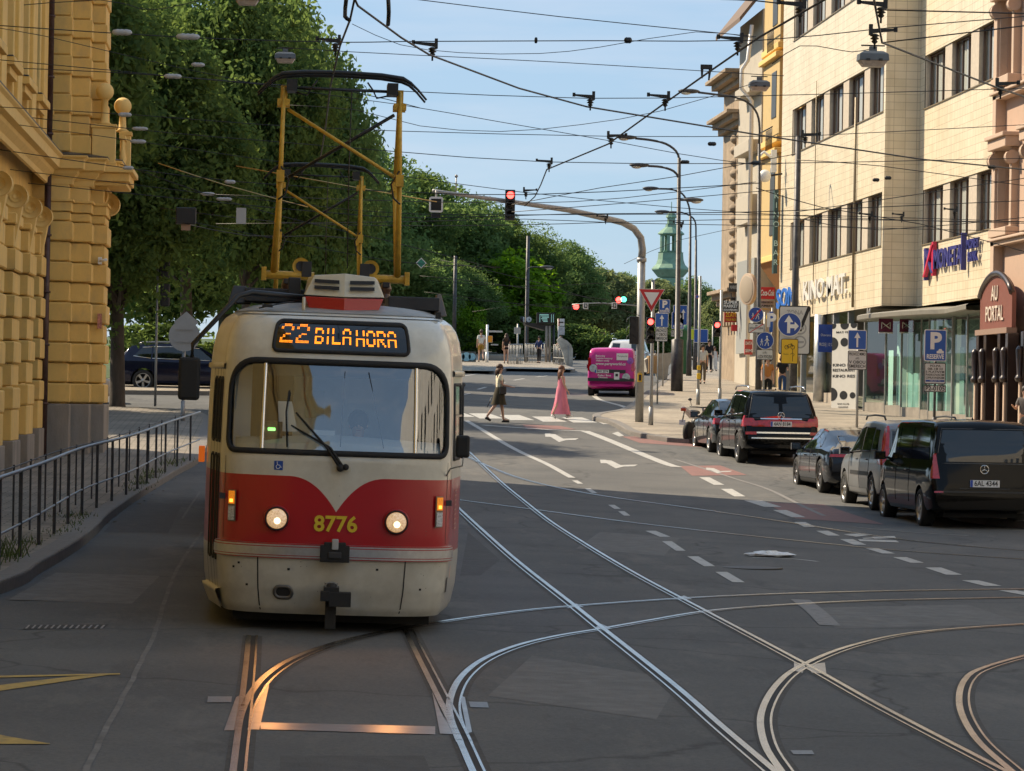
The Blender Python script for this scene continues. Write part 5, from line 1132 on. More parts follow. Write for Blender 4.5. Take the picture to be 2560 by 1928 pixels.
    mb.tube(pl+[pl[0]], .007, SG0, 5); mb.build('rear_window_seal', t)
    for (s) in (-1, 1):
        mb = MB()
        for (x0, x1, z0, z1, x0t, x1t) in sp['lamps']: rpatch(mb, s*x0, s*x1, z0, z1, TL, .02, s*x0t, s*x1t) if s > 0 else rpatch(mb, -x1, -x0, z0, z1, TL, .02, -x1t, -x0t)
        for c in sp.get('slamps', []):
            m2 = MB(); spatch(m2, c, TL, .016); 
            k = [f for f in m2.f]; vv = [v for v in m2.v]; keep = [f for f in k if vv[f[0]][0]*s > 0]; us = sorted(set(i_ for f in keep for i_ in f)); mq = {a_: i_ for i_, a_ in enumerate(us)}; mb.add([vv[i_] for i_ in us], [tuple(mq[i_] for i_ in f) for f in keep], TL, True)
        mb.build('tail_light', t)
    for nm, x0, x1, z0, z1, m_, off in sp.get('rbits', []):
        mb = MB(); rpatch(mb, x0, x1, z0, z1, m_, off); mb.build(nm, t)
    for nm, c, m_ in sp.get('sbits', []):
        mb = MB(); spatch(mb, c, m_, .01); mb.build(nm, t)
    # seams: door gaps and tailgate gap
    mb = MB()
    for y in sp.get('seams', []):
        for s in (-1, 1): mb.tube([(s*(side_x(y, z)+.001), y, z) for z in np.linspace(.42, belt(y), 6)], .005, UND, 4)
    if sp.get('seams'): mb.build('door_seams', t)
    mb = MB()
    for y, z in sp.get('handles', []):
        for s in (-1, 1): mb.box((s*(side_x(y, z)+.02), y, z), (.03, .18, .03), sp.get('hmat', sp['mat']))
    if sp.get('handles'): mb.build('door_handle', t, bevel=.008)
    # mirrors
    my, mz = sp['mirror']
    for s in (-1, 1):
        mb = MB(); mb.box((s*(HW+.1), my, mz), (.2, .13, .15), sp['mat']); mb.box((s*(HW-.02), my+.02, mz-.04), (.12, .06, .04), TRIM); mb.box((s*(HW+.1), my-.068, mz), (.17, .006, .12), CGL); mb.build('mirror', t, bevel=.03)
    if sp.get('plate'):
        txt, z = sp['plate']; p = Vector((sp.get('px', 0), yrear(z)-.03, z)); mb = MB(); mb.box(p, (.53, .02, .125), PLT); mb.box(p+Vector((-.24, -.002, 0)), (.045, .02, .12), PLB); mb.text(txt, .13, FACE(p+Vector((.02, -.012, 0))), BLACK, bold=.02, width=.42); mb.build('number_plate', t)
    if sp.get('star'):
        z, rr = sp['star']; p = Vector((0, yrear(z)-.02, z)); mb = MB(); mb.tube([p+Vector((rr*math.cos(a), 0, rr*math.sin(a))) for a in np.linspace(0, 2*math.pi, 20)], rr*.12, CHROME, 6)
        for a in (90, 210, 330): mb.tube([p, p+Vector((rr*math.cos(R(a)), 0, rr*math.sin(R(a))))], [rr*.16, rr*.05], CHROME, 6)
        mb.build('badge', t)
    if sp.get('rails'):
        y0, y1, z = sp['rails']; mb = MB()
        for s in (-1, 1): x = s*twf((y0+y1)/2)*.95; mb.tube([(x, y0, z-.07), (x, y0+.12, z), (x, (y0+y1)/2, z+.02), (x, y1-.12, z), (x, y1, z-.07)], .02, sp.get('railm', CHROME), 6)
        mb.build('roof_rail', t)
    mb = MB(); z = top(sp.get('anty', .7)); mb.add([(-.03, sp.get('anty', .7), z), (.03, sp.get('anty', .7), z), (0, sp.get('anty', .7)+.16, z), (0, sp.get('anty', .7)-.01, z+.07)], [(0, 1, 3), (1, 2, 3), (2, 0, 3)], sp['mat']); mb.build('roof_fin', t)
    return t
def at_wheel(px, py, sp, rz=0):
    p = gp(px, py); q = Matrix.Rotation(rz, 4, 'Z') @ Vector((-(sp['W']/2-.05), sp['wy'][0], 0)); l = p-q; return Vector((l.x, l.y, zg(p.x, p.y)-.005))
BLK = M('car_black', (.0035, .0035, .004), .08, 0, var=.1, scale=2, spec=.16, coat=.08); SIL = paint('car_silver', (.24, .25, .26), .5, .3); DBL = paint('car_dark_blue_black', (.012, .014, .02), .2); GRY = paint('car_graphite', (.035, .042, .05), .5); PNK = paint('van_magenta', (.52, .02, .22), 0, .25); NAV = paint('car_navy', (.012, .014, .035), .3)
G_ = 'cars parked along the right kerb'
van = dict(L=5.1, W=1.93, mat=BLK, r=.34, wy=(.98, 4.18), zb=.22, rear=[(.62, 0), (.80, .02), (.95, .05), (1.3, .09), (1.5, .14), (1.75, .22), (1.86, .34), (1.90, .55)], top=[(1.5, 1.915), (3.3, 1.9), (3.7, 1.84), (4.25, 1.25), (4.6, 1.12), (5.0, .95), (5.1, .7)],
  belt=[(0, 1.12), (4, 1.12), (4.3, 1.08), (5.1, .9)], tw=[(0, .93), (.2, .86), (.5, .84), (3.4, .84), (3.8, .8), (4.3, .8), (5.1, .6)],
  windows=[[(.45, 1.2), (1.9, 1.2), (1.9, 1.76), (.6, 1.76)], [(1.95, 1.2), (3.0, 1.2), (3.0, 1.76), (1.95, 1.76)], [(3.05, 1.18), (4.05, 1.14), (3.7, 1.72), (3.05, 1.76)]], rw=(.84, .72, 1.18, 1.74),
  lamps=[(.80, .925, .88, 1.3, .86, .915)], slamps=[[(.06, .88), (.14, .88), (.16, 1.32), (.1, 1.32)]], plate=('6AL 4344', .80), star=(1.05, .075), mirror=(3.95, 1.22), seams=[1.9, 3.05, 4.1], handles=[(2.1, 1.0), (3.25, 1.0)],
  rbits=[('bumper_line', -.82, .82, .575+.06, .665, TRIM, .01), ('plate_recess', -.45, .45, .70, .72, TRIM, .012), ('reflector', -.9, -.74, .52+.11, .66, TL, .02), ('reflector', .74, .9, .63, .66, TL, .02)], rim=RIM, spokes=5, anty=1.0)
make_car(van, at_wheel(2304, 1315, van), R(1.0), 'black van nearest the camera in the row of parked cars, plate 6AL 4344', 'van', G_, 'parked_van')
xc = dict(L=4.8, W=1.9, mat=SIL, r=.36, wy=(.95, 3.81), zb=.26, rear=[(.6, 0), (.78, .01), (.95, .05), (1.15, .1), (1.4, .22), (1.62, .34), (1.72, .5), (1.75, .8)], top=[(1.8, 1.78), (2.6, 1.76), (3.0, 1.66), (3.75, 1.18), (4.3, 1.08), (4.7, .9), (4.8, .7)],
  belt=[(0, 1.12), (3.3, 1.08), (4, 1.02), (4.8, .85)], tw=[(0, .93), (.2, .85), (.5, .78), (2.6, .78), (3.1, .76), (3.7, .82), (4.8, .7)],
  windows=[[(.62, 1.2), (1.2, 1.18), (1.25, 1.62), (.85, 1.58)], [(1.27, 1.17), (2.15, 1.16), (2.2, 1.64), (1.33, 1.63)], [(2.22, 1.16), (3.35, 1.12), (2.8, 1.58), (2.26, 1.64)]], rw=(.72, .66, 1.12, 1.58), wtrim=TRIM,
  lamps=[(.70, .90, .92, 1.16, .76, .9), (.76, .86, 1.16, 1.68, .70, .745)], slamps=[[(.02, .92), (.32, .92), (.22, 1.18), (.06, 1.18)], [(.1, 1.18), (.24, 1.18), (.5, 1.66), (.36, 1.66)]], plate=('3AX 5120', .9), mirror=(3.2, 1.15), seams=[1.25, 2.2, 3.3], handles=[(1.5, 1.0), (2.5, 1.0)],
  sbits=[('side_moulding', [(1.3, .68), (3.1, .68), (3.1, .76), (1.3, .76)], TRIM), ('sill', [(1.45, .30), (3.25, .30), (3.25, .42), (1.45, .42)], RIM)], rbits=[('rear_bumper', -.9, .9, .6, .74, TRIM, .012)], rails=(.75, 2.7, 1.86), railm=TRIM, rim=RIM, spokes=7)
make_car(xc, at_wheel(2182, 1276, xc), R(.6), 'silver estate suv with tall red tail lights parked right before the black van', 'car', G_)
pan = dict(L=5.0, W=1.95, mat=DBL, r=.37, wy=(1.0, 3.95), zb=.16, rear=[(.55, 0), (.75, .01), (.88, .05), (.98, .16), (1.02, .4), (1.12, .9), (1.24, 1.3)], top=[(1.8, 1.36), (2.3, 1.41), (2.8, 1.4), (3.2, 1.28), (3.8, 1.0), (4.3, .92), (4.85, .75), (5.0, .6)],
  belt=[(0, .88), (1, .95), (3.3, .92), (4, .88), (5, .7)], tw=[(0, .9), (.3, .8), (.9, .62), (1.6, .64), (2.4, .66), (3.2, .66), (3.8, .8), (5, .6)],
  windows=[[(1.25, 1.0), (2.15, .97), (2.15, 1.3), (1.7, 1.22)], [(2.2, .97), (3.55, .94), (2.85, 1.28), (2.2, 1.3)]], rw=(.55, .5, 1.03, 1.22),
  lamps=[(.45, .92, .80, .86, .45, .9)], plate=('7AB 2091', .66), mirror=(3.35, .98), seams=[1.3, 2.2, 3.4], handles=[(1.7, .82), (2.8, .8)], sbits=[('sill', [(1.5, .2), (3.45, .2), (3.45, .3), (1.5, .3)], TRIM)], rim=RIMD, spokes=10, anty=1.5)
make_car(pan, at_wheel(2052, 1232, pan), R(.6), 'low dark fastback with arched roof parked between the two suvs', 'car', G_)
gl = dict(L=5.1, W=1.93, mat=BLK, r=.39, wy=(1.02, 4.1), zb=.28, rear=[(.62, 0), (.82, .01), (.9, .05), (1.05, .07), (1.25, .12), (1.5, .24), (1.7, .36), (1.78, .46), (1.82, .7)], top=[(1.8, 1.85), (2.8, 1.84), (3.3, 1.74), (4.0, 1.25), (4.6, 1.14), (5.0, .95), (5.1, .75)],
  belt=[(0, 1.2), (3.6, 1.16), (4.3, 1.1), (5.1, .9)], tw=[(0, .92), (.2, .86), (.5, .76), (2.8, .77), (3.3, .75), (4, .82), (5.1, .7)],
  windows=[[(.5, 1.26), (1.3, 1.24), (1.35, 1.7), (.75, 1.66)], [(1.38, 1.24), (2.3, 1.22), (2.35, 1.72), (1.43, 1.71)], [(2.38, 1.22), (3.6, 1.18), (3.0, 1.66), (2.42, 1.72)]], rw=(.80, .66, 1.16, 1.72), wtrim=CHROME,
  lamps=[(.58, .93, .95, 1.14, .70, .93)], slamps=[[(.02, .93), (.36, .93), (.2, 1.2), (.07, 1.2)]], plate=('4AN 8184', .995), star=(1.21, .08), mirror=(3.55, 1.25), seams=[1.36, 2.36, 3.55], handles=[(1.6, 1.06), (2.65, 1.06)], hmat=CHROME,
  rbits=[('chrome_strip', -.52, .52, 1.115, 1.14, CHROME, .03), ('bumper_strip', -.62, .72, .76, .80, CHROME, .02), ('lower_lamp', -.9, -.62, .73, .80, TL, .02), ('lower_lamp', .72, .9, .73, .80, TL, .02), ('chrome_skid', -.75, .75, .63, .66, CHROME, .03)],
  sbits=[('running_board', [(1.5, .34), (3.6, .34), (3.6, .40), (1.5, .40)], CHROME)], rails=(.8, 3.0, 1.93), rim=RIMD, spokes=10, anty=1.0)
make_car(gl, at_wheel(1846, 1157, gl), R(.5), 'large black suv with chrome trim and roof rails, plate 4AN 8184', 'car', G_)
sed = dict(L=4.7, W=1.83, mat=GRY, r=.33, wy=(1.0, 3.8), zb=.18, rear=[(.6, 0), (.8, .02), (.98, .06), (1.02, .3), (1.04, .55), (1.2, .9), (1.36, 1.3)], top=[(1.9, 1.43), (2.5, 1.42), (2.9, 1.32), (3.5, 1.0), (4.1, .92), (4.6, .75), (4.7, .6)],
  belt=[(0, .96), (3.2, .95), (4, .88), (4.7, .7)], tw=[(0, .9), (.5, .78), (1.2, .68), (2.5, .7), (3, .68), (3.5, .8), (4.7, .6)],
  windows=[[(1.15, 1.02), (1.9, 1.0), (1.95, 1.32), (1.6, 1.28)], [(1.95, 1.0), (3.25, .98), (2.65, 1.3), (2.0, 1.33)]], rw=(.66, .58, 1.06, 1.34), lamps=[(.5, .88, .76, .92, .52, .86)], slamps=[[(.02, .76), (.25, .76), (.2, .92), (.06, .92)]], plate=('2AM 7731', .82), mirror=(3.05, 1.0), seams=[1.1, 1.95, 3.1], handles=[(1.4, .88), (2.3, .88)], rim=RIM, spokes=10, anty=1.5)
make_car(sed, at_wheel(1774, 1131, sed), R(.3), 'graphite saloon parked behind the motorcycle and ahead of the large black suv', 'car', G_)
dob = dict(L=4.4, W=1.83, mat=PNK, r=.31, wy=(.85, 3.6), zb=.24, rear=[(.55, 0), (.7, .02), (1.0, .05), (1.4, .09), (1.65, .15), (1.78, .26), (1.83, .5)], top=[(1.5, 1.86), (2.6, 1.83), (3.0, 1.7), (3.5, 1.2), (4.2, 1.0), (4.4, .7)],
  belt=[(0, 1.1), (3.4, 1.05), (4.4, .8)], tw=[(0, .94), (.3, .88), (1, .86), (2.6, .84), (3.2, .8), (4.4, .7)], windows=[[(2.55, 1.12), (3.4, 1.08), (3.0, 1.55), (2.55, 1.6)]], rw=(.10, .10, .98, .99),
  lamps=[(.76, .9, .95, 1.45, .78, .88)], plate=('8AX 2074', .93), px=-.35, mirror=(3.1, 1.15), seams=[2.5], rbits=[('rear_bumper', -.88, .88, .56, .68, TRIM, .02), ('handle_bar', -.62, .55, .87, 1.0, TRIM, .014)], rim=RIMD, spokes=5, anty=2.2)
p = (gp(1482, 988)+gp(1580, 993))/2; v = make_car(dob, (p.x-.15, p.y-.8, zg(p.x, p.y)), R(-9), 'bright magenta delivery van with party lettering driving away past the crossing', 'van', name='delivery_van')
mb = MB(); yy = -.0
def rt(t, x, z, h, w=None): mb.text(t, h, FACE((x, float(np.interp(z, [a for a, b in dob['rear']], [b for a, b in dob['rear']]))-.03, z)), WHITE, bold=.02, width=w)
rt('www.partyworld.cz', -.02, 1.22, .14, 1.15); rt('Balonky', -.42, 1.52, .09, .36); rt('Vyzdoba kostymy', -.28, 1.43, .09, .65); rt('Helium svicky', -.33, 1.34, .09, .5); rt('Praha / Brno', -.25, .78, .1, .5); rt('Olomouc', -.3, .7, .08, .35); mb.build('van_lettering', v)
mb = MB(); mb.box((.42, .06, 1.5), (.44, .02, .26), WHITE); mb.text('Partyworld', .08, FACE((.42, .045, 1.52)), BLACK, width=.36); mb.box((.22, .0, .77), (.2, .02, .28), WHITE); mb.box((.22, -.012, .8), (.1, .01, .1), BLACK); mb.build('van_sticker', v)
mb = MB(); BAL = M('balloon_print', (.45, .5, .52), .4, var=.5, scale=12); BAP = M('balloon_print_violet', (.3, .1, .45), .4, var=.4, scale=8)
for x, z, r, m_ in ((-.68, 1.05, .15, BAL), (.58, .72, .15, BAL), (.72, 1.35, .13, BAP)): mb.lathe([(r, 0), (r*.9, -.006), (.01, -.008)], (x, float(np.interp(z, [.55, .7, 1.0, 1.4], [0, .02, .05, .09]))-.014, z), m_, axis='y', n=24)
mb.build('balloon_print', v)
x5 = dict(L=4.9, W=1.94, mat=NAV, r=.39, wy=(.98, 3.92), zb=.26, rear=[(.6, 0), (.85, .02), (1.1, .08), (1.3, .22), (1.55, .42), (1.66, .55), (1.71, .85)], top=[(1.8, 1.76), (2.6, 1.75), (3.1, 1.62), (3.8, 1.2), (4.4, 1.1), (4.8, .92), (4.9, .7)],
  belt=[(0, 1.15), (3.5, 1.1), (4.2, 1.04), (4.9, .9)], tw=[(0, .92), (.3, .82), (.6, .76), (2.6, .76), (3.2, .74), (3.9, .82), (4.9, .7)],
  windows=[[(.62, 1.28), (1.25, 1.2), (1.3, 1.62), (.95, 1.6)], [(1.3, 1.2), (2.35, 1.18), (2.4, 1.64), (1.35, 1.63)], [(2.42, 1.18), (3.7, 1.14), (3.0, 1.58), (2.46, 1.64)]], wtrim=CHROME, rw=(.7, .62, 1.18, 1.55), lamps=[(.6, .92, .95, 1.12, .6, .92)], slamps=[[(.02, .95), (.3, .95), (.3, 1.12), (.08, 1.12)]], plate=('5AK 3302', .85), mirror=(3.6, 1.2), seams=[1.32, 2.4, 3.6], handles=[(1.6, 1.02), (2.7, 1.02)], rails=(.8, 2.9, 1.8), railm=RIM, rim=RIM, spokes=5, anty=1)
p = gp(357, 978); make_car(x5, (p.x-.98, p.y+.9, zg(p.x, p.y)), R(-90), 'dark navy suv crossing the side street behind the big tree trunk', 'car', name='moving_car')
wht = dict(sed); wht['mat'] = paint('car_pale_silver', (.5, .52, .54), .2); wht['plate'] = ('1AE 4410', .82)
make_car(wht, (-9.9, 103.6, zg(-9.9, 103.6)), R(-86), 'pale silver car following the navy suv beside the stucco corner', 'car', name='moving_car')
p = gp(1655, 955); wh2 = dict(x5); wh2['mat'] = paint('car_white', (.62, .63, .64)); make_car(wh2, (p.x-.4, p.y+12, zg(p.x, p.y+12)), R(-12), 'white car parked in the distance in front of the magenta van', 'car', name='parked_car')
# scooter at the head of the row
p = gp(1712, 1108); p = Vector((p.x+.1, p.y, zg(p.x, p.y))); e = empty('motorcycle', p, R(-28), label='black motorcycle with red and white tail parked at the end of the car row', cat='motorcycle')
for y in (.0, 1.35):
    w = empty('wheel', (0, y, .3)); w.parent = e
    mb = MB(); mb.lathe([(.2, -.06), (.28, -.07), (.31, 0), (.28, .07), (.2, .06)], (0, 0, 0), TYRE, n=26, axis='x'); mb.build('tyre', w)
    mb = MB(); mb.lathe([(.21, -.03), (.21, .03)], (0, 0, 0), RIMD, n=20, axis='x'); mb.build('rim', w)
mb = MB(); mb.sphere((0, .75, .55), .22, BLACK, 12, 8, (.8, 1.6, 1)); mb.tube([(0, .0, .3), (0, .5, .5), (0, 1.0, .7)], .05, BLACK); mb.tube([(0, 1.35, .3), (0, 1.15, .9), (0, 1.1, 1.0)], .035, STEEL); mb.tube([(.12, .1, .3), (.12, .8, .32)], .05, CHROME); mb.build('frame', e)
mb = MB(); mb.add([(-.12, .35, .78), (.12, .35, .78), (.06, -.45, 1.02), (-.06, -.45, 1.02), (-.1, .3, .68), (.1, .3, .68), (.04, -.42, .92), (-.04, -.42, .92)], [(0, 1, 2, 3), (4, 7, 6, 5), (0, 4, 5, 1), (1, 5, 6, 2), (2, 6, 7, 3), (3, 7, 4, 0)], WHITE); mb.build('tail', e, bevel=.02)
mb = MB(); mb.box((0, -.42, .93), (.14, .06, .08), TL); mb.build('tail_light', e)
mb = MB(); mb.tube([(0, -.35, .9), (0, -.5, .6)], .02, BLACK); mb.box((0, -.5, .58), (.18, .01, .14), PLT); mb.build('number_plate', e)
mb = MB(); mb.sphere((0, .4, .86), .2, BLACK, 12, 8, (.7, 1.8, .35)); mb.build('seat', e)
mb = MB(); mb.tube([(-.34, .95, 1.02), (0, 1.1, 1.0), (.34, .95, 1.02)], .02, BLACK); mb.tube([(-.3, 1.0, 1.02), (-.34, 1.0, 1.2)], .008, BLACK); mb.sphere((-.35, 1.0, 1.22), .06, BLACK, 8, 6, (1, .3, .7)); mb.build('handlebar', e)
p = gp(1866, 985); e = empty('scooter', Vector((p.x+1.6, 118, zg(p.x+1.6, 118)+.13)), label='dark covered scooter top showing above the large suv roof', cat='scooter')
mb = MB(); mb.sphere((0, 0, .6), .55, BLACK, 16, 10, (.8, 1.4, 1)); mb.build('body', e); mb = MB(); mb.sphere((-.1, -.2, 1.15), .28, RUBBER, 14, 10); mb.build('top_box', e)
# ================================================================ STREET FURNITURE: masts, lamps, lights, signs, fence
def base(px, py, dz=0):
    p = gp(px, py, dz); return Vector((p.x, p.y, zg(p.x, p.y)+dz))
def up(p, px, py):        # the point above ground spot p seen at that pixel (same distance)
    return pp(px, py, p.y)
SG = M('sign_grey_back', (.36, .37, .37), .5, .3, var=.1)
def disc(mb, c, r, m, y=0, n=32): mb.poly([(c.x+r*math.cos(t), c.y-y, c.z+r*math.sin(t)) for t in np.linspace(0, 2*math.pi, n, endpoint=False)], m)
def rectp(mb, c, w, h, m, y=0, r=.0):
    if r:
        P = [(c.x+a, c.y-y, c.z+b) for a, b in rr_pts(w, h, r)]; mb.poly(P, m)
    else: mb.poly([(c.x-w/2, c.y-y, c.z-h/2), (c.x+w/2, c.y-y, c.z-h/2), (c.x+w/2, c.y-y, c.z+h/2), (c.x-w/2, c.y-y, c.z+h/2)], m)
def rr_pts(w, h, r, n=5):
    out = []
    for sx, sz, t0 in ((1, -1, 270), (1, 1, 0), (-1, 1, 90), (-1, -1, 180)):
        for k in range(n+1): t = R(t0+90*k/n); out.append((sx*(w/2-r)+r*math.cos(t), sz*(h/2-r)+r*math.sin(t)))
    return out
def flat(mb, c, pts, s, m, y=0): mb.poly([(c.x+a*s, c.y-y, c.z+b*s) for a, b in pts], m)
def arrow_up(mb, c, s, m, y): flat(mb, c, [(-.12, -1), (.12, -1), (.12, .25), (.42, .25), (0, 1), (-.42, .25), (-.12, .25)], s, m, y)
def walker(mb, c, s, m, y):
    mb.sphere(Vector((c.x, c.y-y, c.z+.75*s)), .17*s, m, 8, 6, (1, .2, 1))
    for P, r in (([(0, .55), (.02, .0)], .16), ([(.02, .02), (.25, -.5), (.28, -1)], .08), ([(-.02, .02), (-.18, -.5), (-.4, -.98)], .08), ([(0, .48), (.3, .1), (.42, 0)], .06), ([(0, .48), (-.25, .1), (-.45, -.05)], .06)):
        mb.tube([(c.x+a*s, c.y-y, c.z+b*s) for a, b in P], r*s, m, 5)
def bike(mb, c, s, m, y):
    for x in (-.6, .6): mb.tube([(c.x+(x+.38*math.cos(t))*s, c.y-y, c.z+(-.2+.38*math.sin(t))*s) for t in np.linspace(0, 6.283, 14)], .05*s, m, 4)
    mb.tube([(c.x+a*s, c.y-y, c.z+b*s) for a, b in [(-.6, -.2), (-.2, .35), (.4, .35), (0, -.2), (-.6, -.2)]], .05*s, m, 4); mb.tube([(c.x+a*s, c.y-y, c.z+b*s) for a, b in [(.6, -.2), (.38, .55), (.2, .55)]], .05*s, m, 4)
def sign_post(px, py, ptop, label, plates, r=.032, name='sign_post', m=STEEL, dz=.13, cat='traffic sign', group=None, topx=None, rt=None, back=False):
    """plates: (kind, px, py, w, h, extra) in picture pixels at the distance of the post"""
    b = base(px, py, dz); t = up(b, topx or px, ptop); s = (b-Vector((0, 0, CAMZ))).dot(fwd)/F
    e = empty(name, b, label=label, cat=cat, group=group)
    mb = MB(); tt = Vector((t.x-b.x if topx else 0, 0, t.z-b.z)); mb.tube([(0, 0, -.05), tt*.3, tt], [r, r*(.9 if rt is None else (r+rt)/2/r), rt or r], m, 12); 
    if r > .04: mb.tube([(0, 0, -.03), (0, 0, .55)], r*1.35, m, 12)
    mb.build('pole', e)
    for pl in plates:
        kind, cx, cy, w, h = pl[:5]; ex = pl[5] if len(pl) > 5 else None
        c = up(b, cx, cy)-b; c.y = (-r-.03) if not back else r+.03; w *= s; h *= s
        mb = MB(); T_ = .008
        if kind in ('rect', 'parking', 'oneway', 'text', 'yellow', 'zone', 'blank', 'bikeplate', 'arrows'):
            col = {'rect': ex, 'parking': BLUE, 'oneway': BLUE, 'text': SGW, 'yellow': YEL, 'zone': SGW, 'blank': SG, 'bikeplate': SGW, 'arrows': BLUE}[kind]
            P = rr_pts(w, h, min(w, h)*.07); mb.poly([(c.x+a, c.y, c.z+b_) for a, b_ in P][::-1], SG, thick=(0, -.012, 0)); y = .016
            rectp(mb, c, w, h, BLACK if kind in ('text', 'yellow', 'bikeplate', 'zone') else WHITE, y, min(w, h)*.07); rectp(mb, c, w*.93, h-w*.07, col, y+.003, min(w, h)*.05); y += .006
            if kind == 'oneway': arrow_up(mb, c, h*.38, WHITE, y)
            if kind == 'arrows': arrow_up(mb, c+Vector((-w*.2, 0, 0)), h*.33, WHITE, y); arrow_up(mb, c+Vector((w*.22, 0, h*.05)), h*.25, WHITE, y)
            if kind == 'parking':
                mb.text('P', h*.72 if ex else h*.9, FACE((c.x, c.y-y, c.z+h*(.12 if ex else .05))), WHITE, bold=.04)
                if ex: mb.text(ex, h*.2, FACE((c.x, c.y-y, c.z-h*.36)), WHITE, bold=.03, width=w*.78)
                if ex and h > .5: mb.poly([(c.x+w*(.22+a*.16), c.y-y, c.z-h*(.18-b_*.07)) for a, b_ in ((-1, -1), (1, -1), (1, .1), (.6, .2), (.35, 1), (-.35, 1), (-.6, .2), (-1, .1))], WHITE)
            if kind in ('text', 'yellow', 'bikeplate', 'zone') and isinstance(ex, (list, tuple)):
                n = len(ex)
                for i, ln in enumerate(ex):
                    zc = c.z+h*.42-(i+.5)*h*.84/n
                    if ln == '@bike': bike(mb, Vector((c.x, c.y, zc)), h*.34/n*1.2, BLACK, y)
                    elif ln == '@bar': mb.poly([(c.x+a*w, c.y-y, zc+b_*h) for a, b_ in ((-.44, -.045), (.44, -.045), (.44, .045), (-.44, .045))], DBLUE); mb.text('OBLAST P2', h*.07, FACE((c.x, c.y-y-.003, zc)), WHITE, width=w*.5)
                    elif ln == '@slash': mb.poly([(c.x+a*w, c.y-y-.003, c.z+b_*h) for a, b_ in ((-.45, -.45), (-.38, -.45), (.45, .42), (.45, .47), (.4, .47))], REDP)
                    elif ln == '@turn': mb.tube([(c.x+a*w, c.y-y, c.z+b_*h) for a, b_ in ((.18, -.4), (.18, .12))], w*.012, BLACK, 4); mb.tube([(c.x+a*w, c.y-y, c.z+b_*h) for a, b_ in ((.18, -.2), (.28, -.12), (.18, -.05), (.05, -.12))], w*.012, BLACK, 4); mb.text('TRASA', h*.07, FACE((c.x-w*.22, c.y-y, c.z-h*.12)), BLACK, width=w*.32)
                    elif ln == '@zoneslash': mb.poly([(c.x+a*w, c.y-y-.003, c.z+b_*h) for a, b_ in ((.10, -.02), (.22, -.02), (.47, .42), (.47, .48), (.40, .48))], BLACK)
                    elif ln == '@zonering':
                        for dz_, mm_ in ((.04, SG), (-.24, SG)): disc(mb, Vector((c.x+w*.18, c.y, c.z+h*dz_)), w*.2, mm_, y); disc(mb, Vector((c.x+w*.18, c.y, c.z+h*dz_)), w*.15, SGW, y+.002); mb.box((c.x+w*.18, c.y-y-.003, c.z+h*dz_), (w*.24, .003, w*.07), SG)
                    elif ln: mb.text(ln, h*.84/n*1.05, FACE((c.x, c.y-y, zc)), BLACK if kind != 'zone' else SG, bold=.02, width=min(w*.86, len(ln)*h*.84/n*.72))
        elif kind == 'disc':
            mb.poly([(c.x+w/2*math.cos(t), c.y, c.z+w/2*math.sin(t)) for t in np.linspace(0, 2*math.pi, 32, endpoint=False)][::-1], SG, thick=(0, -.012, 0)); y = .016
            if ex == 'back': mb.box((c.x, c.y-.03, c.z+h*s*0+w*.2), (w*.55, .02, .03), STEEL); mb.box((c.x, c.y-.03, c.z-w*.2), (w*.55, .02, .03), STEEL)
            else:
                disc(mb, c, w/2, WHITE, y); disc(mb, c, w*.47, DBLUE, y+.003); y += .006
                if ex == 'turn':
                    flat(mb, c, [(-.2, -.72), (.06, -.72), (.06, -.30), (.42, -.30), (.42, -.52), (.78, -.12), (.42, .25), (.42, .02), (.06, .02), (.06, .2), (.3, .2), (-.07, .78), (-.44, .2), (-.2, .2)], w/2, WHITE, y)
                if ex in ('ped', 'pedend'):
                    walker(mb, c+Vector((w*.1, 0, 0)), w*.3, WHITE, y); walker(mb, c+Vector((-w*.2, 0, -w*.08)), w*.2, WHITE, y)
                if ex == 'pedend': mb.poly([(c.x+a*w, c.y-y-.03, c.z+b_*w) for a, b_ in ((-.34, -.30), (-.27, -.36), (.34, .32), (.27, .37))], REDP)
                if ex == 'nopark': disc(mb, c, w*.47, REDP, y+.001); disc(mb, c, w*.38, BLUE, y+.003)
        elif kind == 'yield':
            P = [(-w/2, h/2), (w/2, h/2), (0, -h/2)]; ext = [(-w/2, h/2), (0, -h/2), (w/2, h/2)]
            mb.poly([(c.x+a, c.y, c.z+b_) for a, b_ in ext][::-1], SG, thick=(0, -.012, 0))
            for k, mm_ in ((1.0, WHITE), (.955, REDP), (.58, WHITE)): mb.poly([(c.x+a*k, c.y-.016-(1-k)*.01, c.z+h*.16+(b_-h*.16)*k) for a, b_ in ext], mm_)
        elif kind == 'diamond':
            c.y += .03
            mb.poly([(c.x-w/2, c.y, c.z), (c.x, c.y, c.z+h/2), (c.x+w/2, c.y, c.z), (c.x, c.y, c.z-h/2)], SG, thick=(0, -.012, 0)); mb.box((c.x, c.y-.03, c.z), (w*.4, .02, .03), STEEL)
        mb.build('sign_panel', e, bevel=.003 if kind in ('blank',) else 0)
    return e
SGW = M('sign_panel_white', (.62, .62, .60), .45)
SR = 'traffic sign posts along the right pavement'
def lamp_head(e, c, r, m, yoff=.07, on=None, face='round'):
    mb = MB(); mb.lathe([(r*1.08, 0), (r*1.1, -.02), (r*1.08, -.02)], c, BLACK, axis='y', n=20); mb.lathe([(r, -.021), (r*.8, -.035), (.01, -.045)], c, on or m, axis='y', n=20); mb.build('lens', e)
    mb = MB(); P = [[(c[0]+r*1.12*math.cos(t), c[1]-d, c[2]+r*1.12*math.sin(t)) for t in np.linspace(R(-10), R(190), 14)] for d in (0, .18)]; mb.grid(P, BLACK); mb.build('visor', e)
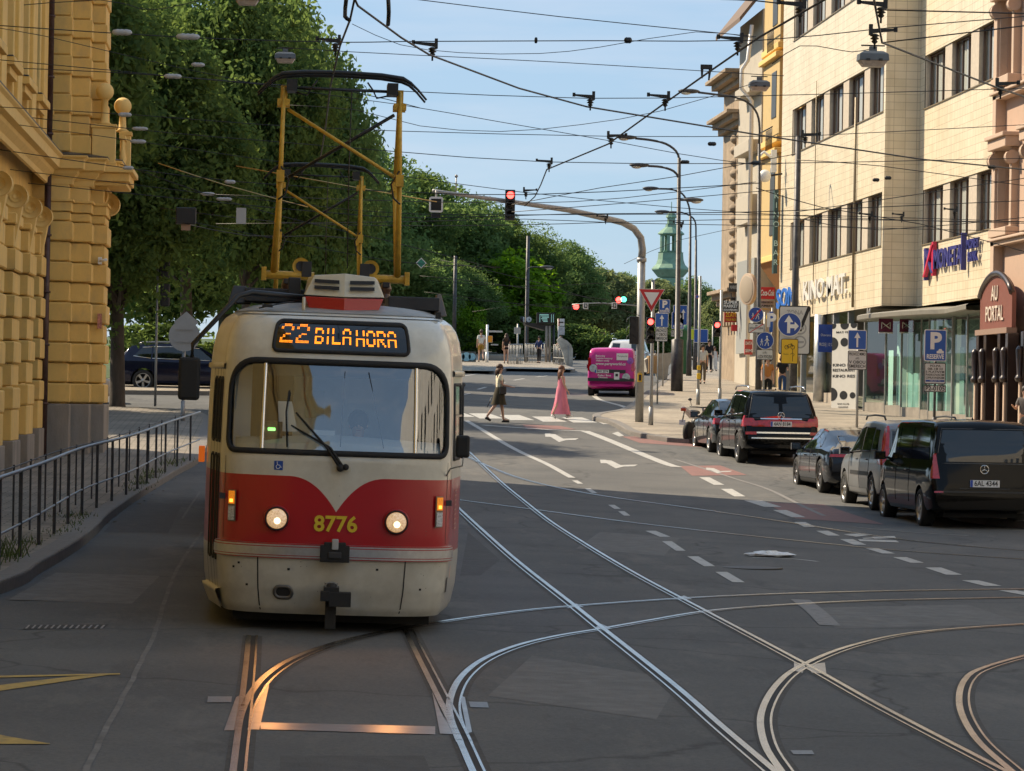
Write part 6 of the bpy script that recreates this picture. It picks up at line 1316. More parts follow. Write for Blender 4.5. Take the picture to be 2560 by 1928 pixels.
LR = M('lens_red_lit', (1, .05, .03), .3, emit=(1, .05, .04), estr=5); LG = M('lens_green_lit', (.05, .8, .5), .3, emit=(.1, .9, .5), estr=2); LOFF = M('lens_off', (.02, .02, .015), .2)
def signal_head(name, p, s, lit, label, n=3, w=.30, pitch=.30, group=None, back=False, fig=False):
    e = empty(name, p, label=label, cat='traffic light', group=group)
    mb = MB(); mb.box((0, 0, 0), (w*s, .18*s, (n*pitch+.04)*s), BLACK); mb.build('housing', e, bevel=.02)
    if back:
        for k in range(n): mb = MB(); mb.grid([[(w*s*.5*math.cos(t)-.1, .09-d, (1-k)*pitch*s+w*.5*s*math.sin(t)) for t in np.linspace(R(-10), R(190), 10)] for d in (0, .2)], BLACK); mb.build('visor', e)
        return e
    for k in range(n):
        z = ((n-1)/2-k)*pitch*s; lamp_head(e, (0, -.09*s, z), .11*s*(w/.3), LOFF, on=(LR if k == lit and k == 0 else (LG if k == lit else None)))
    return e
# the long mast arm with its red light
b = base(1598, 1055, .13); e = empty('signal_mast', b, label='tall grey signal mast whose long curved arm reaches left over the street', cat='signal mast')
def rel(px, py, Y): return pp(px, py, Y)-b
mb = MB(); mb.tube([(0, 0, 0), rel(1604, 650, b.y)], [.13, .12], STEEL, 16); mb.lathe([(.15, 0), (.15, .12)], rel(1604, 655, b.y), STEEL, n=16); mb.build('mast', e)
mb = MB(); mb.tube([rel(x, y, b.y-z) for x, y, z in ((1604, 650, 0), (1606, 625, 0), (1602, 595, 0), (1585, 572, .1), (1555, 556, .3), (1510, 545, .6), (1420, 525, 1.2), (1330, 512, 1.8), (1240, 499, 2.2), (1150, 487, 2.8), (1082, 477, 3.2))], [.12, .115, .11, .105, .1, .095, .085, .075, .065, .06, .05], STEEL, 12); mb.build('arm', e)
mb = MB(); mb.box((-.02, -.15, 1.35), (.13, .08, .26), YEL); mb.box((-.02, -.195, 1.35), (.08, .01, .18), BLACK); mb.build('push_button', e)
mb = MB(); p = rel(1140, 487, b.y-2.8); mb.tube([p, p+Vector((0, 0, .5))], .02, STEEL); mb.sphere(p+Vector((0, 0, .55)), .05, STEEL, 8, 6); mb.build('detector', e)
s_ = (b.y-2)/F
signal_head('traffic_light', pp(1275, 513, b.y-2.3), .97, 0, 'red traffic light hanging from the long mast arm over the street', n=3)
e = empty('tram_signal', pp(1090, 512, b.y-3.3), label='white rimmed tram signal box hanging from the tip of the mast arm', cat='tram signal')
mb = MB(); P = rr_pts(.40, .46, .06); mb.poly([(a, 0, c) for a, c in P][::-1], WHITE, thick=(0, -.1, 0)); mb.build('frame', e); mb = MB(); mb.box((0, -.105, 0), (.30, .012, .34), RUBBER); mb.box((0, 0, -.32), (.26, .12, .14), RUBBER); mb.tube([(0, 0, .2), (0, 0, .42)], .03, STEEL); mb.build('housing', e)
# post with give way sign and red light in front of the mast
e = sign_post(1627, 1063, 700, 'slim post with a give way sign above a red light beside the signal mast', [('yield', 1628, 752, 66, 58)], r=.055, group=SR)
signal_head('traffic_light', pp(1625, 826, base(1627, 1063, .13).y-.32), .92, 0, 'lit red traffic light under the give way sign', n=3, w=.26, pitch=.27)
signal_head('traffic_light', pp(1585, 826, base(1598, 1055, .13).y-.05), .9, -1, 'traffic light seen from behind on the left side of the signal mast', n=3, back=True)
sign_post(1643, 1010, 780, 'post with blue one way arrow and small white plate behind the mast', [('oneway', 1654, 801, 33, 36), ('text', 1653, 837, 31, 34, ['PROVOZ', 'V OBOU', 'SMERECH'])], r=.03, group=SR)
sign_post(1657, 966, 755, 'distant post with a blue reserved parking sign above the arrow sign', [('parking', 1661, 766, 28, 34, 'RESERVE')], r=.03, group=SR)
sign_post(1688, 935, 765, 'post with blue two lane arrow panel and reserved parking sign behind the dark lamp post', [('arrows', 1700, 788, 36, 50), ('parking', 1694, 802, 31, 42, 'RESERVE'), ('text', 1692, 834, 30, 17, ['DLE DOHODY'])], r=.03, group=SR)
sign_post(1745, 1012, 690, 'grey post with an edge on round sign and a yellow band by the walking man', [('disc', 1742, 742, 10, 10, 'nopark')], r=.05, group=SR)
b = base(1745, 1012, .13); mb = MB(); e = empty('push_button_box', b+Vector((0, -.06, 1.0)), label='yellow push button box on the grey pedestrian post', cat='push button')
mb.box((0, 0, 0), (.13, .12, .2), YEL); mb.box((0, 0, .3), (.12, .12, .16), YEL); mb.build('housing', e, bevel=.02)
e = sign_post(1799, 1010, 725, 'pale post carrying a red pedestrian light right of the lamp row', [], r=.05, cat='signal post', name='signal_post', group=SR)
signal_head('pedestrian_light', pp(1792, 822, base(1799, 1010, .13).y-.25), .95, 0, 'pedestrian light showing red beside the pale post', n=2, w=.26, pitch=.27)
sign_post(1908, 1020, 780, 'post with blue pedestrian zone discs and white bicycle plates near the tiled building', [('disc', 1889, 787, 39, 39, 'pedend'), ('bikeplate', 1890, 821, 40, 24, ['@bike', 'JIZDA POVOLENA', '@slash']), ('disc', 1912, 852, 44, 44, 'ped'), ('bikeplate', 1911, 887, 42, 26, ['@bike', 'A JIZDA POVOLENA'])], r=.035, group=SR)
sign_post(1927, 980, 770, 'narrow blue parking sign seen edge on behind the pedestrian zone post', [('parking', 1927, 805, 10, 52)], r=.03, group=SR)
sign_post(1780, 930, 815, 'pair of distant signs, one fluorescent yellow with a child figure and one blue', [('rect', 1721, 836, 28, 27, M('sign_fluo', (.62, .72, .04), .4)), ('rect', 1752, 840, 36, 34, BLUE)], r=.03, group=SR)
sign_post(2142, 1075, 830, 'post with one way arrow and white two way cycling plate before the shop glass', [('oneway', 2142, 850, 47, 49), ('text', 2142, 901, 48, 48, ['PROVOZ MIMO', '@bike', 'V OBOU', 'SMERECH'])], r=.04, group=SR)
sign_post(2335, 1090, 830, 'blue reserved parking sign with car pictogram and plate P2-0105', [('parking', 2337, 864, 56, 79, 'RESERVE'), ('text', 2336, 934, 54, 53, ['PO-PA', '08-18 H', 'S PLATNYM', 'PARKOVACIM', 'OPRAVNENIM', '@bar']), ('text', 2336, 972, 56, 17, ['P2-0105'])], r=.045, m=POLE_D, group=SR)
# the big dark mast with turn disc, zone board and yellow cycle board
e = sign_post(1982, 1030, 340, 'thick dark mast carrying a blue turn disc, zone end board and yellow cycle board', [('zone', 1984, 826, 80, 122, ['ZONA', '', '', '', '', '@zoneslash', '@zonering']), ('disc', 1971, 812, 60, 60, 'turn'), ('yellow', 1971, 879, 43, 62, ['@bike', '@turn'])], r=.14, rt=.1, m=POLE_D, name='street_mast', topx=1996)
for ch in [c for c in bpy.data.objects if c.parent == e and c.name.startswith('sign_panel')][1:]: ch.location.y -= .06
# left side: backs of signs
sign_post(457, 1052, 790, 'grey backs of a round sign and a diamond sign left of the tram', [('disc', 461, 840, 78, 78, 'back'), ('diamond', 466, 806, 62, 54)], r=.045, dz=.13)
e = sign_post(388, 1012, 640, 'slender grey post carrying small traffic light backs beside the tree trunk', [('rect', 386, 812, 1, 1, SG)], r=.04, name='signal_post', cat='signal post')
mb = MB(); mb.box((.2, .1, 4.3), (.34, .2, .8), DARKG); mb.box((.24, .1, 3.4), (.3, .2, .7), DARKG); mb.build('signal_back', e, bevel=.05)
# ---------------------------------------------------------------- lamp posts
def lamp_post(px, py, tpx, tpy, arms, r, label, dz=.13, m=POLE_D, fat=None):
    b = base(px, py, dz); t = up(b, tpx, tpy)-b; e = empty('lamp_post', b, label=label, cat='lamp post', group='street lamp posts on the right pavement')
    mb = MB(); mb.tube([(0, 0, 0), (t.x*.2, 0, t.z*.22), (t.x*.2, 0, t.z*.225), t], [fat or r*1.8, fat or r*1.8, r*1.3, r*.8] if fat else [r*1.7, r*1.5, r*1.2, r*.7], m, 12); mb.build('post', e)
    for P in arms:
        Q = [up(b, x, y)-b for x, y in P]; mb = MB(); mb.tube(crom(Q, .15), r*.55, m, 8); mb.build('arm', e)
        q = Q[-1]; d = (Q[-1]-Q[-2]).normalized(); h = empty('lamp_head', q); h.parent = e
        ln = .75; X = Matrix.Translation(d*ln*.4)
        mb = MB(); mb.sphere((0, 0, 0), 1, POLE_D, 14, 8, (ln*.55, .16, .09)); mb.v = [tuple(Vector(v)+d*ln*.45) for v in mb.v]; mb.build('housing', h)
        mb = MB(); mb.sphere((0, 0, 0), 1, M('lamp_glass', (.5, .5, .45), .2), 12, 8, (ln*.28, .12, .09)); mb.v = [tuple(Vector(v)+d*ln*.6+Vector((0, 0, -.06))) for v in mb.v]; mb.build('diffuser', h)
    return e
lamp_post(1896, 1000, 1898, 360, [[(1898, 360), (1899, 320), (1893, 285), (1872, 258), (1835, 243), (1785, 236), (1745, 231)]], .075, 'lamp post before the yellow house, its arm curving far left')
lamp_post(1692, 978, 1698, 395, [[(1698, 440), (1698, 400), (1690, 378), (1665, 360), (1630, 351), (1588, 346)], [(1698, 475), (1696, 445), (1684, 428), (1655, 418), (1620, 415)], [(1700, 500), (1712, 500)]], .085, 'tall dark lamp post with two arms, its fat base on the sunlit pavement', fat=.24)
lamp_post(1722, 940, 1726, 540, [[(1727, 560), (1722, 515), (1706, 485), (1680, 474), (1645, 472)]], .08, 'third lamp post with a single arm behind the two armed one')
lamp_post(1738, 925, 1740, 600, [[(1740, 600), (1738, 555), (1722, 538), (1700, 531), (1672, 530)]], .08, 'farthest lamp post of the row, thin and partly hidden')
lamp_post(1314, 905, 1316, 690, [[(1316, 700), (1318, 675), (1328, 668), (1352, 668)]], .05, 'green lamp post with short arm by the tram platform', dz=.15)
for px, py, ty, lb_ in ((1134, 900, 640, 'dark overhead line mast standing at the left edge of the tram platform'), (1315, 906, 590, 'grey overhead line mast with clock on the tram platform'), (837, 890, 560, 'grey line mast behind the pantograph among the trees')):
    b = base(px, py, .1); t = up(b, px, ty)-b; e = empty('line_mast', b, label=lb_, cat='mast'); mb = MB(); mb.tube([(0, 0, 0), (0, 0, t.z)], [.13, .1], POLE_D, 10); mb.build('mast', e)
# ---------------------------------------------------------------- hanging lamps on span wires
def hang_lamp(px, py, w, Y, label, tilt=0):
    s = w/ (F/Y)/.62; p = pp(px, py, Y); e = empty('hanging_lamp', p, label=label, cat='hanging lamp', group='grey lamps hung on span wires')
    LH = M('lamp_housing_grey', (.10, .115, .13), .5, var=.15)
    mb = MB(); mb.add([(-.31, -.2, 0), (.31, -.2, 0), (.31, .2, 0), (-.31, .2, 0), (-.30, -.18, .14), (.30, -.18, .14), (.30, .18, .14), (-.30, .18, .14), (-.2, -.12, .2), (.2, -.12, .2), (.2, .12, .2), (-.2, .12, .2)], [(3, 2, 1, 0), (0, 1, 5, 4), (1, 2, 6, 5), (2, 3, 7, 6), (3, 0, 4, 7), (4, 5, 9, 8), (5, 6, 10, 9), (6, 7, 11, 10), (7, 4, 8, 11), (8, 9, 10, 11)], LH)
    mb.box((0, 0, .25), (.16, .08, .1), LH); mb.box((0, 0, .32), (.5, .03, .03), BLACK); mb.box((-.13, -.21, .015), (.08, .02, .05), BLACK); mb.box((.13, -.21, .015), (.08, .02, .05), BLACK)
    o = mb.build('housing', e, bevel=.015)
    mb = MB(); mb.add([(-.29, -.18, 0), (.29, -.18, 0), (.29, .18, 0), (-.29, .18, 0), (-.21, -.12, -.12), (.21, -.12, -.12), (.21, .12, -.12), (-.21, .12, -.12)], [(0, 4, 5, 1), (1, 5, 6, 2), (2, 6, 7, 3), (3, 7, 4, 0), (4, 7, 6, 5)], M('lamp_diffuser', (.45, .38, .33), .3, var=.2, scale=10)); d = mb.build('diffuser', e, bevel=.01)
    e.scale = (s, s, s); return e
hang_lamp(2182, 153, 76, 62, 'large hanging grey lamp before the tiled facade at upper right')
hang_lamp(1898, 218, 52, 92, 'hanging lamp with a small emblem in front of the yellow house')
hang_lamp(713, 148, 52, 90, 'pale hanging lamp against the dark trees above the tram')
hang_lamp(618, 2, 60, 60, 'hanging lamp cut by the top edge of the photo')
# ---------------------------------------------------------------- fence on the left
TOPF = [(-60, 1215), (0, 1194), (100, 1160), (212, 1118), (330, 1088), (420, 1056), (500, 1030)]
e = empty('railing', Wv(-3.2, 50, .1), label='low grey metal railing of black uprights along the left kerb', cat='railing'); f0 = Vector(e.location)
Ft = []
for (x, y) in TOPF:
    best = None
    for hh in (1.0,):
        p = gp(x, y, H_+hh)   # the point of a surface one metre above the pavement
        Ft.append(p)
Ft = crom(Ft, .3); RAIL_ = M('railing_grey', (.34, .38, .42), .45, .4, var=.15, scale=5)
mb = MB(); mb.tube([p-f0 for p in Ft], .024, RAIL_, 8); mb.tube([p-f0-Vector((0, 0, .62)) for p in Ft], .015, RAIL_, 6); mb.build('rail', e)
acc = 0; k = 0
for i in range(1, len(Ft)):
    acc += (Ft[i]-Ft[i-1]).length
    if acc > 2.35:
        acc = 0; p = Ft[i]-f0; mb = MB(); mb.box((p.x, p.y, p.z-.5), (.042, .042, 1.0), POLE_D); mb.build('upright', e)
# a second, parallel railing behind with thinner bars
acc = 0; e2 = empty('railing', Wv(-4.0, 50, .1), label='thin second row of railing bars just behind the front railing', cat='railing'); f1 = Vector(e2.location)
P2 = [p+Vector((-.35, .4, 0)) for p in Ft]; 
mb = MB(); mb.tube([p-f1-Vector((0, 0, .05)) for p in P2], .010, POLE_D, 6); mb.build('rail', e2)
for i in range(1, len(P2)):
    acc += (P2[i]-P2[i-1]).length
    if acc > 2.35: acc = 0; p = P2[i]-f1; mb = MB(); mb.box((p.x, p.y, p.z-.5), (.025, .025, .95), POLE_D); mb.build('upright', e2)
# litter, tufts
p = gp(1925, 1392); mb = MB(); rnd = random.Random(4); P = []
for i in range(9):
    t = math.pi*i/8; P.append([(p.x+(.32*math.cos(a)*math.sin(t)*(1+rnd.uniform(-.3, .3))), p.y+.2*math.sin(a)*math.sin(t), zg(p.x, p.y)+.035+.04*math.cos(t)*(1+rnd.uniform(-.4, .5))) for a in np.linspace(0, 6.283, 14, endpoint=False)])
mb.grid(P, M('plastic_bag', (.8, .8, .8), .35, var=.2, scale=15), close=True, smooth=False); mb.build('plastic_bag', label='crumpled white plastic bag lying on the asphalt', cat='plastic bag')
mb = MB(); rnd = random.Random(7); GR = M('kerb_grass', (.09, .13, .03), .8, var=.5, scale=9)
for (px, py, n, h) in ((8, 1395, 90, .28), (150, 1330, 40, .08), (60, 1360, 50, .12), (175, 1312, 40, .08), (350, 1210, 60, .12), (365, 1195, 60, .14), (385, 1182, 60, .14), (430, 1160, 50, .16), (330, 1225, 40, .08), (200, 1290, 60, .1), (460, 1150, 30, .08)):
    c = gp(px, py, .13)
    for i in range(n):
        x = c.x+rnd.gauss(0, .12); y = c.y+rnd.gauss(0, .5); z = zg(x, y)+.12; a = rnd.uniform(0, 6.28); l = h*rnd.uniform(.4, 1.1); dx, dy = math.cos(a)*l*.5, math.sin(a)*l*.5
        mb.add([(x-.006, y, z), (x+.008, y, z), (x+dx, y+dy, z+l)], [(0, 1, 2)], GR)
mb.build('kerb_grass', kind='stuff', label='small tufts of green grass growing along the left kerb', cat='grass')
rnd = random.Random(3)
for k in range(16):
    px = rnd.uniform(230, 480); py = 1320-(px-230)*.62+rnd.uniform(-6, 22); p = gp(px, py); mb = MB(); s = rnd.uniform(.02, .05)
    mb.add([(p.x-s, p.y, p.z+.012), (p.x, p.y-s*1.5, p.z+.02), (p.x+s, p.y, p.z+.012), (p.x, p.y+s*2, p.z+.018)], [(0, 1, 2, 3)], M('dry_leaf', (.25, .17, .08), .8, var=.4, scale=30)); tag(mb.build('dry_leaf'), 'small dry leaf lying on the asphalt beside the left kerb', 'leaf', 'dry leaves along the left kerb')
# ================================================================ OVERHEAD WIRES
def wire(P, r=.007, label=None, grp='overhead wires', name='overhead_wire', m=WIRE, cat='overhead wire', smooth=True):
    Q = [pp(*q) for q in P]; c = Q[0].copy(); Q = crom(Q, 1.5) if (smooth and len(Q) > 2) else Q
    mb = MB(); mb.tube([q-c for q in Q], r, m, 5); return mb.build(name, loc=c, label=label or 'thin dark span wire crossing above the street', cat=cat, group=grp)
CW = [([(860, -60, 26.5), (895, 15, 27.6), (1004, 95, 30), (1073, 137, 31.5), (1297, 221, 35), (1466, 267, 37), (1898, 338, 40), (2300, 398, 43), (2640, 432, 45)], 'thick contact wire sloping from top centre to the right edge'),
      ([(2130, -40, 25), (2060, 0, 26), (1900, 92, 29.5), (1774, 179, 32), (1655, 263, 36.5), (1521, 360, 41), (1367, 424, 49), (1352, 462, 54), (1337, 492, 58), (1312, 515, 60)], 'thick contact wire falling from upper right to the centre'),
      ([(2178, -40, 25), (2185, 0, 26.5), (2205, 107, 29.6), (2494, 220, 33), (2640, 268, 35)], 'thick contact wire at the upper right corner'),
      ([(890, -20, 27), (875, 50, 29), (850, 115, 31), (826, 215, 34), (812, 330, 40), (800, 400, 48)], 'contact wire rising from the pantograph to the top edge')]
for P, lb_ in CW: wire(P, .0105, lb_, cat='contact wire', name='contact_wire', smooth=False)
SP = [ # span wires: points in the picture with distance
 [(-30, 62, 40), (265, 82, 40), (540, 97, 40), (860, 106, 40), (1010, 104, 40), (1500, 102, 40), (1900, 101, 40), (2200, 72, 40), (2600, 38, 40)],
 [(-30, 66, 58), (110, 90, 58), (270, 128, 58), (640, 210, 58), (1000, 262, 58), (1250, 305, 58), (1540, 355, 58), (1700, 385, 58), (1890, 412, 58), (1960, 408, 58)],
 [(-30, 147, 50), (300, 178, 50), (640, 210, 50), (1000, 228, 50), (1466, 246, 50), (1890, 240, 50), (2600, 220, 50)],
 [(-30, 168, 64), (300, 182, 64), (640, 208, 64), (880, 230, 64), (1050, 270, 64)],
 [(-30, 266, 55), (330, 287, 55), (660, 312, 55), (1000, 328, 55), (1527, 341, 55), (1890, 341, 55), (2020, 340, 55), (2600, 310, 55)],
 [(-30, 282, 66), (400, 330, 66), (660, 352, 66), (1000, 380, 66), (1367, 405, 66), (1900, 409, 66), (2600, 395, 66)],
 [(-30, 302, 60), (320, 350, 60), (660, 400, 60), (1000, 440, 60), (1300, 480, 60), (1700, 520, 60), (2100, 545, 60), (2600, 560, 60)],
 [(-30, 370, 62), (300, 418, 62), (600, 455, 62), (1000, 480, 62), (1312, 487, 62), (1700, 470, 62), (1900, 458, 62)],
 [(25, 424, 59), (400, 470, 59), (760, 512, 59), (1050, 536, 59), (1600, 536, 59), (2100, 540, 59), (2600, 556, 59)],
 [(70, 458, 62), (480, 500, 62), (800, 530, 62), (1050, 545, 62), (1430, 535, 62), (1890, 530, 62), (2600, 500, 62)],
 [(1010, -5, 45), (1400, 42, 45), (1830, 86, 45), (1890, 92, 45)],
 [(880, 60, 60), (1000, 112, 60), (1150, 132, 60), (1350, 134, 60), (1500, 118, 60), (1740, 80, 60), (1890, 96, 60)],
 [(700, 118, 70), (880, 130, 70), (1400, 156, 70), (1890, 186, 70), (1960, 190, 70)],
 [(700, 262, 80), (890, 275, 80), (1050, 315, 80), (1250, 329, 80), (1450, 312, 80), (1650, 278, 80), (1895, 205, 80)],
 [(500, 485, 75), (900, 500, 75), (1300, 508, 75), (1560, 495, 75), (1890, 455, 75)],
 [(540, 560, 75), (1000, 555, 75), (1312, 548, 75), (1560, 558, 75), (2000, 566, 75), (2600, 580, 75)],
 [(400, 520, 72), (700, 556, 72), (1050, 565, 72), (1400, 560, 72), (1890, 548, 72), (2600, 556, 72)],
 [(430, 545, 85), (700, 600, 85), (900, 640, 85), (1050, 660, 85), (1250, 668, 85)],
 [(1050, 668, 88), (1150, 664, 88), (1250, 669, 88)],
 [(300, 410, 70), (560, 500, 70), (780, 560, 70), (960, 600, 70), (1240, 672, 70)],
 [(1280, 512, 70), (1500, 470, 70), (1700, 440, 70), (1990, 385, 70)],
 [(1280, 530, 72), (1600, 505, 72), (1990, 470, 72)],
 [(1990, 400, 66), (2200, 415, 66), (2600, 470, 66)],
 [(1990, 530, 66), (2200, 500, 66), (2600, 440, 66)],
 [(1990, 545, 68), (2200, 575, 68), (2600, 540, 68)],
 [(1890, 470, 62), (2060, 520, 62), (2300, 560, 62), (2600, 640, 62)],
 [(2205, 107, 30), (2400, 84, 30), (2600, 60, 30)], [(2205, 25, 28), (2600, 35, 28)],
 [(2000, 15, 28), (1890, 2, 28), (1800, -2, 28)], [(-30, 20, 64), (250, 0, 64), (350, 22, 64), (420, 20, 64), (520, -5, 64)],
 [(1930, 160, 62), (2000, 115, 62), (2080, 122, 62), (2130, 130, 62), (2182, 122, 62)],
 [(1560, 660, 110), (1700, 600, 110), (1900, 560, 110)], [(1060, 700, 120), (1300, 716, 120), (1560, 705, 120)], [(1060, 745, 130), (1250, 755, 130), (1500, 780, 130)], [(1060, 730, 140), (1400, 770, 140), (1560, 750, 140)],
 [(1180, 780, 140), (1350, 760, 140), (1560, 790, 140)], [(1050, 690, 100), (1200, 705, 100), (1590, 760, 100)], [(1100, 650, 90), (1350, 708, 90), (1600, 790, 90)],
]
for P in SP: wire(P, .0065 if P[0][2] < 61 else .0085)
GW = M('wire_sunlit_gold', (.55, .38, .16), .3, .8)  # gold tone paints the sunlight these wires catch
wire([(590, 415, 68), (1092, 505, 68)], .012, 'bright sunlit feeder cable behind the pantograph', m=GW); wire([(395, 408, 66), (560, 462, 66), (770, 518, 66)], .011, 'pale feeder cable left of the pantograph', m=GW)
wire([(440, 555, 80), (620, 590, 80), (800, 590, 80), (905, 600, 80)], .012, 'grey cable bundle crossing in front of the left trees')
wire([(865, 0, 28), (862, 40, 29), (874, 50, 29)], .02, 'black hanging feeder loop at the top edge left of the sky', cat='feeder loop', name='feeder_loop'); wire([(970, -10, 29), (972, 30, 29), (970, 62, 29.3)], .02, 'black hanging feeder loop at the top edge beside the trees', cat='feeder loop', name='feeder_loop')
def hanger(px, py, Y, flip=1, s=1.0):
    p = pp(px, py, Y); e = empty('wire_hanger', p, label='black wire hanger with ribbed insulator on a contact wire', cat='wire hanger', group='wire hangers on the overhead lines')
    e.scale = (flip*s, s, s)
    mb = MB(); mb.add([(-.24, -.03, .05), (.14, -.03, 0), (.14, -.03, .07), (-.24, -.03, .08), (-.24, .03, .05), (.14, .03, 0), (.14, .03, .07), (-.24, .03, .08)], [(0, 1, 2, 3), (4, 7, 6, 5), (0, 4, 5, 1), (1, 5, 6, 2), (2, 6, 7, 3), (3, 7, 4, 0)], BLACK); mb.box((.12, 0, .06), (.05, .07, .16), BLACK); mb.box((-.25, 0, .07), (.05, .06, .07), BLACK); mb.build('bracket', e)
    mb = MB(); mb.lathe([(.03, .0), (.075, -.03), (.035, -.045), (.07, -.075), (.03, -.09), (.05, -.12), (.015, -.15), (.015, -.22)], (.06, 0, 0), BLACK, n=12); mb.build('insulator', e)
for q in ((830, 108, 33), (1072, 118, 32), (1468, 247, 37), (1655, 247, 36), (1535, 345, 41, -1), (1367, 408, 49), (1320, 480, 58, -1), (1835, 104, 31), (1990, 18, 28), (2192, 18, 27), (2197, 85, 29, -1), (2020, 342, 42, -1), (2510, 216, 33.5, -1), (2170, 540, 58), (2382, 528, 58), (1700, 560, 75), (1510, 545, 70), (2250, 540, 66)):
    hanger(q[0], q[1], q[2], q[3] if len(q) > 3 else 1, .62)
hb = pp(1766, 172, 33); e = empty('wire_clamp', hb, label='dark two legged wire clamp on the right contact wire', cat='wire clamp'); e.scale = (.6, .6, .6); mb = MB(); mb.box((0, 0, .03), (.2, .06, .08), BLACK); mb.add([(-.1, 0, 0), (-.05, 0, 0), (-.06, 0, -.17), (-.09, 0, -.17), (.04, 0, 0), (.09, 0, 0), (.06, 0, -.2), (.03, 0, -.2)], [(0, 3, 2, 1), (4, 7, 6, 5)], BLACK); mb.build('bracket', e)
EGG = M('insulator_porcelain', (.42, .43, .45), .3)
for (px, py, Y, w) in ((305, 81, 40, 50), (470, 92, 40, 60), (495, 162, 58, 34), (432, 191, 50, 44), (312, 287, 55, 34), (350, 322, 66, 40), (345, 354, 60, 40), (575, 455, 62, 28), (320, 420, 62, 28), (520, 485, 70, 34), (560, 498, 70, 40), (1570, 101, 40, 20), (1340, 101, 40, 8), (1780, 360, 58, 22), (2220, 445, 66, 18), (2190, 450, 66, 18), (2480, 418, 66, 22), (1712, 405, 66, 24), (1890, 408, 60, 26)):
    p = pp(px, py, Y); s = Y/F; mb = MB(); mb.lathe([(.008, -w*s*.5), (.03, -w*s*.42), (.042, -w*s*.2), (.035, -w*s*.1), (.042, 0), (.035, w*s*.1), (.042, w*s*.2), (.03, w*s*.42), (.008, w*s*.5)], (0, 0, 0), EGG if px < 700 else BLACK, axis='x', n=10); tag(mb.build('line_insulator', loc=p), 'grey porcelain insulator threaded on a span wire' if px < 700 else 'dark insulator threaded on a span wire', 'insulator', 'insulators on the left span wires' if px < 700 else 'insulators on the right span wires')
p = pp(465, 540, 70); e = empty('line_box', p, label='black square box with tan plate hung on wires before the trees', cat='line box'); mb = MB(); mb.box((0, 0, 0), (.44, .2, .36), BLACK); mb.build('housing', e, bevel=.02); mb = MB(); mb.box((0, 0, -.25), (.2, .06, .13), M('tan_plate', (.35, .22, .15), .6)); mb.build('plate', e)
p = pp(603, 540, 72); mb = MB(); mb.box((0, 0, 0), (.22, .03, .36), M('grey_plate', (.42, .43, .45), .5)); mb.build('line_plate', loc=p, label='small pale rectangular plate hanging on the wires', cat='sign plate')
p = pp(1053, 658, 88); mb = MB(); mb.poly([(-.15, 0, 0), (0, 0, .15), (.15, 0, 0), (0, 0, -.15)][::-1], WHITE, thick=(0, -.01, 0)); mb.poly([(-.12, -.015, 0), (0, -.015, -.12), (.12, -.015, 0), (0, -.015, .12)], M('sign_green', (.02, .22, .16), .4)); mb.build('diamond_sign', loc=p, label='small green diamond sign hanging on a wire before the trees', cat='sign')
# ================================================================ TRAM STOP AND FAR CROSSING
def bb2(name, label, cat, px, py, dz=.15): b = base(px, py, dz); return empty(name, b, label=label, cat=cat), b, (b.y/F)
e, b, s = bb2('info_panel', 'dark electronic departure board with pale map above the tram stop', 'information board', 1364, 908)
def q(px, py): return up(b, px, py)-b
mb = MB(); mb.box(q(1364, 796), (46*s, .3, 27*s), BLACK); mb.build('housing', e, bevel=.02)
mb = MB(); c = q(1364, 796); sc_ = M('screen_cyan', (.2, .4, .38), .4, emit=(.25, .5, .45), estr=.35)
for k in range(6): mb.box((c.x+(-4+(k % 3)*1.5)*s, -.16, c.z+(9-3.4*k)*s), ((22-k*2.2)*s, .01, 1.6*s), sc_)
mb.box((c.x-15*s, -.16, c.z), (1.2*s, .01, 20*s), sc_); mb.box((c.x+14*s, -.16, c.z), (1*s, .01, 20*s), sc_); mb.box((c.x+19*s, -.16, c.z), (1*s, .01, 20*s), sc_); mb.build('screen', e)
mb = MB(); mb.add([q(1312, 806), q(1386, 812), q(1386, 818), q(1362, 826), q(1314, 812)]+[q(x, y)+Vector((0, 1.4, 0)) for x, y in ((1312, 806), (1386, 812), (1386, 818), (1362, 826), (1314, 812))], [(0, 4, 3, 2, 1), (5, 6, 7, 8, 9)]+[(i, (i+1) % 5, 5+(i+1) % 5, 5+i) for i in range(5)], BLACK); mb.build('canopy', e)
for x in (1366, 1374): mb = MB(); mb.tube([q(x, 815), q(x, 906)], .07, M('stop_post_tan', (.33, .28, .23), .6)); mb.build('post', e)
mb = MB(); mb.tube([q(1384, 812), q(1384, 906)], .07, BLACK); mb.build('post', e)
e, b, s = bb2('platform_clock', 'white two faced clock on the platform mast', 'clock', 1315, 906)
for x, w in ((1306, .35), (1322, 1.0)):
    c = q(x, 799); mb = MB(); X = Matrix.Translation(c) @ Matrix.Rotation(R(65 if w < 1 else 0), 4, 'Z'); mb.lathe([(7*s, -.08), (7.4*s, -.08), (7.4*s, .08)], (0, 0, 0), BLACK, axis='y', X=X); mb.lathe([(6.8*s, -.09), (.01, -.095)], (0, 0, 0), WHITE, axis='y', X=X)
    mb.tube([X@Vector((0, -.1, 0)), X@Vector((.02, -.1, 4.8*s))], .015, BLACK, 4); mb.tube([X@Vector((0, -.1, 0)), X@Vector((3.4*s, -.1, -1.5*s))], .015, BLACK, 4); mb.build('clock_face', e)
e, b, s = bb2('stop_flag', 'red and white tram stop flag with timetable panel', 'stop sign', 1403, 908)
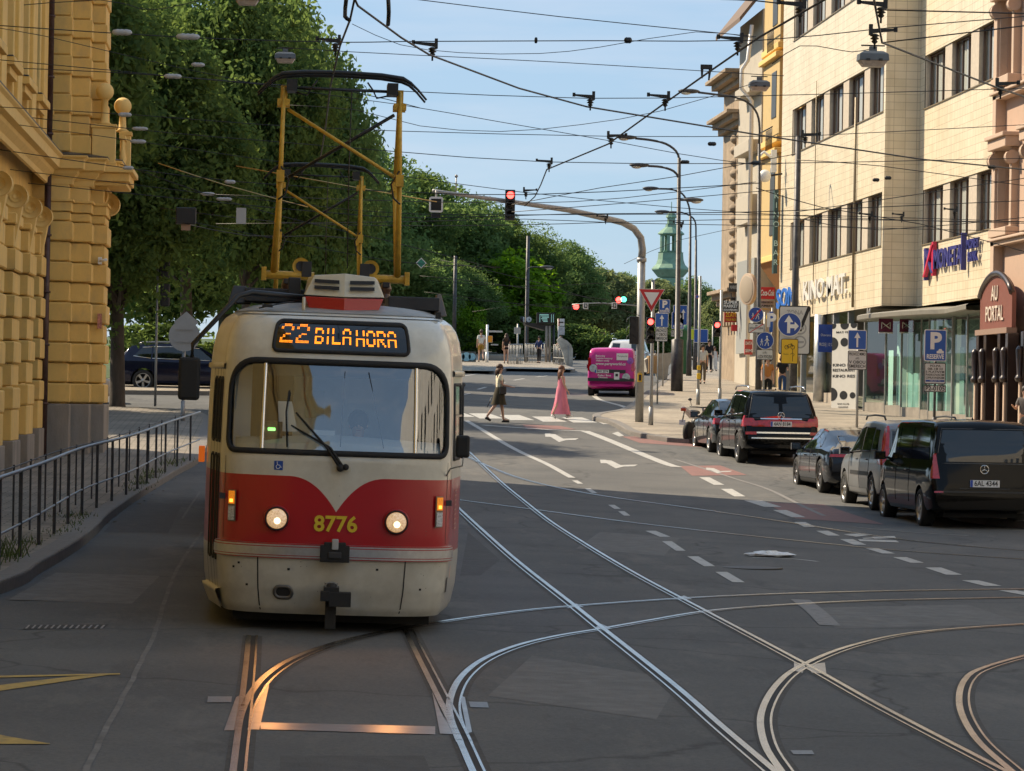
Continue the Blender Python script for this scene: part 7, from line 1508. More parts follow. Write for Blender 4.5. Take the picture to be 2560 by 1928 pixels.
mb = MB(); mb.tube([q(1396, 797), q(1396, 906)], .04, WHITE); mb.build('pole', e); mb = MB(); mb.box(q(1403, 806), (16*s, .06, 18*s), WHITE); mb.box(q(1403, 806)+Vector((0, -.04, 0)), (11*s, .02, 3*s), BLACK); mb.box(q(1397, 806)+Vector((0, -.04, 0)), (3*s, .02, 18*s), REDP); mb.box(q(1404, 827), (15*s, .06, 21*s), M('timetable', (.5, .52, .55), .5, var=.3, scale=9)); mb.build('panel', e)
e, b, s = bb2('rock_mural', 'pale grey and white rock shaped shelter panel at the stop end', 'shelter panel', 1420, 914)
mb = MB(); P = [(1392, 850), (1400, 842), (1408, 847), (1418, 852), (1428, 862), (1432, 872), (1432, 916), (1416, 916), (1406, 880)]; mb.poly([q(x, y) for x, y in P][::-1], M('rock_print', (.40, .40, .37), .7, var=.5, scale=1.5, dirt=(.2, .22, .18), dscale=1), thick=(0, .25, 0)); mb.build('panel', e)
def fence2(x0, x1, y0, y1, h, label, n):
    b = base(x0, y0, .15); b2 = base(x1, y1, .15); e = empty('platform_railing', b, label=label, cat='railing', group='grey railings on the tram platform'); d = b2-b
    mb = MB(); mb.tube([(0, 0, h), d+Vector((0, 0, h))], .035, STEEL, 6); mb.tube([(0, 0, h*.35), d+Vector((0, 0, h*.35))], .025, STEEL, 6)
    for k in range(n+1): p = d*(k/n); mb.tube([p, p+Vector((0, 0, h))], .02, STEEL, 4)
    mb.build('railing_panel', e)
fence2(1272, 1305, 911, 910, 1.05, 'short dark railing bay left of the platform clock mast', 9); fence2(1313, 1364, 908, 906, 1.05, 'long railing bay before the waiting people', 14); fence2(1384, 1420, 911, 914, 1.05, 'right railing bay beside the rock shaped panel', 10)
e = sign_post(1293, 910, 810, 'back of a give way triangle on a short post by the platform railing', [('blank', 1293, 827, 16, 16)], r=.05, dz=.15); e.scale = (1, 1, 1)
sign_post(1217, 906, 812, 'white post with small arm and signs beside the man in mustard shorts', [('rect', 1225, 848, 12, 17, M('sign_orange', (.75, .3, .02), .5)), ('rect', 1238, 829, 36, 4, SG), ('rect', 1236, 862, 18, 3, SG)], r=.07, m=WHITE, dz=.15)
e, b, s = bb2('painted_hoarding', 'low hoarding painted with pale blue shapes beyond the platform', 'hoarding', 1168, 906); mb = MB(); mb.box(q(1168, 892), (44*s, .1, 26*s), M('hoarding_dark', (.08, .1, .1), .7)); 
for a, r in ((-14, 8), (-2, 11), (12, 9)): disc(mb, q(1168+a, 892)+Vector((0, -.05, 0)), r*s, M('hoarding_blue', (.25, .5, .65), .6), .01)
mb.build('panel', e)
e, b, s = bb2('grey_wall', 'low grey concrete wall behind the platform people', 'wall', 1240, 904); mb = MB(); mb.box(q(1240, 896)+Vector((0, 3, 0)), (72*s, .3, 18*s), M('grey_concrete', (.2, .2, .19), .8, var=.2)); mb.build('slab', e)
for px, py, lit, lb_ in ((1440, 767, 0, 'small distant red arrow signal over the far crossing'), (1547, 750, 0, 'distant red signal beside the green one'), (1559, 749, 9, 'distant green signal beside the red one')):
    Y = 150; p = pp(px, py, Y); e = empty('traffic_light', p, label=lb_, cat='traffic light'); mb = MB(); mb.box((0, .1, 0), (.36, .15, .3), BLACK); mb.build('housing', e); mb = MB(); disc(mb, Vector((0, 0, 0)), .14, LG if lit else LR, 0, 16); mb.build('lens', e)
for px, py in ((1464, 765), (1536, 764)):
    p = pp(px, py, 150); e = empty('tram_signal', p, label='small white framed tram signal over the %s part of the far crossing' % ('left' if px < 1500 else 'right'), cat='tram signal'); mb = MB(); mb.box((0, 0, 0), (.24, .1, .3), WHITE); mb.box((0, -.06, 0), (.15, .02, .2), BLACK); mb.text('B', .16, FACE((0, -.075, 0)), WHITE, bold=.03); mb.build('housing', e)
b = base(1600, 1000, .13); wire([(1430, 762, 150), (1500, 758, 150), (1600, 765, 150)], .03, 'thin far signal gantry arm', grp=None, name='signal_gantry', cat='signal gantry', m=STEEL)
# street stalls and bins on the right pavement
e, b, s = bb2('covered_stall', 'beige tarpaulin covered stall with wooden box on the right pavement', 'stall', 1660, 950, .13)
mb = MB(); P = [(1612, 900), (1640, 884), (1690, 882), (1684, 900), (1672, 915), (1668, 948), (1650, 950), (1640, 915), (1618, 930)]; mb.poly([q(x, y) for x, y in P][::-1], M('tarpaulin', (.38, .35, .3), .8, var=.25, scale=3), thick=(0, 1.2, 0)); mb.build('cover', e); mb = MB(); mb.box(q(1632, 912)+Vector((0, .2, 0)), (24*s, .8, 44*s), M('plywood', (.36, .22, .1), .7, var=.2)); mb.build('wooden_box', e, bevel=.02)
for px, py, lb_ in ((1713, 922, 'green litter bin behind the lamp row'), (1706, 935, 'dark green round bin nearer the fat lamp base')):
    b = base(px, py, .13); e = empty('litter_bin', b, label=lb_, cat='litter bin'); s = b.y/F; mb = MB(); mb.lathe([(.26, 0), (.28, .05), (.28, 2.0), (.32, 2.05), (.3, 2.15), (.1, 2.3), (.01, 2.32)], (0, 0, 0), M('bin_green', (.03, .14, .06), .5, var=.2), n=16); mb.build('body', e)
# shop signs hung out over the right pavement
def shop(px, py, w, h, Y, m, lines, label, colr=WHITE, name='shop_sign', disc_=False):
    p = pp(px, py, Y); s = Y/F; e = empty(name, p, label=label, cat='shop sign'); mb = MB()
    if disc_: mb.lathe([(h*s/2, -.08), (h*s/2, .08)], (0, 0, 0), m, axis='x', n=28, X=Matrix.Rotation(R(20), 4, 'Z')); mb.lathe([(h*s*.42, -.1), (h*s*.42, .1)], (0, 0, 0), colr, axis='x', n=28, X=Matrix.Rotation(R(20), 4, 'Z'))
    else: mb.box((0, 0, 0), (w*s, .12, h*s), m)
    mb.build('board', e, bevel=.01)
    if lines:
        mb = MB(); n = len(lines)
        for i, (t, c_, hh, sh) in enumerate(lines): mb.text(t, hh*s*1.35, FACE((0, -.075, (h*.5-(i+.5)*h/n)*s)), c_, bold=.03, width=w*s*.86, shear=sh)
        mb.build('lettering', e)
RD = M('sign_cola_red', (.55, .02, .02), .4); BKS = M('shop_black', (.015, .015, .017), .4); RBR = M('gold_sign_red', (.42, .03, .02), .4)
shop(1917, 733, 40, 30, 128, RD, [('Coca-Cola', WHITE, 15, .35)], 'red soft drink sign with white script beside the tiled building')
shop(1914, 765, 44, 26, 128.5, SG, [('SMENARNA KARLOVO', BKS, 5, 0), ('NAMESTI', BKS, 5, 0), ('VYKUP', YEL, 5, 0)], 'grey shop board with small lines under the red drink sign')
shop(1826, 766, 42, 28, 138, BKS, [('SUPER', WHITE, 8, 0), ('MARKET', WHITE, 8, 0), ('SOUVENIRS', WHITE, 5, 0)], 'black shop sign reading SUPER MARKET')
shop(1829, 794, 37, 24, 139, RBR, [('ZLATO', YEL, 11, 0), ('VYKUP PRODEJ', YEL, 6, 0)], 'red shop sign reading ZLATO in yellow')
shop(1835, 719, 26, 22, 140, BKS, [('MARKET', SG, 9, 0)], 'upper dark shop sign reading MARKET in grey')
shop(1838, 742, 22, 20, 140.5, BKS, [('NONSTOP', SG, 6, 0)], 'small dark shop sign between the market signs')
shop(1871, 723, 22, 80, 131, M('disc_cream', (.5, .38, .28), .5), None, 'large cream oval disc sign seen at a slant', M('disc_inner', (.40, .33, .25), .5), disc_=True)
shop(1871, 868, 20, 38, 131, M('notice_red', (.5, .08, .07), .5), [('DATA', WHITE, 8, 0), ('SIM', WHITE, 8, 0)], 'red notice reading DATA low on the grey house')
shop(1836, 820, 14, 16, 138, REDP, None, 'small red round shop sign below the gold sign', WHITE)
shop(1925, 793, 18, 10, 129, YEL, None, 'small yellow shop sign by the pedestrian disc')
p = pp(1912, 440, 126); e = empty('globe_sign', p, label='white globe lamp on a bracket beside the tiled facade', cat='globe lamp'); mb = MB(); mb.sphere((0, 0, 0), .25, WHITE, 20, 12); mb.build('globe', e); mb = MB(); mb.tube([(.1, 0, 0), (.7, 0, .1)], .04, BLACK); mb.box((.35, 0, .6), (.22, .1, .9), WHITE); mb.tube([(.25, 0, .75), (-.05, 0, .95), (-.2, 0, .8)], .06, WHITE); mb.build('bracket', e)
# green pharmacy strip sign on the corner of the tiled building
p = pp(1938, 580, 126.5); e = empty('vertical_sign', p, label='tall dark green vertical sign edge on at the tiled building corner', cat='shop sign'); s = 126.5/F; mb = MB(); mb.box((0, 0, 0), (10*s, .4, 210*s), M('sign_dark_green', (.03, .07, .07), .5)); mb.build('board', e); mb = MB()
for k, ch in enumerate('KINO BAR'): mb.text(ch, .32, FACE((0, -.21, (90-24*k)*s)), M('letter_cyan', (.5, .7, .65), .4))
mb.build('lettering', e)
# ================================================================ PEOPLE
SKIN = M('skin', (.50, .30, .21), .55, var=.06, scale=12); SKIN2 = M('skin_tanned', (.38, .21, .14), .55)
def cloth(name, col, var=.15, scale=6): return M('cloth_'+name, col, .9, var=var, scale=scale, stretch=(1, 1, .35))
def skinmesh(name, V, E, Rr, mat, parent, sub=2):
    me = bpy.data.meshes.new(name); me.from_pydata([tuple(v) for v in V], E, []); o = bpy.data.objects.new(name, me); COL.objects.link(o)
    o.modifiers.new('s', 'SKIN').use_smooth_shade = True; sb_ = o.modifiers.new('u', 'SUBSURF'); sb_.levels = sub; sb_.render_levels = sub
    sv = me.skin_vertices[0].data
    for i, r in enumerate(Rr): sv[i].radius = r if isinstance(r, tuple) else (r, r)
    sv[0].use_root = True
    dg = bpy.context.evaluated_depsgraph_get(); m2 = bpy.data.meshes.new_from_object(o.evaluated_get(dg)); bpy.data.objects.remove(o)
    m2.materials.clear(); m2.materials.append(mat); m2.polygons.foreach_set('use_smooth', [True]*len(m2.polygons)); o = bpy.data.objects.new(name, m2); COL.objects.link(o); o.parent = parent; return o
def person(loc, rz, H, label, legs=((15, 8), (-20, 25)), arms=((-12, 15), (15, 25)), top=None, sleeve=.5, bottom=None, blen=1.0, skirt=None, dress=None, hair=None, hairlong=0, skin=SKIN, shoes=BLACK, bag=None, group=None, lean=0, seated=False, extra=None, cap=None):
    """stands at loc facing local +Y; legs/arms: (swing, bend) in degrees for left and right, swing forward positive"""
    e = empty('person', loc, rz, label=label, cat='person', group=group); k = H/1.72; e.scale = (k, k, k)
    hipz = .93
    P = {'pel': Vector((0, 0, .95)), 'bel': Vector((0, .01, 1.08)), 'che': Vector((0, .0, 1.27)), 'nec': Vector((0, -.005, 1.455)), 'hb': Vector((0, .015, 1.54)), 'hc': Vector((0, .02, 1.62)), 'ht': Vector((0, .01, 1.68))}
    if lean:
        for n in ('bel', 'che', 'nec', 'hb', 'hc', 'ht'): d = P[n]-P['pel']; a = R(lean); P[n] = P['pel']+Vector((d.x, d.y*math.cos(a)+d.z*math.sin(a), d.z*math.cos(a)-d.y*math.sin(a)))
    def rot(l, a): return Vector((0, math.sin(R(a))*l, -math.cos(R(a))*l))
    low = 9
    for s, nm, (sw, bd) in ((-1, 'L', legs[0]), (1, 'R', legs[1])):
        h = Vector((s*.085, 0, .91)); kn = h+rot(.43, sw); an = kn+rot(.42, sw-bd); P['h'+nm] = h; P['k'+nm] = kn; P['a'+nm] = an; ft = sw-bd
        he = an+Vector((0, -.03, -.045)); to = an+Vector((s*.01, .16, -.05+.09*math.sin(R(max(-25, min(25, ft)))))); P['t'+nm] = to; low = min(low, an.z-.085)
        if ft < -20: P['t'+nm] = an+Vector((0, .10, -.12)); low = min(low, an.z-.16)
    for s, nm, (sw, bd) in ((-1, 'L', arms[0]), (1, 'R', arms[1])):
        sh = P['nec']+Vector((s*.165, 0, -.065)); el = sh+rot(.27, sw)+Vector((s*.045, 0, 0)); wr = el+rot(.25, sw+bd)+Vector((s*.01, 0, 0)); P['s'+nm] = sh; P['e'+nm] = el; P['w'+nm] = wr; P['p'+nm] = wr+(wr-el).normalized()*.07
    for n in P: P[n] = P[n]-Vector((0, 0, low))
    V, E_, Rr, ix = [], [], [], {}
    def add(n, r, par=None, pos=None):
        ix[n] = len(V); V.append(pos if pos is not None else P[n]); Rr.append(r)
        if par: E_.append((ix[par], ix[n]))
    add('pel', (.135, .10)); add('bel', (.115, .09), 'pel'); add('che', (.145, .10), 'bel'); add('nec', (.052, .052), 'che'); add('hb', (.062, .075), 'nec'); add('hc', (.075, .09), 'hb'); add('ht', (.05, .065), 'hc')
    for nm, s in (('L', -1), ('R', 1)):
        add('s'+nm, .05, 'che'); add('e'+nm, .038, 's'+nm); add('w'+nm, .024, 'e'+nm); add('p'+nm, (.034, .018), 'w'+nm)
        d = (P['p'+nm]-P['w'+nm]).normalized()
        for f, (o, l) in enumerate(((-.026, .062), (-.009, .072), (.009, .068), (.026, .052))): add('f%s%d' % (nm, f), .0085, 'p'+nm, P['p'+nm]+d*l+Vector((0, o, 0))+Vector((-s*.012, .01, 0)))
        add('th'+nm, .009, 'w'+nm, P['w'+nm]+d*.05+Vector((-s*.012, .045, 0)))
        add('h'+nm, .088, 'pel'); add('k'+nm, .056, 'h'+nm); add('a'+nm, .036, 'k'+nm); add('t'+nm, (.035, .022), 'a'+nm)
    skinmesh('body', V, E_, Rr, skin, e)
    # face: nose, eyes, ears
    hc = P['hc']; fwd_ = Vector((0, math.cos(R(lean)), -math.sin(R(lean))))
    mb = MB(); mb.sphere(hc+Vector((0, .105, -.02)), .014, skin, 6, 4); mb.sphere(hc+Vector((.085, .0, -.02)), .02, skin, 6, 4, (.4, 1, 1.3)); mb.sphere(hc+Vector((-.085, .0, -.02)), .02, skin, 6, 4, (.4, 1, 1.3))
    for s in (-1, 1): mb.sphere(hc+Vector((s*.03, .09, .01)), .009, BLACK, 6, 4)
    mb.box(hc+Vector((0, .093, -.06)), (.04, .01, .008), M('lips', (.3, .1, .08), .5)); mb.build('face', e)
    if hair:
        mb = MB(); rnd = random.Random(len(label))
        mb.sphere(hc+Vector((0, -.022, .03)), .108, hair, 14, 10, (.92, 1.02, 1.02))
        if hairlong:
            for i in range(14):
                a = R(200+140*i/13); r0_ = .085; st = hc+Vector((math.cos(a)*r0_, math.sin(a)*r0_*.9-.01, .0)); ln = hairlong*rnd.uniform(.75, 1.05)
                mb.tube([st, st+Vector((math.cos(a)*.03+rnd.uniform(-.015, .015), -.03, -ln*.4)), st+Vector((rnd.uniform(-.03, .03), -.05, -ln))], [.03, .038, .012], hair, 6)
        mb.build('hair', e)
    if cap: mb = MB(); mb.sphere(hc+Vector((0, -.005, .05)), .115, cap, 12, 8, (.95, 1.05, .75)); mb.build('cap', e)
    # clothes as their own skins, slightly larger than the body
    if top:
        V, E_, Rr, ix = [], [], [], {}
        add('pel', (.15, .118)); add('bel', (.135, .112), 'pel'); add('che', (.162, .122), 'bel'); add('nb', (.07, .06), 'che', P['nec']-Vector((0, 0, .03)))
        for nm in ('L', 'R'):
            add('s'+nm, .068, 'che'); q_ = P['s'+nm].lerp(P['e'+nm], min(1, sleeve*2)*.8 if sleeve <= .5 else 1.0); add('m'+nm, .055, 's'+nm, q_)
            if sleeve > .5: add('v'+nm, .036, 'm'+nm, P['e'+nm].lerp(P['w'+nm], .92))
        skinmesh('shirt', V, E_, Rr, top, e)
    if bottom:
        V, E_, Rr, ix = [], [], [], {}
        add('wa', (.14, .108), None, P['pel']+Vector((0, 0, .07))); add('pel', (.155, .12), 'wa')
        for nm in ('L', 'R'):
            add('h'+nm, .102, 'pel')
            if blen <= .5: add('q'+nm, .088, 'h'+nm, P['h'+nm].lerp(P['k'+nm], blen*2*.85))
            else:
                add('k'+nm, .075, 'h'+nm); add('q'+nm, .058, 'k'+nm, P['k'+nm].lerp(P['a'+nm], min(1, (blen-.5)*2)*.94))
        skinmesh('trousers', V, E_, Rr, bottom, e)
    def drape(name, prof, m, fold=.05, seed=1):
        mb = MB(); rows = []
        mid = (P['kL']+P['kR'])/2
        for (z, rx, ry, fw) in prof:
            row = []; t = max(0, (.95-z)/.95); cy_ = mid.y*min(1, t*1.5)
            for i in range(40): a = 2*math.pi*i/40; f = 1+fw*math.sin(a*7+seed+z*3)+fw*.6*math.sin(a*11+z*5); row.append((rx*f*math.cos(a), cy_+ry*f*math.sin(a), z-low))
            rows.append(row)
        mb.grid(rows, m, close=True, flip=True); mb.build(name, e)
    if skirt: drape('skirt', [(1.05, .135, .11, 0), (.95, .165, .14, .01), (.80, .19, .17, .03), (.62, .20, .20, .05), (skirt, .215, .23, .07)], bottom_m[0])
    if dress:
        drape('dress', [(1.40, .10, .085, 0), (1.33, .15, .11, 0), (1.2, .158, .125, .01), (1.08, .15, .12, .015), (.95, .185, .16, .02), (.7, .19, .18, .07), (.4, .18, .23, .13), (.12, .185, .29, .17)], dress)
        mb = MB()
        for s in (-1, 1): mb.tube([Vector((s*.08, -.09, 1.36-low)), Vector((s*.085, 0, 1.43-low)), Vector((s*.07, .09, 1.36-low))], .012, dress, 5)
        mb.build('dress_straps', e)
    mb = MB()
    for nm in ('L', 'R'):
        a = P['a'+nm]; t = P['t'+nm]; mb.tube([a+Vector((0, -.05, -.055)), a+Vector((0, .0, -.05)), t+Vector((0, .02, -.005))], [.038, .045, .034], shoes, 8)
    mb.build('shoes', e)
    if bag: bag(e, P)
    return e
bottom_m = [None]
def pbase(px, py, dz=0): b = base(px, py, dz); return b, (b-Vector((0, 0, CAMZ))).dot(fwd)/F
HB = M('hair_brown', (.06, .028, .015), .6, var=.4, scale=30); HR = M('hair_auburn', (.13, .05, .025), .6, var=.4, scale=30); HD = M('hair_dark', (.02, .014, .011), .6, var=.3, scale=30)
b, s = pbase(1247, 1056)
def shoulder_bag(e, P):
    mb = MB(); mb.box((.2, .06, P['pel'].z-.0), (.08, .2, .24), BLACK); mb.build('handbag', e, bevel=.02); mb = MB(); mb.tube([(.2, .06, P['pel'].z+.1), (.12, .1, P['che'].z), (-.08, .06, P['nec'].z-.04)], .01, BLACK, 5); mb.tube([(-.2, -.18, .75), (-.25, -.3, .45)], .012, BLACK, 5); mb.build('strap', e)
bottom_m[0] = cloth('olive', (.05, .04, .02), .35)
person((b.x, b.y, b.z), R(-80), 143*s, 'woman in cream shirt and dark skirt walking right across the zebra crossing', legs=((14, 6), (-20, 16)), arms=((-6, 10), (8, 70)), top=cloth('cream', (.78, .73, .54)), sleeve=.4, skirt=.52, hair=HB, hairlong=.22, bag=shoulder_bag)
b, s = pbase(1402, 1048)
def dark_bag(e, P):
    mb = MB(); mb.box((-.2, .08, P['pel'].z-.02), (.08, .22, .2), BLACK); mb.build('handbag', e, bevel=.02)
person((b.x, b.y, b.z), R(-82), 129*s, 'woman in long pink dress with auburn hair on the zebra crossing', legs=((18, 4), (-16, 10)), arms=((-5, 10), (10, 18)), dress=cloth('pink', (.72, .22, .30), .25, 3), hair=HR, hairlong=.42, shoes=WHITE, bag=dark_bag)
b, s = pbase(1202, 905, .15)
person(b, R(5), 79*s, 'man in white printed shirt and mustard shorts walking away on the platform', legs=((12, 5), (-14, 24)), arms=((-8, 20), (8, 10)), top=cloth('white', (.6, .6, .56)), sleeve=.45, bottom=cloth('mustard', (.35, .2, .03)), blen=.42, hair=HB)
b, s = pbase(1265, 909, .15)
person(b, 0, 73*s, 'woman with long hair in black top and shorts walking away on the platform', legs=((5, 2), (-6, 6)), top=cloth('black', (.015, .014, .014)), sleeve=.35, bottom=cloth('black2', (.01, .01, .01)), blen=.22, hair=HB, hairlong=.4, shoes=BLACK)
b, s = pbase(1347, 908, .15)
person(b, R(150), 66*s, 'person in navy jacket waiting under the tram stop canopy', legs=((2, 2), (-3, 3)), top=cloth('navy', (.02, .035, .12)), sleeve=.9, bottom=cloth('dark', (.02, .02, .022)), hair=HD, hairlong=.15)
b, s = pbase(1402, 912, .15)
person(b, R(165), 70*s, 'person in black top leaning on the right platform railing', legs=((0, 2), (-3, 3)), arms=((50, 20), (50, 30)), lean=12, top=cloth('black', (.015, .014, .014)), sleeve=.4, bottom=cloth('dark', (.02, .02, .022)), hair=HR, hairlong=.12)
b, s = pbase(1756, 961, .13)
person(b, R(172), 97*s, 'man in white t-shirt and khaki trousers walking toward the camera', legs=((12, 4), (-12, 14)), arms=((-10, 12), (14, 40)), top=cloth('white', (.6, .6, .56)), sleeve=.4, bottom=cloth('khaki', (.13, .10, .065)), blen=1.0, hair=HD, cap=cloth('cap', (.05, .05, .055)))
b, s = pbase(1772, 931, .13)
person(b, R(180), 80*s, 'man in a dark suit walking behind the man in the white t-shirt', legs=((8, 3), (-8, 8)), top=cloth('suit', (.012, .012, .016)), sleeve=.95, bottom=cloth('suit', (.012, .012, .016)), blen=1.0, hair=HD)
b, s = pbase(1786, 928, .13)
person(b, R(185), 60*s, 'woman in long white dress walking beside the man in the dark suit', legs=((8, 3), (-8, 8)), dress=cloth('whitedress', (.62, .62, .60)), hair=HB, hairlong=.2)
b, s = pbase(1834, 922, .13)
def backpack(e, P): mb = MB(); mb.box((0, -.16, P['che'].z-.03), (.28, .16, .42), BLACK); mb.build('backpack', e, bevel=.05)
person(b, R(10), 54*s, 'person with black backpack and shorts walking away by the shop steps', legs=((8, 4), (-10, 16)), top=cloth('black', (.015, .014, .014)), sleeve=.4, bottom=cloth('darkblue', (.02, .03, .07)), blen=.45, hair=HB, bag=backpack)
b = Wv(17.3, 112, .13)
person(b, R(175), 1.72, 'person in orange and black clothes behind the pedestrian sign post', top=cloth('orange', (.5, .2, .05)), sleeve=.4, bottom=cloth('black2', (.01, .01, .01)), blen=.95, hair=HD, hairlong=.1)
b = Wv(18.7, 117.5, .13)
person(b, R(170), 1.66, 'woman in black t-shirt with white print and blue jeans by the corner', arms=((20, 75), (20, 75)), top=cloth('black', (.015, .014, .014)), sleeve=.4, bottom=cloth('jeans', (.04, .08, .18)), blen=.95, hair=HR, hairlong=.15)
b = Wv(19.95, 84.2, .13)
person(b, R(150), 1.76, 'man in grey shirt holding a phone at the right edge by the portal', arms=((25, 80), (22, 85)), top=cloth('grey', (.14, .13, .125)), sleeve=.45, bottom=cloth('greyshort', (.12, .12, .12)), blen=.5, hair=HD)
# the driver sits in the cab behind the glass
drv = person(tr.matrix_basis @ Vector((.22, 1.05, .95)), R(180), 1.72, 'tram driver in light blue shirt seated behind the windscreen', legs=((80, 80), (80, 80)), arms=((40, 45), (40, 45)), top=cloth('lightblue', (.22, .34, .52)), sleeve=.45, bottom=cloth('dark', (.02, .02, .022)), blen=1.0, hair=HD)
drv.location.z -= .32+0
# ================================================================ TREES
def leafmat(name, c1, c2, tr_=.45):
    mt, n, b = newmat(name); lk = n.links.new; n.nodes.remove(b); N = n.nodes.new
    t = N('ShaderNodeTexCoord'); ns = N('ShaderNodeTexNoise'); ns.inputs['Scale'].default_value = .55; ns.inputs['Detail'].default_value = 8; ns.inputs['Roughness'].default_value = .75; lk(t.outputs['Object'], ns.inputs['Vector'])
    r = N('ShaderNodeValToRGB'); r.color_ramp.elements[0].position = .35; r.color_ramp.elements[0].color = (*c1, 1); r.color_ramp.elements[1].position = .66; r.color_ramp.elements[1].color = (*c2, 1); lk(ns.outputs[0], r.inputs[0])
    d = N('ShaderNodeBsdfDiffuse'); tl = N('ShaderNodeBsdfTranslucent'); mm = N('ShaderNodeMixShader'); mm.inputs[0].default_value = tr_
    hs = N('ShaderNodeHueSaturation'); hs.inputs['Hue'].default_value = .485; hs.inputs['Saturation'].default_value = 1.15; hs.inputs['Value'].default_value = 1.9; lk(r.outputs[0], hs.inputs['Color'])
    lk(r.outputs[0], d.inputs[0]); lk(hs.outputs[0], tl.inputs[0]); lk(d.outputs[0], mm.inputs[1]); lk(tl.outputs[0], mm.inputs[2]); lk(mm.outputs[0], n.nodes['Material Output'].inputs[0]); return mt
LF1 = leafmat('leaves_dark', (.045, .085, .034), (.15, .205, .065)); LF2 = leafmat('leaves_mid', (.065, .12, .05), (.17, .235, .085)); LF3 = leafmat('leaves_bright', (.09, .19, .025), (.20, .32, .05)); LF4 = leafmat('leaves_olive', (.10, .135, .06), (.19, .215, .11))  # dark leaves hold painted sunlit patches; mid and olive are lightened as haze
BARK = M('bark', (.075, .06, .048), .9, var=.4, scale=6, bump=.6, bscale=20, stretch=(1, 1, .2)); BARKL = M('bark_pale', (.15, .13, .11), .9, var=.3, scale=6, stretch=(1, 1, .2))
def tree_meshes(seed, H, Rc, n, leaf, lobes, mat, z0=.22, trunk=.28, bark=BARK, flat=1.0, name='tree'):
    """one tree kind: returns (trunk mesh object, crown mesh object) as children of an empty at its foot"""
    rnd = random.Random(seed); e = empty(name, (0, 0, 0))
    cz = H*(z0+1)/2; hz = H*(1-z0)/2
    L_ = []
    for i in range(lobes):
        for _ in range(50):
            v = Vector((rnd.uniform(-1, 1), rnd.uniform(-1, 1), rnd.uniform(-1, 1)))
            if v.length < 1: break
        v *= .86; k = rnd.uniform(.15, .34); L_.append((Vector((v.x*Rc, v.y*Rc, cz+v.z*hz)), k*Rc*1.05))
    mb = MB(); lean = Vector((rnd.uniform(-.3, .3), rnd.uniform(-.3, .3), 0)); pts = [Vector((0, 0, -.3)), Vector((0, 0, .3)), lean*.4+Vector((0, 0, H*.2)), lean+Vector((0, 0, H*.45)), lean*1.4+Vector((0, 0, H*.75))]
    mb.tube(pts, [trunk*1.35, trunk*1.05, trunk*.85, trunk*.55, trunk*.2], bark, 12)
    for c, r in L_[:int(lobes*.7)]:
        s = pts[2].lerp(pts[4], min(1, max(0, (c.z-H*.3)/(H*.8)))*.8); m_ = s.lerp(c, .5)+Vector((0, 0, -.3)); mb.tube([s, m_, c], [trunk*.35, trunk*.2, trunk*.06], bark, 6)
    mb.build('trunk', e)
    rng = np.random.default_rng(seed); P = []; w = np.array([r*r for c, r in L_]); w = w/w.sum(); idx = rng.choice(len(L_), n, p=w)
    C = np.array([tuple(c) for c, r in L_])[idx]; Rr = np.array([r for c, r in L_])[idx]
    d = rng.normal(size=(n, 3)); d /= np.linalg.norm(d, axis=1)[:, None]; rad = Rr*(rng.uniform(.25, 1.0, n)**.45)*rng.uniform(.9, 1.12, n); P = C+d*rad[:, None]*np.array([1, 1, .8*flat]); P[:, 2] = np.maximum(P[:, 2], H*z0*.75)
    far_ = rng.random(n) < .14; q_ = rng.normal(size=(n, 3)); q_ /= np.linalg.norm(q_, axis=1)[:, None]; q_ *= (rng.random(n)**.4)[:, None]; P[far_] = (q_*np.array([Rc*1.02, Rc*1.02, hz*1.0])+np.array([0, 0, cz]))[far_]
    nr = d*.6+rng.normal(size=(n, 3))*.6+np.array([0, 0, .35]); nr /= np.linalg.norm(nr, axis=1)[:, None]
    a = np.cross(nr, rng.normal(size=(n, 3))); a /= np.linalg.norm(a, axis=1)[:, None]; b = np.cross(nr, a); s1 = (leaf*rng.uniform(.6, 1.3, n))[:, None]; s2 = s1*.42
    # a spray of leaves: a pointed blade folded along its middle
    v = np.empty((n, 6, 3)); v[:, 0] = P-a*s1; v[:, 1] = P-a*s1*.25+b*s2; v[:, 2] = P+a*s1*.45+b*s2*.8-nr*s2*.35; v[:, 3] = P+a*s1-nr*s2*.6; v[:, 4] = P+a*s1*.3-b*s2-nr*s2*.25; v[:, 5] = P-a*s1*.4-b*s2*.8
    me = bpy.data.meshes.new('crown'); me.vertices.add(n*6); me.vertices.foreach_set('co', v.reshape(-1)); me.loops.add(n*6); me.loops.foreach_set('vertex_index', np.arange(n*6, dtype=np.int32)); me.polygons.add(n); me.polygons.foreach_set('loop_start', np.arange(0, n*6, 6, dtype=np.int32)); me.polygons.foreach_set('loop_total', np.full(n, 6, dtype=np.int32)); me.materials.append(mat); me.update(calc_edges=True)
    o = bpy.data.objects.new('crown', me); COL.objects.link(o); o.parent = e; return e
K = {'near': tree_meshes(11, 16, 4.6, 60000, .135, 90, LF1, .13, .27, name='park_tree'), 'tall': tree_meshes(5, 19, 5.4, 64000, .165, 95, LF1, .2, .26, name='park_tree'),
     'mid': tree_meshes(8, 15, 5.6, 44000, .19, 80, LF2, .14, .28, name='park_tree'), 'bright': tree_meshes(21, 9, 3.4, 14000, .22, 44, LF3, .12, .16, name='park_tree'),
     'olive': tree_meshes(31, 12, 4.8, 18000, .30, 50, LF4, .1, .25, name='park_tree'), 'low': tree_meshes(17, 6, 3.6, 13000, .22, 34, LF1, .02, .12, name='park_tree')}
used = set()
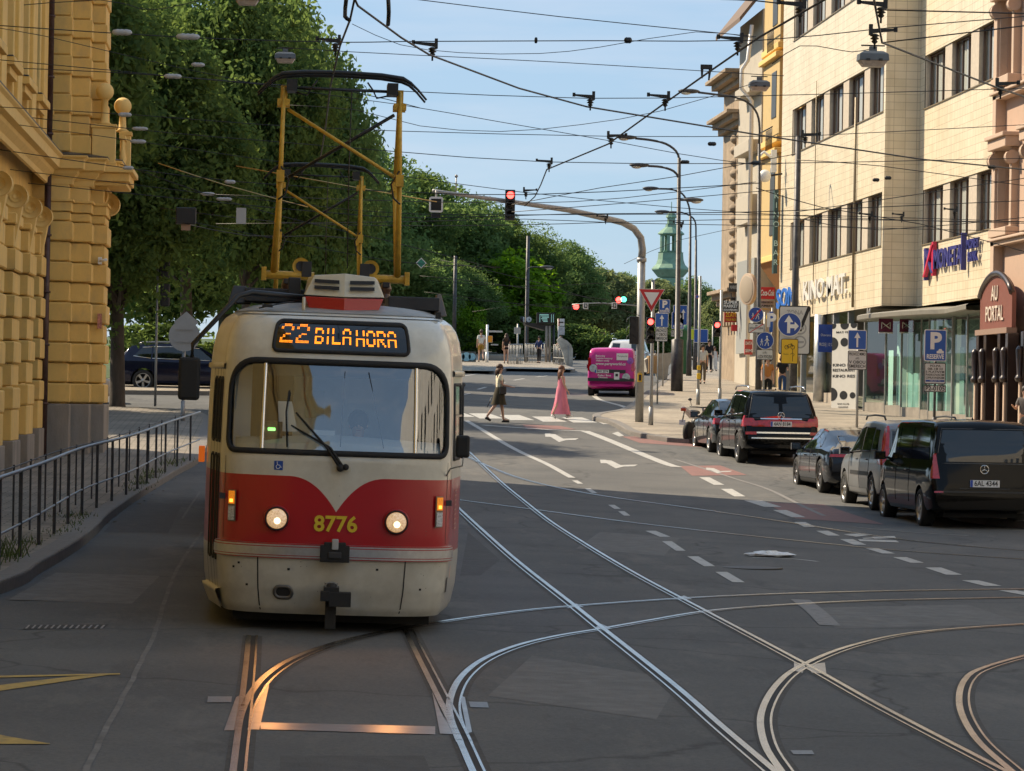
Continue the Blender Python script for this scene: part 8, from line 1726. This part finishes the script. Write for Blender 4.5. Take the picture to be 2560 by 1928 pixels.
def put(kind, px, Y, top_py, label, rz=0, wide=1.0):
    """a tree whose trunk stands at that picture column and distance and whose top reaches that row"""
    p = pp(px, 900, Y); z = zg(p.x, Y); t = pp(px, top_py, Y).z; o = K[kind]
    if kind in used: o = copy_tree(K[kind])
    used.add(kind); H = {'near': 16, 'tall': 19, 'mid': 15, 'bright': 9, 'olive': 12, 'low': 6}[kind]; s = (t-z)/H
    o.location = (p.x, Y, z-.1); o.rotation_euler = (0, 0, rz); o.scale = (s*wide, s*wide, s); tag(o, label, 'tree', 'trees of the park beyond the junction'); return o
put('near', 295, 100, -60, 'dark leafy tree whose thick trunk stands beside the stucco corner', 0, 1.05)
put('tall', 470, 122, -160, 'tall dark tree behind the black line box, cut by the top edge', 1, 1.1)
put('tall', 610, 118, -130, 'tall tree directly behind the pantograph reaching the top edge', 3.3, .78)
put('mid', 715, 134, 10, 'tree with loose right edge against the sky behind the pantograph', 2, .66)
put('mid', 560, 165, 100, 'dark tree deep behind the pantograph base', 4.2, 1.2)
put('mid', 380, 140, 150, 'dark tree behind the navy suv', 5.1, 1.1)
put('mid', 850, 192, 318, 'rounded green tree right of the pantograph under the sky', .5, 1.0)
put('tall', 960, 205, 372, 'dark green tree left of the tip of the mast arm', 1.7, 1.2)
put('mid', 1080, 215, 445, 'green tree behind the white rimmed tram signal', 3.9, 1.2)
put('tall', 1200, 222, 485, 'dark tree directly behind the hanging red traffic light', 5.5, 1.1)
put('bright', 1270, 212, 610, 'bright lime green small tree below the red traffic light', .3, 1.3)
put('tall', 1330, 215, 545, 'tree with open branches right of the hanging red light', 2.8, 1.0)
put('mid', 1410, 240, 600, 'blue green tree behind the pink turret house', 1.1, 1.1)
put('olive', 1500, 250, 665, 'olive tree just left of the signal mast', 2.1, 1.1)
put('mid', 1560, 270, 680, 'distant green tree behind the signal mast', 4.0, 1.2)
put('olive', 1640, 255, 695, 'olive green tree under the copper church tower', .9, 1.3)
put('mid', 1730, 262, 690, 'green tree right of the church tower behind the lamp posts', 5.2, 1.0)
put('olive', 1800, 240, 735, 'olive tree at the end of the street beside the brown house', 3.1, 1.0)
put('mid', 1000, 198, 600, 'lower dark tree left of the distant line masts', 2.6, 1.5)
put('mid', 1130, 208, 650, 'low spreading dark tree above the walking man', 1.3, 1.5)
put('bright', 1160, 205, 745, 'small bright tree behind the man in mustard shorts', 1.9, 1.0)
put('low', 420, 125, 800, 'low dark shrub mass behind the navy suv', .4, 1.6)
put('low', 1000, 200, 790, 'low dark bushes left of the platform people', 2.0, 1.7)
put('low', 1130, 206, 800, 'low dark bushes behind the platform people', 2.9, 1.6)
put('low', 1290, 210, 780, 'low bushes behind the departure board', 4.9, 1.7)
put('low', 1450, 200, 805, 'bushes between the stop and the pink house', .1, 1.5)
put('low', 1620, 215, 800, 'bushes beyond the magenta van', 1.5, 1.6)
put('low', 1740, 225, 810, 'bushes at the end of the right pavement', 3.5, 1.6)
def plant(kind, x, y, h, label):  # trees added to throw a band of shade across the road
    o = copy_tree(K[kind]); H = {'tall': 19, 'near': 16}[kind]; s_ = h/H; o.location = (x, y, zg(x, y)+.1); o.scale = (s_, s_, s_); tag(o, label, 'tree', 'trees of the park beyond the junction')
plant('near', -8.6, 91.5, 17, 'tree added to shade the road, just behind the stucco corner'); plant('near', -13, 94.5, 20, 'tall unseen tree added to shade the road, behind the stucco corner'); plant('near', -19, 95, 22, 'farther unseen tree added to shade the road, behind the stucco corner')
# added unseen house fronts: they feed reflections and bounce sunlight into the shaded street
FRN = M('house_front_grey', (.31, .31, .31), .85, var=.15, scale=.4)
e = empty('unseen_rear_terrace', (0, -45, 2), label='plain unseen terrace added behind the viewer for reflections and fill light', cat='building')
mb = MB(); mb.bb(-60, 60, -14, 0, -3, 11, FRN); mb.build('wall', e); mb = MB()
for i in range(30):
    for k in range(3): mb.bb(-58+i*4, -56.4+i*4, .0, .05, -.5+k*4, 1.6+k*4, DGL)
mb.build('window_rows', e)
e = empty('unseen_right_terrace', (27, 20, 1), label='plain unseen terrace added on the right to bounce sunlight', cat='building')
mb = MB(); mb.bb(0, 14, -62, 48, -3, 19, M('house_front_ochre', (.72, .70, .66), .85, var=.15, scale=.5)); mb.build('wall', e); mb = MB()
for i in range(26):
    for k in range(3): mb.bb(-.05, 0, -60+i*4, -58.4+i*4, .5+k*4, 2.6+k*4, DGL)
mb.build('window_rows', e)
